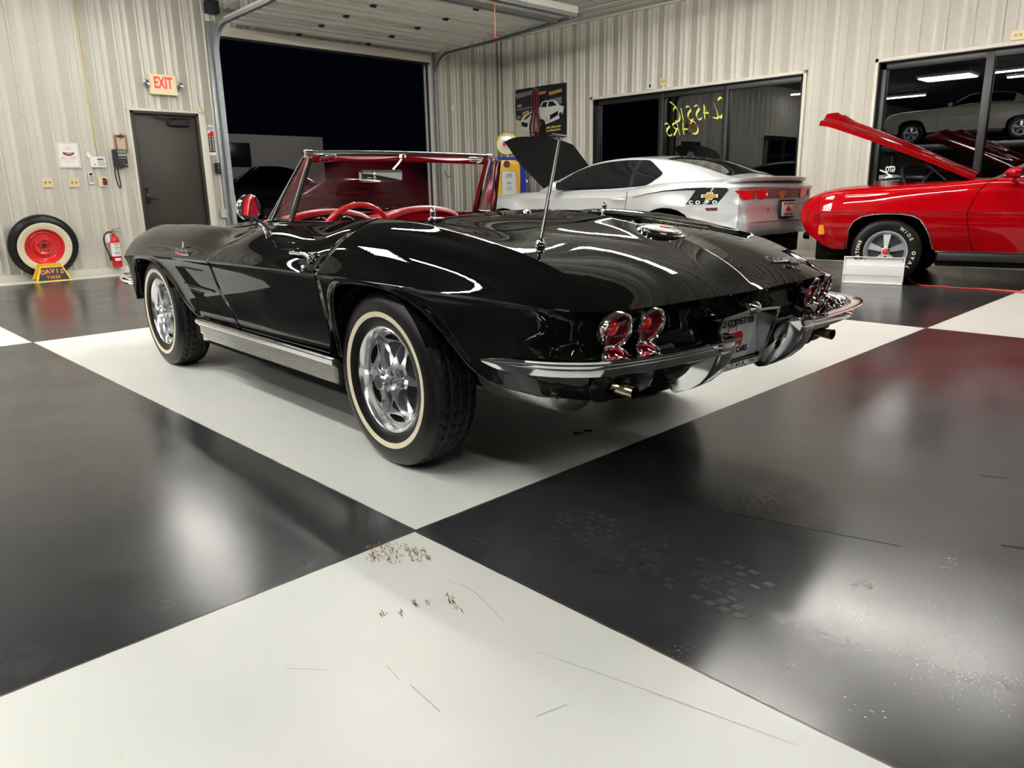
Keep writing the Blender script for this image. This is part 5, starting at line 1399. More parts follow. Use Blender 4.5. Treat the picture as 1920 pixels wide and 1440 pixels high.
# side stripe, decal and marker lamp on both flanks
for s in (1, -1):
    bm = new_bm(); P_ = []
    for i in range(30):
        u = .50-1.06*i/29; w = .004+.030*(i/29)**1.5; zt_ = float(np.interp(u, [-.56, -.3, .0, .25, .50], [1.005, 1.0, .978, .945, .895]))
        P_.append([sidept(u, zt_-w*0), sidept(u, zt_-w)])
    grid(bm, P_); obj('side_stripe', flip(bm, s), M_BLKG, CAMRO, ang=80)
    for poly in ([(-.44, 1.0), (-.635, 1.0), (-.560, .93), (-.53, .86), (-.515, .815), (-.30, .815)], [(-.665, 1.0), (-.83, .995), (-.865, .975), (-.70, .815), (-.545, .815), (-.60, .92)]):
        bm = new_bm(); f = bm.faces.new([bm.verts.new((u, 0, z)) for u, z in poly]); bmesh.ops.triangulate(bm, faces=[f]); bmesh.ops.subdivide_edges(bm, edges=bm.edges[:], cuts=3, use_grid_fill=True)
        for v in bm.verts: v.co = sidept(v.co.x, v.co.z, .0035)
        obj('side_decal', flip(bm, s), M_BLKG, CAMRO, ang=80)
    c = sidept(-.605, .905, .006)
    for sc_, m_, d in ((.205, M_TEXTW, .0), (.175, M_GOLD, .002)):
        bm = new_bm(); M = frame((c.x, c.y+d, c.z), (-1, -.1, .0), (.12, 0, 1)); prism(bm, [(a*sc_, b*sc_*.62) for a, b in bow], .003, 'Z', 0, M)
        obj('bowtie_decal', flip(bm, s), m_, CAMRO)
    for ch, u_ in zip('COPO' if s > 0 else '', (-.365, -.455, -.580, -.675)):
        a_, b_ = sidept(u_-.02, .836), sidept(u_+.02, .836); text_obj('decal_lettering', ch, .052, M_TEXTW, CAMRO, frame(((a_+b_)/2)+Vector((0, .004, 0)), a_-b_, (0, -.02, 1)), sx=1.45, offset=.002)
    bm = new_bm(); A = [bm.verts.new(sidept(u, z, .005)) for u, z in ((-.545, .775), (-.715, .778), (-.700, .745), (-.560, .742))]; bm.faces.new(A); obj('marker_lamp', flip(bm, s), M_REDG, CAMRO, recalc=False)
    bm = new_bm(); tube(bm, [sidept(u, z, .001) for u, z in ((.60, .97), (.60, .90), (.625, .80), (.66, .60), (.64, .35))], .004, 6); tube(bm, [sidept(u, z, .001) for u, z in ((1.98, .96), (2.02, .80), (2.03, .50), (2.0, .33))], .004, 6); obj('door_seam', flip(bm, s), M_BLK, CAMRO)
    bm = new_bm(); a = sidept(.84, .878); tube(bm, cr([a+Vector((0, 0, 0)), a+Vector((-.03, .03, .003)), a+Vector((-.17, .03, .0)), a+Vector((-.20, 0, -.002))], 4), .013, 8); obj('door_handle', flip(bm, s), M_SILV, CAMRO)
    bm = new_bm(); lathe(bm, [(-.055, .02), (-.05, .075), (.0, .095), (.05, .07), (.075, .02), (.078, .001)], 20, 'X', (0, 0, 0))
    for v in bm.verts: v.co = Vector((1.74+v.co.x, .965+v.co.y*1.15, 1.055+v.co.z*.75))
    tube(bm, [(1.78, .84, .99), (1.76, .90, 1.02)], .025, 8); obj('side_mirror', flip(bm, s), M_SILV, CAMRO)
    bm = new_bm(); f = bm.faces.new([bm.verts.new((1.684, .965+a, 1.055+b)) for a, b in rrect(.17, .105, .04)]); obj('mirror_glass', flip(bm, s), M_BLKG, CAMRO, recalc=False)
# raised hood
M_HOODB = pbr('satin_black_hood', (.006, .006, .008), rough=.45)
bm = new_bm(); P_ = []
for i in range(17):
    l = i/16; row = []
    for j in range(21):
        x = -1+2*j/20; wl = .62+.13*min(1, l*2.2); ll = 1.13*l*(1-.13*abs(x)**3*l)
        row.append(Vector((2.30+.707*ll, wl*x, 1.005+.707*ll+.05*(1-x*x)*math.sin(PI*min(1, l*.9+.1)))))
    P_.append(row)
grid(bm, P_); bmesh.ops.solidify(bm, geom=bm.faces[:], thickness=.03); obj('hood_panel', bm, M_HOODB, CAMRO, ang=40)
bm = new_bm(); tube(bm, [(2.55, .70, .98), (2.62, .66, 1.30)], .010, 6); tube(bm, [(2.55, -.70, .98), (2.62, -.66, 1.30)], .010, 6); obj('hood_strut', bm, M_BLK, CAMRO)
class CW:
    rr = .26
    def __call__(S, e, sg, R, w):
        bm = new_bm(); hw = w/2*sg; lathe(bm, [(hw*.9, .262), (hw*.92, .25), (hw*.3, .235)], 48); 
        for k in range(5):
            M = Matrix.Rotation(k*2*PI/5, 4, 'Y'); 
            for dx in (-.022, .022): prism(bm, [(dx-.012, .04), (dx+.012, .04), (dx*1.8+.012, .25), (dx*1.8-.012, .25)], .02*sg, 'Y', hw*.72, M)
        lathe(bm, [(hw*.72, .06), (hw*.85, .045), (hw*.86, .001)], 24); obj('alloy_wheel', bm, M_CHROMED, e)
        bm = new_bm(); lathe(bm, [(hw*.3, .23), (hw*.3, .001)], 32); obj('brake_disc', bm, M_BLK, e)
wheel_set(CAMRO, [(0, .83, 1), (0, -.83, -1), (2.852, .83, 1), (2.852, -.83, -1)], .355, .25, CW())
bm = new_bm(); box(bm, .45, 2.4, -.84, .84, .18, .34, .02); box(bm, -.95, .4, -.60, .60, .22, .55, .02); box(bm, 2.4, 3.5, -.60, .60, .20, .55, .02); obj('underbody', bm, M_DARK, CAMRO)
for u_ in (0, 2.852):
    for s in (1, -1):
        bm = new_bm(); lathe(bm, [(s*.88, .41), (s*.60, .41), (s*.60, .001)], 32, 'Y', (u_, 0, .36)); obj('wheel_well', bm, M_DARK, CAMRO, recalc=False)
bm = new_bm(); prism(bm, [(.0, 0), (-.13, 0), (-.10, .05), (-.05, .062)], .012, 'Y', -.006, Matrix.Translation((.36, 0, 1.395))); obj('roof_antenna', bm, M_BLKG, CAMRO)
# ================================================================= RED HARDTOP (its nose and front wheel show)
GTO = thing('muscle_car', 'bright red muscle car with open hood, white-lettered tyre and amber marker, at right edge', 'car', (7.82, 1.366, 0), math.radians(102))
gz = [cv([(-4.15, .86), (-3.9, .93), (-3.2, .98), (-2.6, 1.0), (-1.2, 1.03), (-.85, 1.04), (-.3, 1.02), (.3, 1.0), (.7, .96), (.9, .90), (1.0, .82)], .06), None, None, None, None, None]
gz[1] = gz[0]
gz[2] = cv([(-4.15, .86), (-3.9, .93), (-3.2, .98), (-2.6, 1.0), (-1.2, 1.02), (-.85, 1.03), (-.3, 1.0), (.3, .98), (.7, .94), (.9, .875), (1.0, .81)], .06)
gz[3] = cv([(-4.15, .86), (-3.9, .93), (-3.2, .99), (-2.6, 1.01), (-1.2, 1.02), (-.93, 1.035), (-.80, 1.03), (-.587, 1.008), (-.36, .993), (.114, .968), (.547, .945), (.75, .905), (.88, .84), (1.0, .78)], .04)
gz[4] = cv([(-4.15, .84), (-3.9, .89), (-3.2, .93), (-2.6, .94), (-1.2, .93), (-.8, .93), (.1, .88), (.55, .86), (.75, .83), (.88, .79), (1.0, .75)], .05)
gz[5] = cv([(-4.15, .74), (-2.6, .74), (-1.2, .735), (-.4, .735), (.64, .738), (1.0, .72)], .05)
gv = [cv([(-4.15, .25), (1, .2)]), cv([(-4.15, .5), (-1, .55), (.5, .5), (1, .38)]), cv([(-4.15, .72), (-3, .80), (-1, .82), (.1, .82), (.6, .78), (.9, .66), (1, .56)]),
      cv([(-4.15, .80), (-3, .90), (-1, .90), (.1, .895), (.6, .85), (.9, .74), (1, .62)]), cv([(-4.15, .84), (-3, .955), (-1, .945), (.1, .955), (.6, .91), (.9, .79), (1, .66)])]
gbot = [(1.0, .50), (.85, .46), (.74, .42), (.70, .385), (.55, .345), (.42, .335)]+[(.386, .345), (.376, .45), (.364, .555), (.32, .63), (.248, .68), (.14, .701), (.026, .709), (-.10, .706), (-.216, .692), (-.29, .655), (-.347, .575), (-.385, .50), (-.425, .36)]+[(-.46, .335), (-2.3, .33)]+arch_tab(-2.845, .38, .66, .35, .34, .34)+[(-3.5, .34), (-4.15, .40)]
gbot = [(a, b) for a, b in gbot]
SG = Shell(gz, gv, -4.15, 1.0, [0, .0, .02, .05, .07, .10], [.0, -.02, -.05, -.09, -.12, -.15], gbot,
           ([0, .02, .05, .12, .2, .3, .4], [0, .004, .006, .004, .012, .035, .07]), ([0, .05, .2, .4], [0, .0, .03, -.02]), ([0, .04, .12, .2, .28, .35], [0, .02, .03, .0, -.05, -.14]), -3.6, .35)
SG.build('body_shell', M_REDP, GTO, step=.06, ang=60)
def gs(u, z, d=.002): p = SG.side(u, z); return Vector((p.x, p.y+d, z))
for s in (1, -1):
    bm = new_bm(); tube(bm, [SG.top(u, t) for u, t in ((.745, 3.0), (.74, 3.8), (.735, 4.95))]+[gs(.72, .66), gs(.715, .55)], .0035, 6); obj('bumper_seam', flip(bm, s), M_DARK, GTO)
    bm = new_bm(); tube(bm, [SG.top(u, t) + Vector((0, .001, .001)) for u, t in ((-.90, 3.0), (-.84, 3.3), (-.80, 3.6), (-.76, 4.0), (-.72, 4.5), (-.69, 4.95))]+[gs(u, z) for u, z in ((-.685, .71), (-.70, .62), (-.73, .48), (-.77, .36))], .004, 6)
    obj('panel_seam', flip(bm, s), M_DARK, GTO)
    bm = new_bm(); tube(bm, [gs(u, z, .003) for u, z in [(a, b+.004) for a, b in gbot[6:19]]], .007, 6); obj('arch_moulding', flip(bm, s), M_CHROME, GTO)
    bm = new_bm(); tube(bm, [gs(u, .345, .004) for u in np.linspace(-.45, -2.42, 12)], .007, 6, sx=1.2, sy=.7); obj('rocker_moulding', flip(bm, s), M_CHROME, GTO)
    bm = new_bm(); box(bm, -2.42, -.47, .86, .905, .255, .335, .01); obj('rocker_panel', flip(bm, s), pbr('rocker_grey', (.014, .013, .013), rough=.4), GTO)
    c = gs(.675, .545, .004); bm = new_bm(); M = frame(c, (-1, -.25, 0), (0, 0, 1)); prism(bm, rrect(.062, .10, .014), .014, 'Z', -.004, M); obj('marker_lamp', flip(bm, s), M_AMBER, GTO)
# hood
bm = new_bm(); P_ = []
for i in range(29):
    l = i/28; u = -.70+1.50*l; zb = 1.055+.625*l+.02*math.sin(PI*l); row = []
    for j in range(41):
        x = -1+2*j/40; w = .70-.05*l-.10*max(0, l-.8)/.2*0
        c_ = .055*(1-abs(x)**2.2)-.04*max(0, (abs(x)-.9)/.1)
        br = .05*math.exp(-((abs(x)-.34)/.16)**2)*max(0, min(1, (l-.15)/.6))
        fr = -.02*max(0, (l-.90)/.10)**2
        sc = .045*math.exp(-((abs(x)-.30)/.13)**2)*max(0, 1-abs(l-.93)/.09)
        row.append(Vector((u+.02*(1-x*x)*l, w*x, zb+c_+br+fr+sc)))
    P_.append(row)
grid(bm, P_); bmesh.ops.solidify(bm, geom=bm.faces[:], thickness=.022); obj('hood_panel', bm, M_REDP, GTO, ang=35)
for s in (1, -1):
    bm = new_bm(); tube(bm, [(-.45, .60*s, 1.03), (-.25, .58*s, 1.20)], .010, 6); obj('hood_hinge', bm, M_BLK, GTO)
# engine air cleaner & hoses glimpsed under the hood, cowl
bm = new_bm(); box(bm, -.86, -.66, -.66, .66, .99, 1.045, .01); obj('cowl_panel', bm, M_BLK, GTO)
for nm, pts, r in (('engine_hose', cr([(-.05, .25, .98), (.0, .22, 1.16), (-.12, .15, 1.22), (-.28, .12, 1.15)], 6), .022), ('engine_hose', cr([(-.2, .35, .98), (-.3, .32, 1.12), (-.42, .3, 1.12)], 6), .018)):
    bm = new_bm(); tube(bm, pts, r, 10); obj(nm, bm, M_BLK, GTO)
bm = new_bm(); lathe(bm, [(.98, .001), (.98, .20), (1.04, .20), (1.045, .001)], 32, 'Z', (.1, 0, 0)); obj('air_cleaner', bm, M_CHROMED, GTO)
# greenhouse
gr = cv([(-3.2, 1.0), (-2.9, 1.14), (-2.5, 1.32), (-2.1, 1.38), (-1.7, 1.39), (-1.45, 1.37), (-1.2, 1.24), (-.95, 1.09), (-.84, 1.035)], .04)
def GG(u, k):
    A = Vector((u, .80, 1.01)); B = Vector((u, .60+.12*max(0, (-u-2.9)/.3)+.10*max(0, (u+1.3)/.46), max(gr(u)-.025, 1.015))); C_ = Vector((u, 0, max(gr(u), 1.02)))
    if k <= 1: p = A.lerp(B, k); p.y += .03*math.sin(PI*k); return p
    f = k-1; return Vector((u, B.y*(1-f), B.z+(C_.z-B.z)*math.sin(f*PI/2)))
us = list(np.linspace(-3.2, -.84, 50)); ks = [0, .2, .4, .6, .8, .93, 1.0, 1.07, 1.2, 1.4, 1.7, 2.0]
bm = new_bm(); V = [[bm.verts.new(GG(u, k)) for k in ks] for u in us]
for i in range(len(us)-1):
    um = (us[i]+us[i+1])/2
    for j in range(len(ks)-1):
        km = (ks[j]+ks[j+1])/2
        if (-1.40 < um < -.88 and km > 1.09) or (-3.1 < um < -2.6 and km > 1.09) or (-2.55 < um < -.95 and .1 < km < .9): continue
        bm.faces.new((V[i][j], V[i][j+1], V[i+1][j+1], V[i+1][j]))
mirror_dup(bm); bmesh.ops.remove_doubles(bm, verts=bm.verts, dist=1e-4); obj('roof_panel', bm, M_REDP, GTO, ang=50)
bm = new_bm(); grid(bm, patch(GG, -1.42, -.86, 1.05, 2.0, 8, 8)); mirror_dup(bm); bmesh.ops.remove_doubles(bm, verts=bm.verts, dist=1e-4); obj('windshield_glass', bm, M_WSGLASS, GTO, recalc=False)
bm = new_bm(); grid(bm, patch(GG, -3.12, -2.58, 1.05, 2.0, 8, 8)); mirror_dup(bm); bmesh.ops.remove_doubles(bm, verts=bm.verts, dist=1e-4); obj('rear_window', bm, M_TINT, GTO, recalc=False)
for s in (1, -1):
    bm = new_bm(); grid(bm, patch(GG, -2.6, -.93, .08, .93, 10, 5)); obj('side_window', flip(bm, s), M_TINT, GTO, recalc=False)
    bm = new_bm(); tube(bm, [GG(u, 1.02)+Vector((0, .004, .003)) for u in np.linspace(-1.45, -.86, 14)], .020, 8, sx=1.0, sy=.7); obj('pillar_moulding', flip(bm, s), M_CHROMED, GTO)
    bm = new_bm(); lathe(bm, [(-.05, .001), (-.045, .045), (.0, .055), (.06, .035), (.09, .001)], 20, 'X', (0, 0, 0))
    for v in bm.verts: v.co = Vector((-1.03+v.co.x, .955+v.co.y*1.3, 1.085+v.co.z))
    tube(bm, [(-1.03, .90, .985), (-1.03, .93, 1.05)], .018, 8); obj('side_mirror', flip(bm, s), M_REDP, GTO)
class GW:
    rr = .205
    def __call__(S, e, sg, R, w):
        hw = w/2*sg
        bm = new_bm(); lathe(bm, [(hw*.88, .212), (hw*1.03, .208), (hw*1.02, .196), (hw*.86, .186), (hw*.70, .172), (hw*.60, .168)], 56); obj('trim_ring', bm, M_WDISC, e)
        bm = new_bm(); lathe(bm, [(hw*.50, .175), (hw*.42, .12), (hw*.55, .06)], 40); obj('wheel_disc', bm, pbr('wheel_charcoal', (.03, .03, .032), rough=.4), e)
        for k in range(5):
            M = Matrix.Rotation(k*2*PI/5-PI/2*0, 4, 'Y')
            bm = new_bm(); A = [M @ Vector(p) for p in ((-.018, hw*.80, .040), (.018, hw*.80, .040), (.036, hw*.66, .168), (-.036, hw*.66, .168), (-.022, hw*.45, .05), (.022, hw*.45, .05), (.040, hw*.50, .17), (-.040, hw*.50, .17))]
            V = [bm.verts.new(p) for p in A]
            for q in ((0, 1, 2, 3), (0, 3, 7, 4), (1, 5, 6, 2), (2, 6, 7, 3), (0, 4, 5, 1)): bm.faces.new([V[i] for i in q])
            obj('wheel_spoke', bm, M_WDISC, e, ang=20)
        bm = new_bm(); lathe(bm, [(hw*.55, .050), (hw*.86, .044), (hw*.90, .036), (hw*.90, .030)], 32); obj('hub_ring', bm, M_CHROME, e)
        bm = new_bm(); lathe(bm, [(hw*.90, .031), (hw*.94, .020), (hw*.95, .0005)], 24); obj('hub_cap', bm, M_REDW, e)
        if sg > 0:
            for word, a0, st in (('WIDE', 58, -9.5), ('OVAL', -2, -11), ('FIRESTONE', 224, -8.2)):
                for i, ch in enumerate(word):
                    a = math.radians(a0+st*i); r = .262; c = Vector((-math.cos(a)*r, hw*1.03+.0022, math.sin(a)*r))
                    up = Vector((-math.cos(a), 0, math.sin(a))); xd = Vector((-math.sin(a), 0, -math.cos(a)))
                    text_obj('tyre_letter', ch, .046, M_CREAM, e, frame(c, xd, up), ext=.0006, offset=.0015)
wheel_set(GTO, [(0, .79, 1), (0, -.79, -1), (-2.845, .79, 1), (-2.845, -.79, -1)], .335, .215, GW())
for u_ in (0, -2.845):
    for s in (1, -1):
        bm = new_bm(); lathe(bm, [(s*.90, .40), (s*.60, .40), (s*.60, .001)], 32, 'Y', (u_, 0, .33)); obj('wheel_well', bm, M_DARK, GTO, recalc=False)
bm = new_bm(); box(bm, -2.4, -.45, -.86, .86, .20, .33, .02); box(bm, -3.9, -2.4, -.58, .58, .22, .5, .02); box(bm, -.45, .75, -.58, .58, .20, .5, .02); box(bm, .40, .60, .62, .78, .27, .34, .01); obj('underbody', bm, M_DARK, GTO)
# ================================================================= THINGS ON THE GARAGE WALL (face of the ribs at y = YF)
YF = YL-.015
def wfr(x, z, d=0.0): return frame((x, YF-d, z), (1, 0, 0), (0, 0, 1))     # +z of this frame points into the room (-y)
def wbox(bm, M, w, h, d, r=.004, bev=.002): prism(bm, rrect(w, h, max(.0005, r)), d, 'Z', 0, M)
def wall_thing(name, label, cat, x, z, group=None, d=0.0):
    t = thing(name, label, cat, group=group); t.matrix_world = wfr(x, z, d); return t
I4 = Matrix.Identity(4)
def T3(x=0, y=0, z=0): return Matrix.Translation((x, y, z))
# exit sign with two lamp heads
t = wall_thing('exit_sign', 'cream exit sign with red lettering and two lamp heads above the brown door', 'exit sign', 3.085, 2.52)
M_CREAMP = pbr('cream_plastic', (.78, .70, .44), rough=.4)
bm = new_bm(); prism(bm, rrect(.355, .255, .012), .055, 'Z', 0, I4); prism(bm, rrect(.37, .035, .006), .065, 'Z', 0, T3(0, -.118, 0)); obj('sign_box', bm, M_CREAMP, t)
text_obj('sign_lettering', 'EXIT', .205, pbr('exit_red', (.62, .01, .02), rough=.3, emis=(1, .02, .04), estr=.15), t, T3(.0, .012, .056), sx=.60, offset=.006)
for s in (-1, 1):
    bm = new_bm(); lathe(bm, [(.02, .012), (.03, .040), (.055, .044), (.075, .042), (.078, .036), (.062, .012), (.060, .001)], 28, 'Z', (s*.225, .0, 0)); tube(bm, [(s*.17, -.03, .03), (s*.21, -.02, .03)], .012, 8)
    obj('lamp_head', bm, M_CHROMED, t)
# framed flyer
t = wall_thing('wall_flyer', 'small white printed flyer in a clear sleeve above the light switches', 'poster', 1.78, 1.562)
bm = new_bm(); prism(bm, rrect(.265, .315, .004), .002, 'Z', 0, I4); obj('sleeve', bm, pbr('clear_sleeve', (.70, .70, .62), rough=.15), t)
bm = new_bm(); prism(bm, rrect(.215, .280, .002), .0012, 'Z', .002, I4); obj('sheet', bm, M_PAPER, t)
bm = new_bm(); A = [(math.cos(a)*.072, -math.sin(a)*.045+.035) for a in np.linspace(0, PI, 14)]; bm.faces.new([bm.verts.new((a, b, .0038)) for a, b in reversed(A)]); obj('printed_bowl', bm, pbr('print_grey', (.10, .09, .10), rough=.6), t, recalc=False)
bm = new_bm(); bm.faces.new([bm.verts.new(p) for p in ((-.04, .036, .0042), (.05, .036, .0042), (.03, .016, .0042), (-.02, .014, .0042))]); obj('printed_dish', bm, pbr('print_salmon', (.65, .25, .18), rough=.6), t, recalc=False)
M_OLIVE = pbr('print_gold', (.50, .40, .08), rough=.6); M_PINK = pbr('print_pink', (.60, .20, .20), rough=.6)
for s_, sz, y, m in (('OHIO', .036, .095, M_OLIVE), ('CORVETTES', .026, .070, M_OLIVE), ('ALL CARS', .052, -.035, M_PINK), ('MUSCLE CARS', .022, -.082, M_PINK)):
    text_obj('print', s_, sz, m, t, T3(0, y, .0036), sx=.8, ext=.0003)
# switch plates
for x, lab in ((1.485, 'ivory double switch plate under the flyer, left of its pair'), (1.792, 'ivory double switch plate under the flyer, right of its pair')):
    t = wall_thing('switch_plate', lab, 'light switch', x, 1.22, 'ivory wall plates')
    bm = new_bm(); prism(bm, rrect(.122, .125, .006), .006, 'Z', 0, I4); obj('plate', bm, M_IVORY, t)
    for dx in (-.024, .024):
        bm = new_bm(); prism(bm, rrect(.010, .024, .002), .014, 'Z', .006, T3(dx, 0, 0)); obj('toggle', bm, pbr('toggle_brown', (.10, .07, .03), rough=.4), t)
t = wall_thing('switch_plate', 'ivory wall plate with a dark red insert beside the cordless remote', 'light switch', 2.145, 1.226, 'ivory wall plates')
bm = new_bm(); prism(bm, rrect(.118, .128, .006), .006, 'Z', 0, I4); obj('plate', bm, M_IVORY, t)
bm = new_bm(); prism(bm, [(-.002, -.04), (.045, -.04), (.050, .0), (.038, .045), (-.002, .048)], .022, 'Z', .006, I4); obj('insert', bm, pbr('maroon_plastic', (.10, .012, .02), rough=.4), t)
# remote control in a cradle
t = wall_thing('thermostat_remote', 'small white handset with dark keys beside the ivory switch plates', 'remote control', 2.003, 1.272)
bm = new_bm(); prism(bm, rrect(.062, .150, .010), .022, 'Z', 0, I4); obj('handset', bm, M_WHITE, t)
bm = new_bm(); prism(bm, rrect(.038, .030, .002), .002, 'Z', .022, T3(0, .050, 0)); obj('display', bm, M_BLKG, t)
for r in range(4):
    for c in range(3):
        bm = new_bm(); prism(bm, rrect(.011, .012, .002), .003, 'Z', .022, T3((c-1)*.017, .018-r*.020, 0)); obj('key', bm, pbr('key_grey', (.05, .055, .06), rough=.5), t)
# alarm keypad
t = wall_thing('alarm_keypad', 'white alarm keypad with blue display, small tag taped at its corner', 'keypad', 2.115, 1.478)
bm = new_bm(); prism(bm, rrect(.186, .136, .012), .030, 'Z', 0, I4); obj('keypad_case', bm, M_WHITE, t)
bm = new_bm(); prism(bm, rrect(.075, .018, .001), .002, 'Z', .030, T3(.030, .036, 0)); obj('display', bm, pbr('lcd_blue', (.04, .09, .22), rough=.3), t)
for r in range(4):
    for c in range(4):
        bm = new_bm(); prism(bm, rrect(.012, .009, .002), .003, 'Z', .030, T3(.006+c*.021, .014-r*.018, 0)); obj('key', bm, MATS['key_grey'], t)
bm = new_bm(); prism(bm, rrect(.022, .010, .001), .002, 'Z', .030, T3(-.040, -.030, 0)); obj('maker_plate', bm, MATS['key_grey'], t)
bm = new_bm(); prism(bm, rrect(.042, .066, .001), .002, 'Z', .010, T3(-.098, .092, 0) @ Matrix.Rotation(.55, 4, 'Z')); obj('paper_tag', bm, M_PAPER, t)
# conduit running up from the keypad
t = thing('cable_conduit', 'thin ivory cable conduit rising up the wall from the alarm keypad', 'conduit', (2.12, YF, 1.56))
for dx in (-.012, .012):
    bm = new_bm(); tube(bm, [(dx, -.008, 0), (dx, -.008, 2.2)], .006, 8); obj('conduit_pipe', bm, M_IVORY, t)
# clipboard
t = wall_thing('clipboard', 'brown clipboard with pale paper hanging above the desk phone', 'clipboard', 2.445, 1.72, d=.0)
bm = new_bm(); prism(bm, rrect(.155, .235, .010), .005, 'Z', 0, I4); obj('board', bm, pbr('hardboard', (.28, .11, .035), rough=.5), t)
bm = new_bm(); prism(bm, rrect(.105, .190, .001), .0015, 'Z', .005, T3(0, -.015, 0)); obj('paper', bm, pbr('manila', (.50, .43, .33), rough=.6), t)
bm = new_bm(); prism(bm, rrect(.070, .022, .004), .012, 'Z', .005, T3(0, .096, 0)); tube(bm, [(0, .10, .02), (.02, .135, .015)], .004, 6); obj('clip', bm, M_BLKG, t)
bm = new_bm(); tube(bm, [(-.02, .10, .02), (.01, .13, .02), (.0, .07, .02), (-.015, .05, .018), (.012, .09, .02)], .004, 6); obj('red_string', bm, pbr('red_cord', (.35, .03, .02), rough=.6), t)
# desk phone on the wall
t = wall_thing('desk_phone', 'black wall mounted office phone with hanging cord beside the brown door', 'phone', 2.392, 1.53)
bm = new_bm(); prism(bm, rrect(.175, .235, .010), .050, 'Z', .006, I4); obj('phone_body', bm, pbr('phone_black', (.012, .013, .017), rough=.35), t)
bm = new_bm(); prism(bm, rrect(.042, .225, .016), .035, 'Z', .056, T3(-.070, -.010, 0)); obj('handset', bm, MATS['phone_black'], t)
bm = new_bm(); prism(bm, rrect(.105, .045, .003), .008, 'Z', .056, T3(.025, .085, 0)); obj('display', bm, pbr('lcd_green', (.16, .22, .19), rough=.3), t)
for y, h_ in ((.042, .022), (.004, .006)):
    bm = new_bm(); prism(bm, rrect(.105, h_, .001), .004, 'Z', .056, T3(.028, y, 0)); obj('label_strip', bm, pbr('label_grey', (.45, .46, .46), rough=.5), t)
for r in range(4):
    for c in range(3):
        bm = new_bm(); prism(bm, rrect(.016, .011, .002), .003, 'Z', .056, T3(.004+c*.022, -.030-r*.018, 0)); obj('key', bm, MATS['key_grey'], t)
bm = new_bm(); prism(bm, rrect(.028, .028, .006), .004, 'Z', .056, T3(.070, -.085, 0) @ Matrix.Rotation(.7, 4, 'Z')); obj('nav_key', bm, M_CHROMED, t)
bm = new_bm(); tube(bm, cr([(-.075, -.10, .03), (-.085, -.22, .02), (-.060, -.36, .015), (-.040, -.385, .015), (-.030, -.34, .015), (-.040, -.20, .02), (-.045, -.11, .03)], 6), .007, 8); obj('phone_cord', bm, M_BLKG, t)
# bell / sensor at the corner of the door frame
t = wall_thing('door_chime', 'small beige sensor box at the upper right corner of the door frame', 'sensor', 3.575, 2.215, d=.03)
bm = new_bm(); prism(bm, rrect(.055, .075, .012), .04, 'Z', 0, I4); lathe(bm, [(.04, .001), (.05, .020), (.04, .022)], 16, 'Z'); obj('sensor_case', bm, M_IVORY, t)
# thermometer-like long sign
t = wall_thing('wall_thermometer', 'tall narrow white sign with red picture and black panel beside the garage opening', 'sign', 3.695, 1.805)
bm = new_bm(); prism(bm, rrect(.118, .425, .030), .006, 'Z', 0, I4); obj('backing', bm, M_WHITE, t)
bm = new_bm(); prism(bm, rrect(.092, .215, .002), .002, 'Z', .006, T3(0, -.060, 0)); obj('black_panel', bm, M_TEXTK, t)
bm = new_bm(); prism(bm, rrect(.092, .045, .002), .002, 'Z', .006, T3(0, .165, 0)); obj('grey_header', bm, pbr('header_grey', (.38, .40, .46), rough=.5), t)
bm = new_bm(); bm.faces.new([bm.verts.new((a, b, .0075)) for a, b in ((-.045, .052), (.046, .052), (.046, .13), (.030, .12), (.010, .142), (-.005, .105), (-.030, .098), (-.045, .075))]); obj('red_picture', bm, M_TEXTR, t, recalc=False)
bm = new_bm()
for k in range(12):
    for dx in (-.022, .022): prism(bm, rrect(.026, .006, .001), .001, 'Z', .0082, T3(dx, .030-k*.016, 0))
o = obj('printed_figures', bm, M_TEXTW, t); o['kind'] = 'stuff'
# door opener button station
t = wall_thing('button_station', 'black button box with green and red buttons beside the garage opening', 'switch', 3.735, 1.41)
bm = new_bm(); prism(bm, rrect(.068, .150, .008), .045, 'Z', 0, I4); obj('station_case', bm, M_BLKG, t)
for y, m in ((.045, pbr('button_green', (.05, .30, .16), rough=.4)), (.004, MATS['button_green']), (-.038, pbr('button_red', (.45, .05, .03), rough=.4))):
    bm = new_bm(); lathe(bm, [(.045, .013), (.053, .012), (.055, .001)], 16, 'Z', (.008, y, 0)); obj('push_button', bm, m, t)
# junction boxes on the jamb
for x, z, lab, dd in ((3.885, .955, 'white junction box on the steel door jamb, upper of two', .06), (3.745, .76, 'grey junction box on the wall by the jamb, lower of two', .0)):
    t = wall_thing('junction_box', lab, 'junction box', x, z, 'junction boxes by the garage opening', dd)
    bm = new_bm(); prism(bm, rrect(.066, .118, .006), .045, 'Z', 0, I4); prism(bm, rrect(.072, .124, .006), .004, 'Z', .045, I4); obj('box_case', bm, M_WHITE if dd else pbr('pvc_grey', (.50, .52, .52), rough=.5), t)
t = thing('conduit_loop', 'thin bent conduit joining the two junction boxes', 'conduit', (3.78, YF, .82))
bm = new_bm(); tube(bm, cr([(.0, -.025, .0), (.04, -.03, .03), (.09, -.05, .045), (.11, -.075, .07)], 5), .007, 8); obj('conduit_pipe', bm, M_STEEL, t)
# plate between garage opening and corner, hook
t = wall_thing('wall_sensor', 'small white sensor box high between garage opening and room corner', 'sensor', 8.33, 2.51)
bm = new_bm(); prism(bm, rrect(.062, .105, .008), .03, 'Z', 0, I4); obj('sensor_case', bm, M_WHITE, t)
t = wall_thing('wall_hook', 'small dark bent hook on the wall between garage opening and gas pump', 'hook', 8.10, 1.30)
bm = new_bm(); tube(bm, [(0, .10, .01), (.0, .0, .02), (.06, -.01, .02), (.12, -.01, .02)], .006, 6); obj('hook_wire', bm, M_BLK, t)
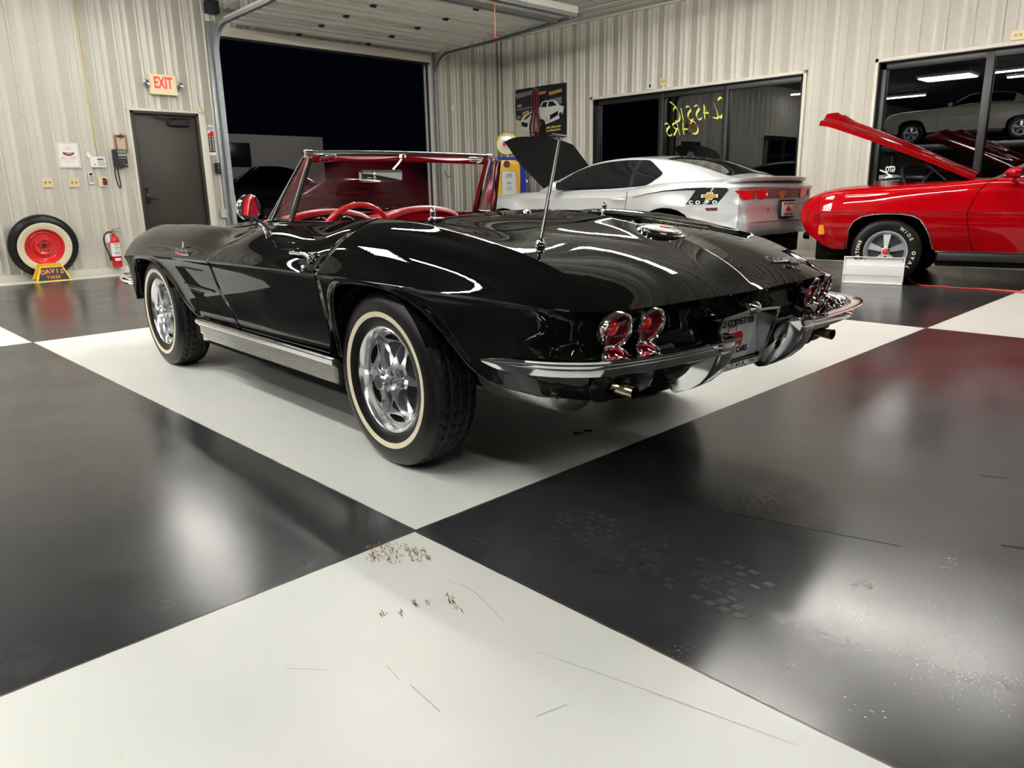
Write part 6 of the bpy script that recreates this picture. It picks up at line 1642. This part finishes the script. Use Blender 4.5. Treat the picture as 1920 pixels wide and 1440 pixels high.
# ---- display wheel with its stand
t = thing('display_wheel', 'wide whitewall tyre on a red steel rim leaning against the ribbed wall', 'wheel', (1.285, YF-.150, .432)); t.rotation_euler = (math.radians(9), 0, 0)
def lw(bm, prof): lathe(bm, [(-a, r) for a, r in prof], 96)      # +axial = into the room (-y)
bm = new_bm(); R_ = .400
pr = [(.045, .215), (.062, .225), (.074, .262), (.080, .305), (.072, .345), (.056, .375), (.050, .386), (.030, .396), (0, .400), (-.030, .396), (-.056, .375), (-.075, .33), (-.078, .27), (-.05, .215)]
lw(bm, pr); obj('tyre', bm, M_RUBS, t)
bm = new_bm()
for k in range(72):
    a = 2*PI*k/72; M = Matrix.Rotation(-a, 4, 'Y')
    prism(bm, [(.372, -.004), (.3985, -.004), (.3985, .004), (.372, .004)], .03, 'Y', -.058, M)
o = obj('tread_lug', bm, M_RUBBER, t); o['kind'] = 'stuff'
bm = new_bm(); lw(bm, [(.050, .222), (.0645, .226), (.0765, .262), (.0815, .300), (.0795, .310), (.076, .311)]); obj('whitewall', bm, M_CREAM, t)
bm = new_bm(); lw(bm, [(.050, .232), (.066, .228), (.068, .218), (.050, .208), (.030, .200), (.026, .190), (.034, .176), (.020, .160), (.010, .150), (.014, .120), (.040, .108), (.044, .095), (.030, .070), (.028, .055), (.038, .046), (.036, .036), (.010, .032)]); obj('rim', bm, M_REDW, t, ang=28)
bm = new_bm()
for k in range(5):
    a = 2*PI*k/5+.3; c = (math.cos(a)*.078, -.034, math.sin(a)*.078); bm2 = lathe(bm, [(0, .001), (-.010, .010), (.008, .011)], 8, 'Y', c)
lw(bm, [(.012, .033), (.012, .001)]); obj('lug_holes', bm, pbr('hub_dark_green', (.06, .07, .06), rough=.6), t)  # dark green lug holes and hub centre
t = thing('tyre_stand_sign', 'yellow edged black tyre stand lettered DAVIS TIRES in orange, on the floor', 'sign', (1.285, YF-.40, 0))
bm = new_bm(); prism(bm, [(-.205, .0), (.205, .0), (.130, .190), (-.130, .190)], .012, 'Y', -.0, Matrix.Rotation(math.radians(-14), 4, 'X')); 
prism(bm, [(-.205, .0), (.205, .0), (.130, .190), (-.130, .190)], .012, 'Y', .17, Matrix.Rotation(math.radians(10), 4, 'X')); box(bm, -.20, .20, .0, .18, .0, .012)
obj('stand_panel', bm, M_YEL, t)
RF = Matrix.Rotation(math.radians(-14), 4, 'X')
bm = new_bm(); prism(bm, [(-.178, .012), (.178, .012), (.118, .178), (-.118, .178)], .003, 'Y', -.003, RF); obj('black_face', bm, pbr('sign_black', (.012, .012, .018), rough=.3), t)
M_ORG = pbr('sign_orange', (.75, .22, .04), rough=.5)
SF_ = RF @ frame((0, -.0035, 0), (1, 0, 0), (0, 0, 1))
for i, ch in enumerate('DAVIS'):
    x = (i-2)*.054; text_obj('sign_lettering', ch, .078, M_ORG, t, SF_ @ T3(x, .128-x*x*.9, .0) @ Matrix.Rotation(-x*1.2, 4, 'Z'), offset=.003, ext=.0006)
text_obj('sign_lettering', 'TIRES', .052, M_ORG, t, SF_ @ T3(0, .050, 0), offset=.002, space=1.25, ext=.0006)
# ---- fire extinguisher
t = thing('fire_extinguisher', 'red fire extinguisher with black hose hanging low on the wall', 'fire extinguisher', (2.155, YF-.075, .085))
bm = new_bm(); lathe(bm, [(0, .001), (.0, .050), (.012, .060), (.03, .064), (.36, .064), (.395, .056), (.42, .035), (.435, .020), (.46, .018), (.46, .001)], 36, 'Z'); obj('cylinder', bm, pbr('extinguisher_red', (.55, .01, .012), rough=.22, coat=.6), t)
bm = new_bm(); lathe(bm, [(.155, .0648), (.335, .0648)], 24, 'Z', a0=math.radians(195), a1=math.radians(345)); obj('label', bm, M_PAPER, t, recalc=False)
bm = new_bm()
for k, (z, w) in enumerate(((.32, .9), (.30, .6), (.27, .8), (.245, .5), (.21, .8), (.19, .7))):
    lathe(bm, [(z-.004, .0652), (z+.004, .0652)], 12, 'Z', a0=math.radians(270-40*w), a1=math.radians(270+40*w))
o = obj('label_print', bm, pbr('print_dark', (.12, .10, .10), rough=.6), t, recalc=False); o['kind'] = 'stuff'
bm = new_bm(); lathe(bm, [(.095, .0650), (.130, .0650)], 16, 'Z', a0=math.radians(235), a1=math.radians(305)); obj('round_label', bm, M_PAPER, t, recalc=False)
bm = new_bm(); box(bm, -.022, .022, -.022, .022, .455, .485, .004); tube(bm, [(0, 0, .48), (-.01, -.02, .515)], .012, 8); lathe(bm, [(-.006, .001), (-.006, .018), (.006, .018)], 16, 'Y', (.0, -.03, .47)); obj('valve', bm, M_CHROMED, t)
bm = new_bm(); tube(bm, [(-.02, 0, .50), (.03, .0, .515), (.10, .0, .530)], .007, 6, sy=1.8); tube(bm, [(-.01, 0, .485), (.05, .0, .485), (.11, .0, .468)], .006, 6, sy=1.8); obj('lever', bm, M_CHROMED, t)
bm = new_bm(); box(bm, -.045, -.005, -.015, .015, .515, .545, .004); obj('safety_tab', bm, M_YEL, t)
bm = new_bm(); tube(bm, cr([(-.02, 0, .48), (-.08, -.01, .475), (-.125, -.015, .42), (-.13, -.015, .33), (-.105, -.012, .24), (-.085, -.01, .17)], 6), .010, 8); tube(bm, [(-.085, -.01, .18), (-.075, -.012, .10)], .012, 8, radii=[.011, .017]); obj('hose', bm, M_BLK, t)
bm = new_bm(); bm.faces.new([bm.verts.new(p) for p in ((-.11, -.02, .44), (-.055, -.02, .46), (-.05, -.02, .35), (-.105, -.02, .34))]); obj('inspection_tag', bm, M_PAPER, t, recalc=False)
bm = new_bm(); box(bm, -.015, .015, .05, .075, .10, .44, .003); obj('wall_bracket', bm, M_STEEL, t)
# ---- panel screws on the two visible walls
bm = new_bm(); rows = (.35, 1.13, 2.02, 2.93)
for k in range(0, 12):
    x = .09+.305*k+.076+.031-.076
    for z in rows:
        if DX0-.1 < x < DX1+.15 and z < 2.3: continue
        lathe(bm, [(YF-.004, .001), (YF-.003, .005), (YF+.008, .006)], 8, 'Y', (x, 0, z))
for k in range(26, 31):
    x = .09+.305*k+.031
    for z in rows: lathe(bm, [(YF-.004, .001), (YF-.003, .005), (YF+.008, .006)], 8, 'Y', (x, 0, z))
XF = XR-.015
for k in range(-3, 31):
    y = .12+.305*k+.031
    for z in rows:
        if (W1[0]-.1 < y < W1[1]+.1 or W2[0]-.1 < y < W2[1]+.1) and W1[2] < z < 2.6: continue
        lathe(bm, [(XF-.004, .001), (XF-.003, .005), (XF+.008, .006)], 8, 'X', (0, y, z))
struct(obj('trim_3', bm, pbr('screw_grey', (.20, .19, .17), rough=.5), None))
# ================================================================= THINGS ON THE WINDOW WALL
def rfr(y, z, d=0.0): return frame((XF-d, y, z), (0, -1, 0), (0, 0, 1))
def rwall_thing(name, label, cat, y, z, group=None, d=0.0):
    t = thing(name, label, cat, group=group); t.matrix_world = rfr(y, z, d); return t
# banner
t = rwall_thing('car_banner', 'hanging vinyl banner picturing a white striped classic car, above the gas pump', 'banner', 8.51, 2.41, d=.008)
BW, BH = 1.30, .93
def bz(x, y): return .012*math.sin(x*5+1)+.008*math.sin(y*7)
def bpoly(bm, poly, lv, cuts=2):
    f = bm.faces.new([bm.verts.new((a*BW, b*BH, 0)) for a, b in poly]); r = bmesh.ops.triangulate(bm, faces=[f])
    if cuts: bmesh.ops.subdivide_edges(bm, edges=bm.edges[:], cuts=cuts, use_grid_fill=True)
    for v in bm.verts: v.co.z = .016+bz(v.co.x, v.co.y)+lv*.0009
def bshape(nm, mat, polys, lv, cuts=1):
    bm = new_bm()
    for p_ in polys:
        b2 = new_bm(); bpoly(b2, p_, lv, cuts); me = bpy.data.meshes.new('tmp'); b2.to_mesh(me); b2.free(); bm.from_mesh(me); bpy.data.meshes.remove(me)
    return obj(nm, bm, mat, t, recalc=False, ang=80)
bm = new_bm(); grid(bm, [[Vector((x*BW, y*BH, .016+bz(x*BW, y*BH))) for y in np.linspace(-.5, .5, 14)] for x in np.linspace(-.5, .5, 24)]); obj('banner_sheet', bm, pbr('banner_dark', (.012, .013, .020), rough=.35), t, recalc=False)
M_BTAN = pbr('banner_tan', (.52, .49, .40), rough=.4); M_BWHT = pbr('banner_white', (.62, .62, .57), rough=.4); M_BGRY = pbr('banner_grey', (.16, .17, .17), rough=.4); M_BORG = pbr('banner_orange', (.45, .22, .05), rough=.5)
bshape('banner_ground', M_BTAN, [[(-.5, -.08), (-.38, -.12), (-.35, -.30), (-.1, -.40), (.5, -.50), (.5, -.47), (.0, -.36), (.5, -.5), (-.5, -.5)]], 1)
bshape('banner_shelves', M_BGRY, [[(-.5, .42), (.02, .46), (-.05, .38), (-.48, .32)], [(-.48, .12), (-.15, .14), (-.15, .11), (-.48, .09)], [(.08, .16), (.10, .22), (.42, .25), (.42, .12)], [(-.48, -.02), (-.4, .0), (-.4, -.06), (-.48, -.08)]], 1)
bshape('banner_boxes', M_BORG, [[(-.37, .05), (-.22, .08), (-.22, -.05), (-.35, -.04)], [(-.18, .07), (-.12, .08), (-.12, .0), (-.18, .0)], [(-.02, .40), (.14, .39), (.12, .35), (.0, .33)], [(-.46, .20), (-.37, .21), (-.37, .15), (-.46, .15)], [(.18, .36), (.42, .40), (.42, .34), (.2, .30)]], 1)
bshape('banner_car_body', M_BWHT, [[(-.40, -.10), (-.36, -.04), (-.22, .02), (-.08, .07), (-.0, .10), (.06, .20), (.20, .21), (.32, .19), (.38, .10), (.46, .06), (.44, -.02), (.40, -.14), (.15, -.22), (.05, -.27), (-.05, -.37), (-.24, -.35), (-.38, -.28), (-.40, -.18)]], 2)
bshape('banner_car_windows', pbr('banner_black', (.006, .006, .010), rough=.35), [[(.03, .10), (.08, .185), (.16, .19), (.14, .09)], [(.17, .09), (.19, .19), (.27, .18), (.33, .10)], [(-.35, -.10), (-.26, -.02), (-.08, .05), (-.12, .02), (-.30, -.10)], [(-.39, -.13), (-.26, -.17), (-.25, -.26), (-.39, -.22)], [(.03, -.12), (.10, -.15), (.12, -.28), (.04, -.33), (-.03, -.28), (-.02, -.16)], [(.36, -.05), (.41, -.03), (.43, -.14), (.38, -.18)], [(.13, -.10), (.35, .0), (.35, -.08), (.14, -.19)]], 3)
bshape('banner_lower', MATS['banner_dark'], [[(.12, -.24), (.50, -.10), (.50, -.46), (.05, -.34)]], 2.5)
for s_, y in (('other Chevrolets', -.335), ('and Muscle Cars', -.395)):
    text_obj('banner_lettering', s_, .052, pbr('banner_yellow', (.62, .52, .10), rough=.5), t, T3(.27*BW, (y+.04)*BH, .034) @ Matrix.Rotation(.03, 4, 'Z'), shear=.25, sx=1.0, offset=.002)
for x in (-.46, .0, .495):
    bm = new_bm(); tube(bm, [(x*BW, .49*BH, .018), (x*BW, .52*BH, .012), (x*BW, .545*BH, .0)], .008, 6); obj('banner_hanger', bm, M_WHITE, t)
# red straps hanging in front of the banner
t = rwall_thing('hanging_straps', 'dark red coiled straps hanging in front of the car banner', 'straps', 8.55, 2.41, d=.06)
M_STRAP = pbr('strap_red', (.16, .02, .018), rough=.5)
for k, (dx, w, b_) in enumerate(((0, .06, -.40), (.015, .09, -.36), (-.02, .10, -.45), (.01, .05, -.30), (-.01, .115, -.42))):
    bm = new_bm(); tube(bm, cr([(dx, .42, .02+k*.012), (dx-w*.6, .22, .02+k*.012), (dx-w*.35, .02, .02+k*.012), (dx-w, -.22, .02+k*.012), (dx-w*.8, b_, .02+k*.012), (dx, b_-.03, .02+k*.012), (dx+w*.8, b_+.02, .02+k*.012), (dx+w, -.2, .02+k*.012), (dx+w*.4, .02, .02+k*.012), (dx+w*.7, .22, .02+k*.012), (dx+.005, .42, .02+k*.012)], 6), .011, 8)
    obj('strap_loop', bm, M_STRAP if k % 2 else pbr('strap_maroon', (.09, .012, .02), rough=.5), t)
bm = new_bm(); tube(bm, [(0, .42, .0), (0, .43, .08), (0, .45, .085)], .009, 6); obj('strap_hook', bm, M_STEEL, t)
# little things above the windows
t = rwall_thing('wall_tag', 'tiny white box with dark face on the wall above the long window', 'sensor', 6.035, 2.625)
bm = new_bm(); prism(bm, rrect(.062, .098, .004), .02, 'Z', 0, I4); obj('tag_case', bm, M_WHITE, t)
bm = new_bm(); prism(bm, rrect(.034, .060, .003), .002, 'Z', .02, I4); obj('tag_face', bm, M_TEXTK, t)
def outlet(y, z, lab, w=.145, h=.105):
    t = rwall_thing('outlet_plate', lab, 'outlet', y, z, 'ivory outlets on the window wall')
    bm = new_bm(); prism(bm, rrect(w, h, .005), .006, 'Z', 0, I4); obj('plate', bm, M_IVORY, t)
    for dx in (-.025, .025):
        bm = new_bm(); prism(bm, rrect(.034, .030, .010), .003, 'Z', .006, T3(dx, 0, 0)); obj('socket', bm, pbr('socket_tan', (.50, .38, .18), rough=.4), t)
        bm = new_bm(); 
        for q in (-.006, .006): prism(bm, rrect(.003, .010, .0008), .001, 'Z', .009, T3(dx+q, 0, 0))
        o = obj('slots', bm, M_TEXTK, t); o['kind'] = 'stuff'
    return t
outlet(5.777, 2.668, 'ivory outlet plate just above the long window', .14, .105); outlet(.89, 2.648, 'ivory outlet plate high above the window behind the red car', .145, .105)
# window lettering: CLASSIC CARS, reversed because it faces the street
t = thing('window_lettering', 'yellow brushed CLASSIC CARS lettering seen reversed on the long window', 'lettering', (XR+.1095, 0, 0))
M_LET = pbr('yellow_window_paint2', (.80, .84, .14), rough=.6)
def brush(pts, w=.012):
    w *= 1.9; bm = new_bm(); P_ = cr([(0, y, z) for y, z in pts], 4) if len(pts) > 2 else [Vector((0, y, z)) for y, z in pts]; n = len(P_)
    A = []; d = Vector((0, .6, .8))
    for i, p in enumerate(P_):
        k = w*(.6+.8*math.sin(PI*(i+.5)/n)); A.append([bm.verts.new(p+d*k), bm.verts.new(p-d*k)])
    for i in range(n-1): bm.faces.new((A[i][0], A[i+1][0], A[i+1][1], A[i][1]))
    obj('brush_letter', bm, M_LET, t, recalc=False, ang=89)
def letters(y0, z0, h, sc, word):
    sh = .42
    G_ = {'C': [[(.52, .78), (.40, 1.0), (.18, .85), (.02, .45), (.12, .08), (.40, .02), (.55, .2)]], 'L': [[(.30, 1.0), (.10, .05), (.50, .06)]], 'A': [[(.0, .0), (.25, .55), (.42, 1.0)], [(.42, 1.0), (.44, .5), (.46, .0)], [(.12, .42), (.52, .42)]],
          'S': [[(.52, .92), (.30, 1.0), (.14, .75), (.36, .5), (.40, .2), (.20, .0), (.0, .12)]], 'I': [[(.24, .9), (.14, .0)]], 'R': [[(.10, .0), (.22, 1.0)], [(.22, 1.0), (.55, .85), (.45, .58), (.18, .5)], [(.25, .5), (.55, .0)]]}
    y = y0
    for ch, adv in word:
        for st in G_[ch]: brush([(y+(a+sh*(b-.5)*.35)*sc*adv, z0+b*h-(y-y0)*0) for a, b in st], .0075 if ch != 'I' else .009)
        y += sc*adv*(.66 if ch != 'I' else .36)
letters(4.83, 2.045, .22, .235, [(c, 1.0) for c in 'CLASSIC'][1:] if False else [(c, 1.0) for c in 'LASSIC'])
brush([(4.86, 2.31), (4.80, 2.34), (4.74, 2.25), (4.73, 2.12), (4.80, 2.05), (4.86, 2.10)], .011); brush([(4.76, 2.20), (4.74, 2.02), (4.76, 1.90)], .010); brush([(5.60, 2.26), (5.70, 2.34), (5.74, 2.36)], .008)
letters(5.19, 1.835, .20, .250, [(c, 1.0) for c in 'CARS'])
# small white sticker number in the other window
t = thing('window_sticker', 'small white reversed sticker low in the window behind the red car', 'sticker', (XR+.1095, 2.20, 1.19))
text_obj('sticker_print', 'GTO', .105, M_TEXTW, t, frame((0, 0, 0), (0, 1, 0), (0, 0, 1)), sx=.55, offset=.004)
# dark wheel, drum and boxes beyond that window are left as faint night shapes
# ================================================================= GAS PUMP in the corner
gp = thing('gas_pump', 'vintage blue and yellow gas pump standing in the room corner behind the silver car', 'gas pump', (8.78, 8.62, 0), math.radians(136-90-180+90+90))
gp.rotation_euler = (0, 0, math.radians(-44.5))     # local -y faces the camera
M_BLUE = pbr('pump_blue', (.012, .03, .32), rough=.2, coat=.7); M_PYEL = pbr('pump_yellow', (.80, .42, .015), rough=.25, coat=.6)
bm = new_bm()
def arch_prof(w, h, r, n=10):
    pts = [(-w/2, 0), (w/2, 0)]
    for k in range(n+1):
        a = PI/2*k/n; pts.append((w/2-r+r*math.cos(-0+a), h-r*.75+r*.75*math.sin(a)))
    for k in range(n+1):
        a = PI/2+PI/2*k/n; pts.append((-w/2+r+r*math.cos(a), h-r*.75+r*.75*math.sin(a)))
    return pts
prism(bm, arch_prof(.66, 1.60, .20), .44, 'Y', -.20); obj('pump_cabinet', bm, M_BLUE, gp, ang=30)
bm = new_bm(); A = []
zs = np.linspace(.05, 1.545, 40)
rows = []
for z in zs:
    wl = -.235-.035*math.sin((z-.9)*3.4) if z > .6 else -.235-.035*math.sin(-.3*3.4)+.02*(0.6-z); wr = .225
    if z > 1.42: k = math.sqrt(max(0, 1-((z-1.42)/.13)**2)); wl, wr = wl*(.55+.45*k), wr*(.55+.45*k)
    rows.append([Vector((wl+(wr-wl)*q/6, -.205-.045*math.sin(PI*q/6), z)) for q in range(7)])
grid(bm, rows); obj('front_panel', bm, M_PYEL, gp, ang=50)
bm = new_bm(); prism(bm, rrect(.25, .42, .02), .012, 'Y', -.262, T3(.02, 0, 1.14)); obj('price_window', bm, pbr('pump_window', (.62, .62, .60), rough=.2, coat=.5), gp)
bm = new_bm(); prism(bm, rrect(.275, .445, .03), .008, 'Y', -.255, T3(.02, 0, 1.14)); obj('window_frame', bm, M_CHROMED, gp)
for s_, sz, z in (('1.090', .055, 1.285), ('SALE PRICE', .026, 1.25), ('090', .055, 1.14), ('2 2 2', .04, 1.075), ('GALLONS', .024, 1.035)):
    text_obj('pump_figures', s_, sz, M_TEXTK, gp, frame((.02, -.2635, z), (1, 0, 0), (0, 0, 1)), offset=.0006)
bm = new_bm(); prism(bm, rrect(.22, .13, .01), .010, 'Y', -.260, T3(.03, 0, .835)); obj('badge_plate', bm, pbr('pump_olive', (.35, .28, .02), rough=.3), gp)
bm = new_bm(); prism(bm, rrect(.18, .045, .005), .004, 'Y', -.266, T3(.03, 0, .81)); prism(bm, rrect(.10, .025, .005), .004, 'Y', -.266, T3(.03, 0, .862)); obj('badge_bar', bm, M_TEXTK, gp)
bm = new_bm(); lathe(bm, [(-.262, .001), (-.262, .052), (-.252, .062), (-.24, .062)], 32, 'Y', (-.01, 0, 1.475)); obj('clock_dial', bm, M_BLKG, gp)
bm = new_bm(); lathe(bm, [(-.264, .050), (-.266, .054), (-.262, .057)], 32, 'Y', (-.01, 0, 1.475)); lathe(bm, [(-.266, .001), (-.266, .010), (-.262, .012)], 16, 'Y', (-.01, 0, 1.475)); obj('dial_ring', bm, M_CHROMED, gp)
gl = bpy.data.objects.new('pump_globe', None); COL.objects.link(gl); gl.parent = gp; gl.location = (0, -.0, 1.838)
bm = new_bm(); lathe(bm, [(-.07, .165), (-.075, .185), (-.05, .205), (0, .212), (.05, .205), (.075, .185), (.07, .165)], 56, 'Y'); obj('globe_ring', bm, pbr('globe_yellow', (.80, .66, .05), rough=.3, coat=.4), gl)
bm = new_bm(); lathe(bm, [(-.070, .168), (-.078, .12), (-.082, .0005)], 48, 'Y'); lathe(bm, [(.070, .168), (.078, .12), (.082, .0005)], 48, 'Y'); obj('globe_lens', bm, pbr('globe_lens', (.66, .66, .64), rough=.15, coat=.6), gl)
GF = frame((0, -.0835, 0), (1, 0, 0), (0, 0, 1))
bm = new_bm()
for p_ in ([(-.085, -.035), (-.075, .02), (-.055, .05), (-.030, .05), (-.015, .01), (-.03, -.045), (-.06, -.05)], [(-.012, -.03), (-.002, .02), (.006, .02), (-.004, -.035)]):
    bm.faces.new([bm.verts.new(GF @ Vector((a, b, .002))) for a, b in p_])
obj('red_flag', bm, M_TEXTR, gl, recalc=False)
bm = new_bm()
for i in range(4):
    for j in range(4):
        if (i+j) % 2 == 0: bm.faces.new([bm.verts.new(GF @ Vector((.015+(i+a)*.017+(j+b)*.004, -.035+(j+b)*.020, .002))) for a, b in ((0, 0), (1, 0), (1, 1), (0, 1))])
o = obj('checkered_flag', bm, M_TEXTK, gl, recalc=False, label='black and white chequered flag')
bm = new_bm(); bm.faces.new([bm.verts.new(GF @ Vector((a, b, .002))) for a, b in ((-.06, -.062), (-.01, -.085), (.05, -.060), (.045, -.048), (-.008, -.070), (-.055, -.050))]); obj('gold_wreath', bm, M_PYEL, gl, recalc=False)
bm = new_bm(); lathe(bm, [(1.57, .07), (1.60, .05), (1.64, .045)], 24, 'Z'); obj('globe_neck', bm, M_CHROMED, gp)
bm = new_bm(); tube(bm, cr([(.335, -.06, .80), (.37, -.09, .70), (.40, -.08, .9), (.385, -.06, 1.1), (.37, -.06, 1.22)], 6), .016, 8); obj('pump_hose', bm, M_BLK, gp)
bm = new_bm(); tube(bm, [(.355, -.06, 1.10), (.37, -.08, 1.24), (.42, -.11, 1.285)], .020, 8, radii=[.022, .02, .012]); box(bm, .33, .36, -.10, -.02, 1.05, 1.20, .006); obj('pump_nozzle', bm, M_CHROMED, gp)
bm = new_bm(); box(bm, -.36, .36, -.23, .26, 0, .05, .01); obj('pump_base', bm, M_BLK, gp)
# ================================================================= FLOOR-STANDING LIGHT PANEL, ITS CORD, PULL CORD
t = thing('light_panel', 'white metal light fixture panel standing on its edge before the red car wheel', 'light panel'); 
t.matrix_world = frame((6.885, 1.262, 0), Vector((.22, -.975, 0)), (.13, .03, 1)); 
# local x along the panel, y up, z towards the camera
bm = new_bm(); w2, h2 = .289, .278
for (a, b_, c, d) in ((-w2, w2, 0, .010), (-w2, w2, h2-.010, h2), (-w2, -w2+.010, 0, h2), (w2-.010, w2, 0, h2)): box(bm, a, b_, c, d, -.035, .012, .0015)
obj('panel_frame', bm, M_WHITE, t)
M_WP = pbr('enamel_white', (.78, .78, .77), rough=.3)
bm = new_bm(); pr = [(.008, -.012), (.085, .004), (.090, .009), (.140, .012), (.190, .009), (.195, .004), (h2-.008, -.012), (h2-.008, -.03), (.008, -.03)]
prism(bm, pr, 2*w2-.02, 'X', -w2+.01); obj('reflector_panel', bm, M_WP, t, ang=15)
t = thing('power_cord', 'thin red extension cord on the floor beside the white light panel', 'cord', (0, 0, 0))
bm = new_bm(); tube(bm, cr([(7.02, .98, .12), (7.12, .96, .03), (7.11, .90, .006), (7.02, .80, .006), (7.03, .665, .006), (7.01, .47, .006), (7.07, .257, .006), (7.06, -.05, .006), (7.12, -.6, .006), (7.0, -1.4, .006), (7.2, -2.4, .006)], 8), .0055, 8); tube(bm, cr([(7.08, .35, .006), (7.02, .1, .006), (6.95, -.2, .006), (7.0, -.6, .006)], 6), .005, 8)
obj('cord_wire', bm, pbr('cord_red', (.55, .05, .04), rough=.45), t)
t = thing('pull_cord', 'thin cord with a red disc handle hanging under the raised garage door', 'pull cord', (6.25, 6.2, 2.985))
bm = new_bm(); tube(bm, [(0, 0, .02), (0, 0, .46)], .004, 6); obj('cord_string', bm, pbr('cord_orange', (.60, .22, .10), rough=.6), t)
bm = new_bm(); lathe(bm, [(0, .001), (.0, .022), (.008, .050), (.014, .052), (.020, .030), (.03, .008)], 24, 'Z'); obj('cord_handle', bm, pbr('handle_red', (.62, .03, .05), rough=.4), t)
# ================================================================= OUTSIDE IN THE DARK YARD
b = thing('outer_building', 'dim grey building across the yard, seen through the garage opening', 'building', (0, 0, 0))
M_DIM = pbr('render_grey', (.30, .30, .30), rough=.9)
bm = new_bm(); box(bm, 8.0, 20.2, 34, 42, -.02, 3.85, .02); obj('building_wall', bm, M_DIM, b)
bm = new_bm(); box(bm, 14.1, 16.2, 33.94, 34.01, 2.35, 3.45, .02); obj('building_window', bm, M_BLKG, b)
bm = new_bm(); box(bm, 8.1, 14.4, 33.9, 34.02, 0, 2.2, .02); obj('building_bay', bm, M_BLK, b)
bm = new_bm(); lathe(bm, [(0, .06), (.03, .04), (.05, .001)], 10, 'Z', (10.4, 33.7, 2.0)); obj('added_yard_lamp', bm, emit_mat('added_yard_lamp_lit', (1, .85, .5), 6.0), b)  # unseen lamp added by the building
_l = bpy.data.lights.new('added_yard_fill', 'POINT'); _l.energy = 110; _l.color = (1, .93, .85); _l.shadow_soft_size = .15  # point light added to brighten the building across the yard
_lo = bpy.data.objects.new('added_yard_fill', _l); COL.objects.link(_lo); _lo.location = (17.5, 27, 5.2)
M_NPAINT = pbr('night_dark_paint', (.02, .02, .022), rough=.25, coat=.5)
def recolour(o, mm):
    for ch in [o]+list(o.children_recursive):
        if ch.type == 'MESH' and ch.material_slots:
            for i, sl in enumerate(ch.material_slots):
                if sl.material in mm: m = mm[sl.material]; sl.link = 'OBJECT'; sl.material = m
bpy.context.view_layer.update()
# parked cars: copies of the red hardtop's build with other paint, in the yard and on the far side of the room
M_CARCREAM = pbr('cream_car_paint', (.42, .40, .34), rough=.25, coat=.8)
def parked(name, label, loc, rz, mat, z=1.0, group=None, src=GTO, old=M_REDP, skip=('hood_panel', 'engine_hose', 'air_cleaner', 'tyre_letter', 'hood_hinge')):
    c = src.copy(); COL.objects.link(c); c.name = name; c.location = loc; c.rotation_euler = (0, 0, math.radians(rz)); c.scale = (1, 1, z); c['label'] = label; c['category'] = 'car'
    if group: c['group'] = group
    def cp(ch, par):
        if ch.name.split('.')[0] in skip: return
        d = ch.copy(); COL.objects.link(d); d.parent = par
        if d.type == 'MESH':
            for sl in d.material_slots:
                if sl.material == old: sl.link = 'OBJECT'; sl.material = mat
        for g in list(ch.children): cp(g, d)
    for ch in list(src.children): cp(ch, c)
    return c
parked('parked_car', 'dark car parked in the yard outside the garage opening', (7.6, 15.2, -.02), 172, M_NPAINT)
parked('parked_truck', 'tall dark vehicle parked farther back in the yard, left of the other', (8.6, 21.5, -.02), 165, M_NPAINT, z=1.38)

parked('parked_car', 'pale cream older car raised on a lift, seen mirrored in the right window', (-5.6, 6.9, 2.12), 90, M_CARCREAM)
t = thing('car_lift', 'four post car lift behind the camera carrying the pale cream car', 'car lift', (-5.6, 6.9, 0))
for x in (-1.25, 1.25):
    for y in (1.2, -4.2):
        bm = new_bm(); box(bm, x-.06, x+.06, y-.06, y+.06, 0, 2.5, .005); obj('lift_post', bm, M_STEEL, t)
for x in (-.78, .78):
    bm = new_bm(); box(bm, x-.24, x+.24, -4.2, 1.2, 2.02, 2.115, .01); obj('lift_runway', bm, M_STEEL, t)
for y in (1.2, -4.2):
    bm = new_bm(); box(bm, -1.25, 1.25, y-.05, y+.05, 1.92, 2.02, .005); obj('cross_beam', bm, M_STEEL, t)
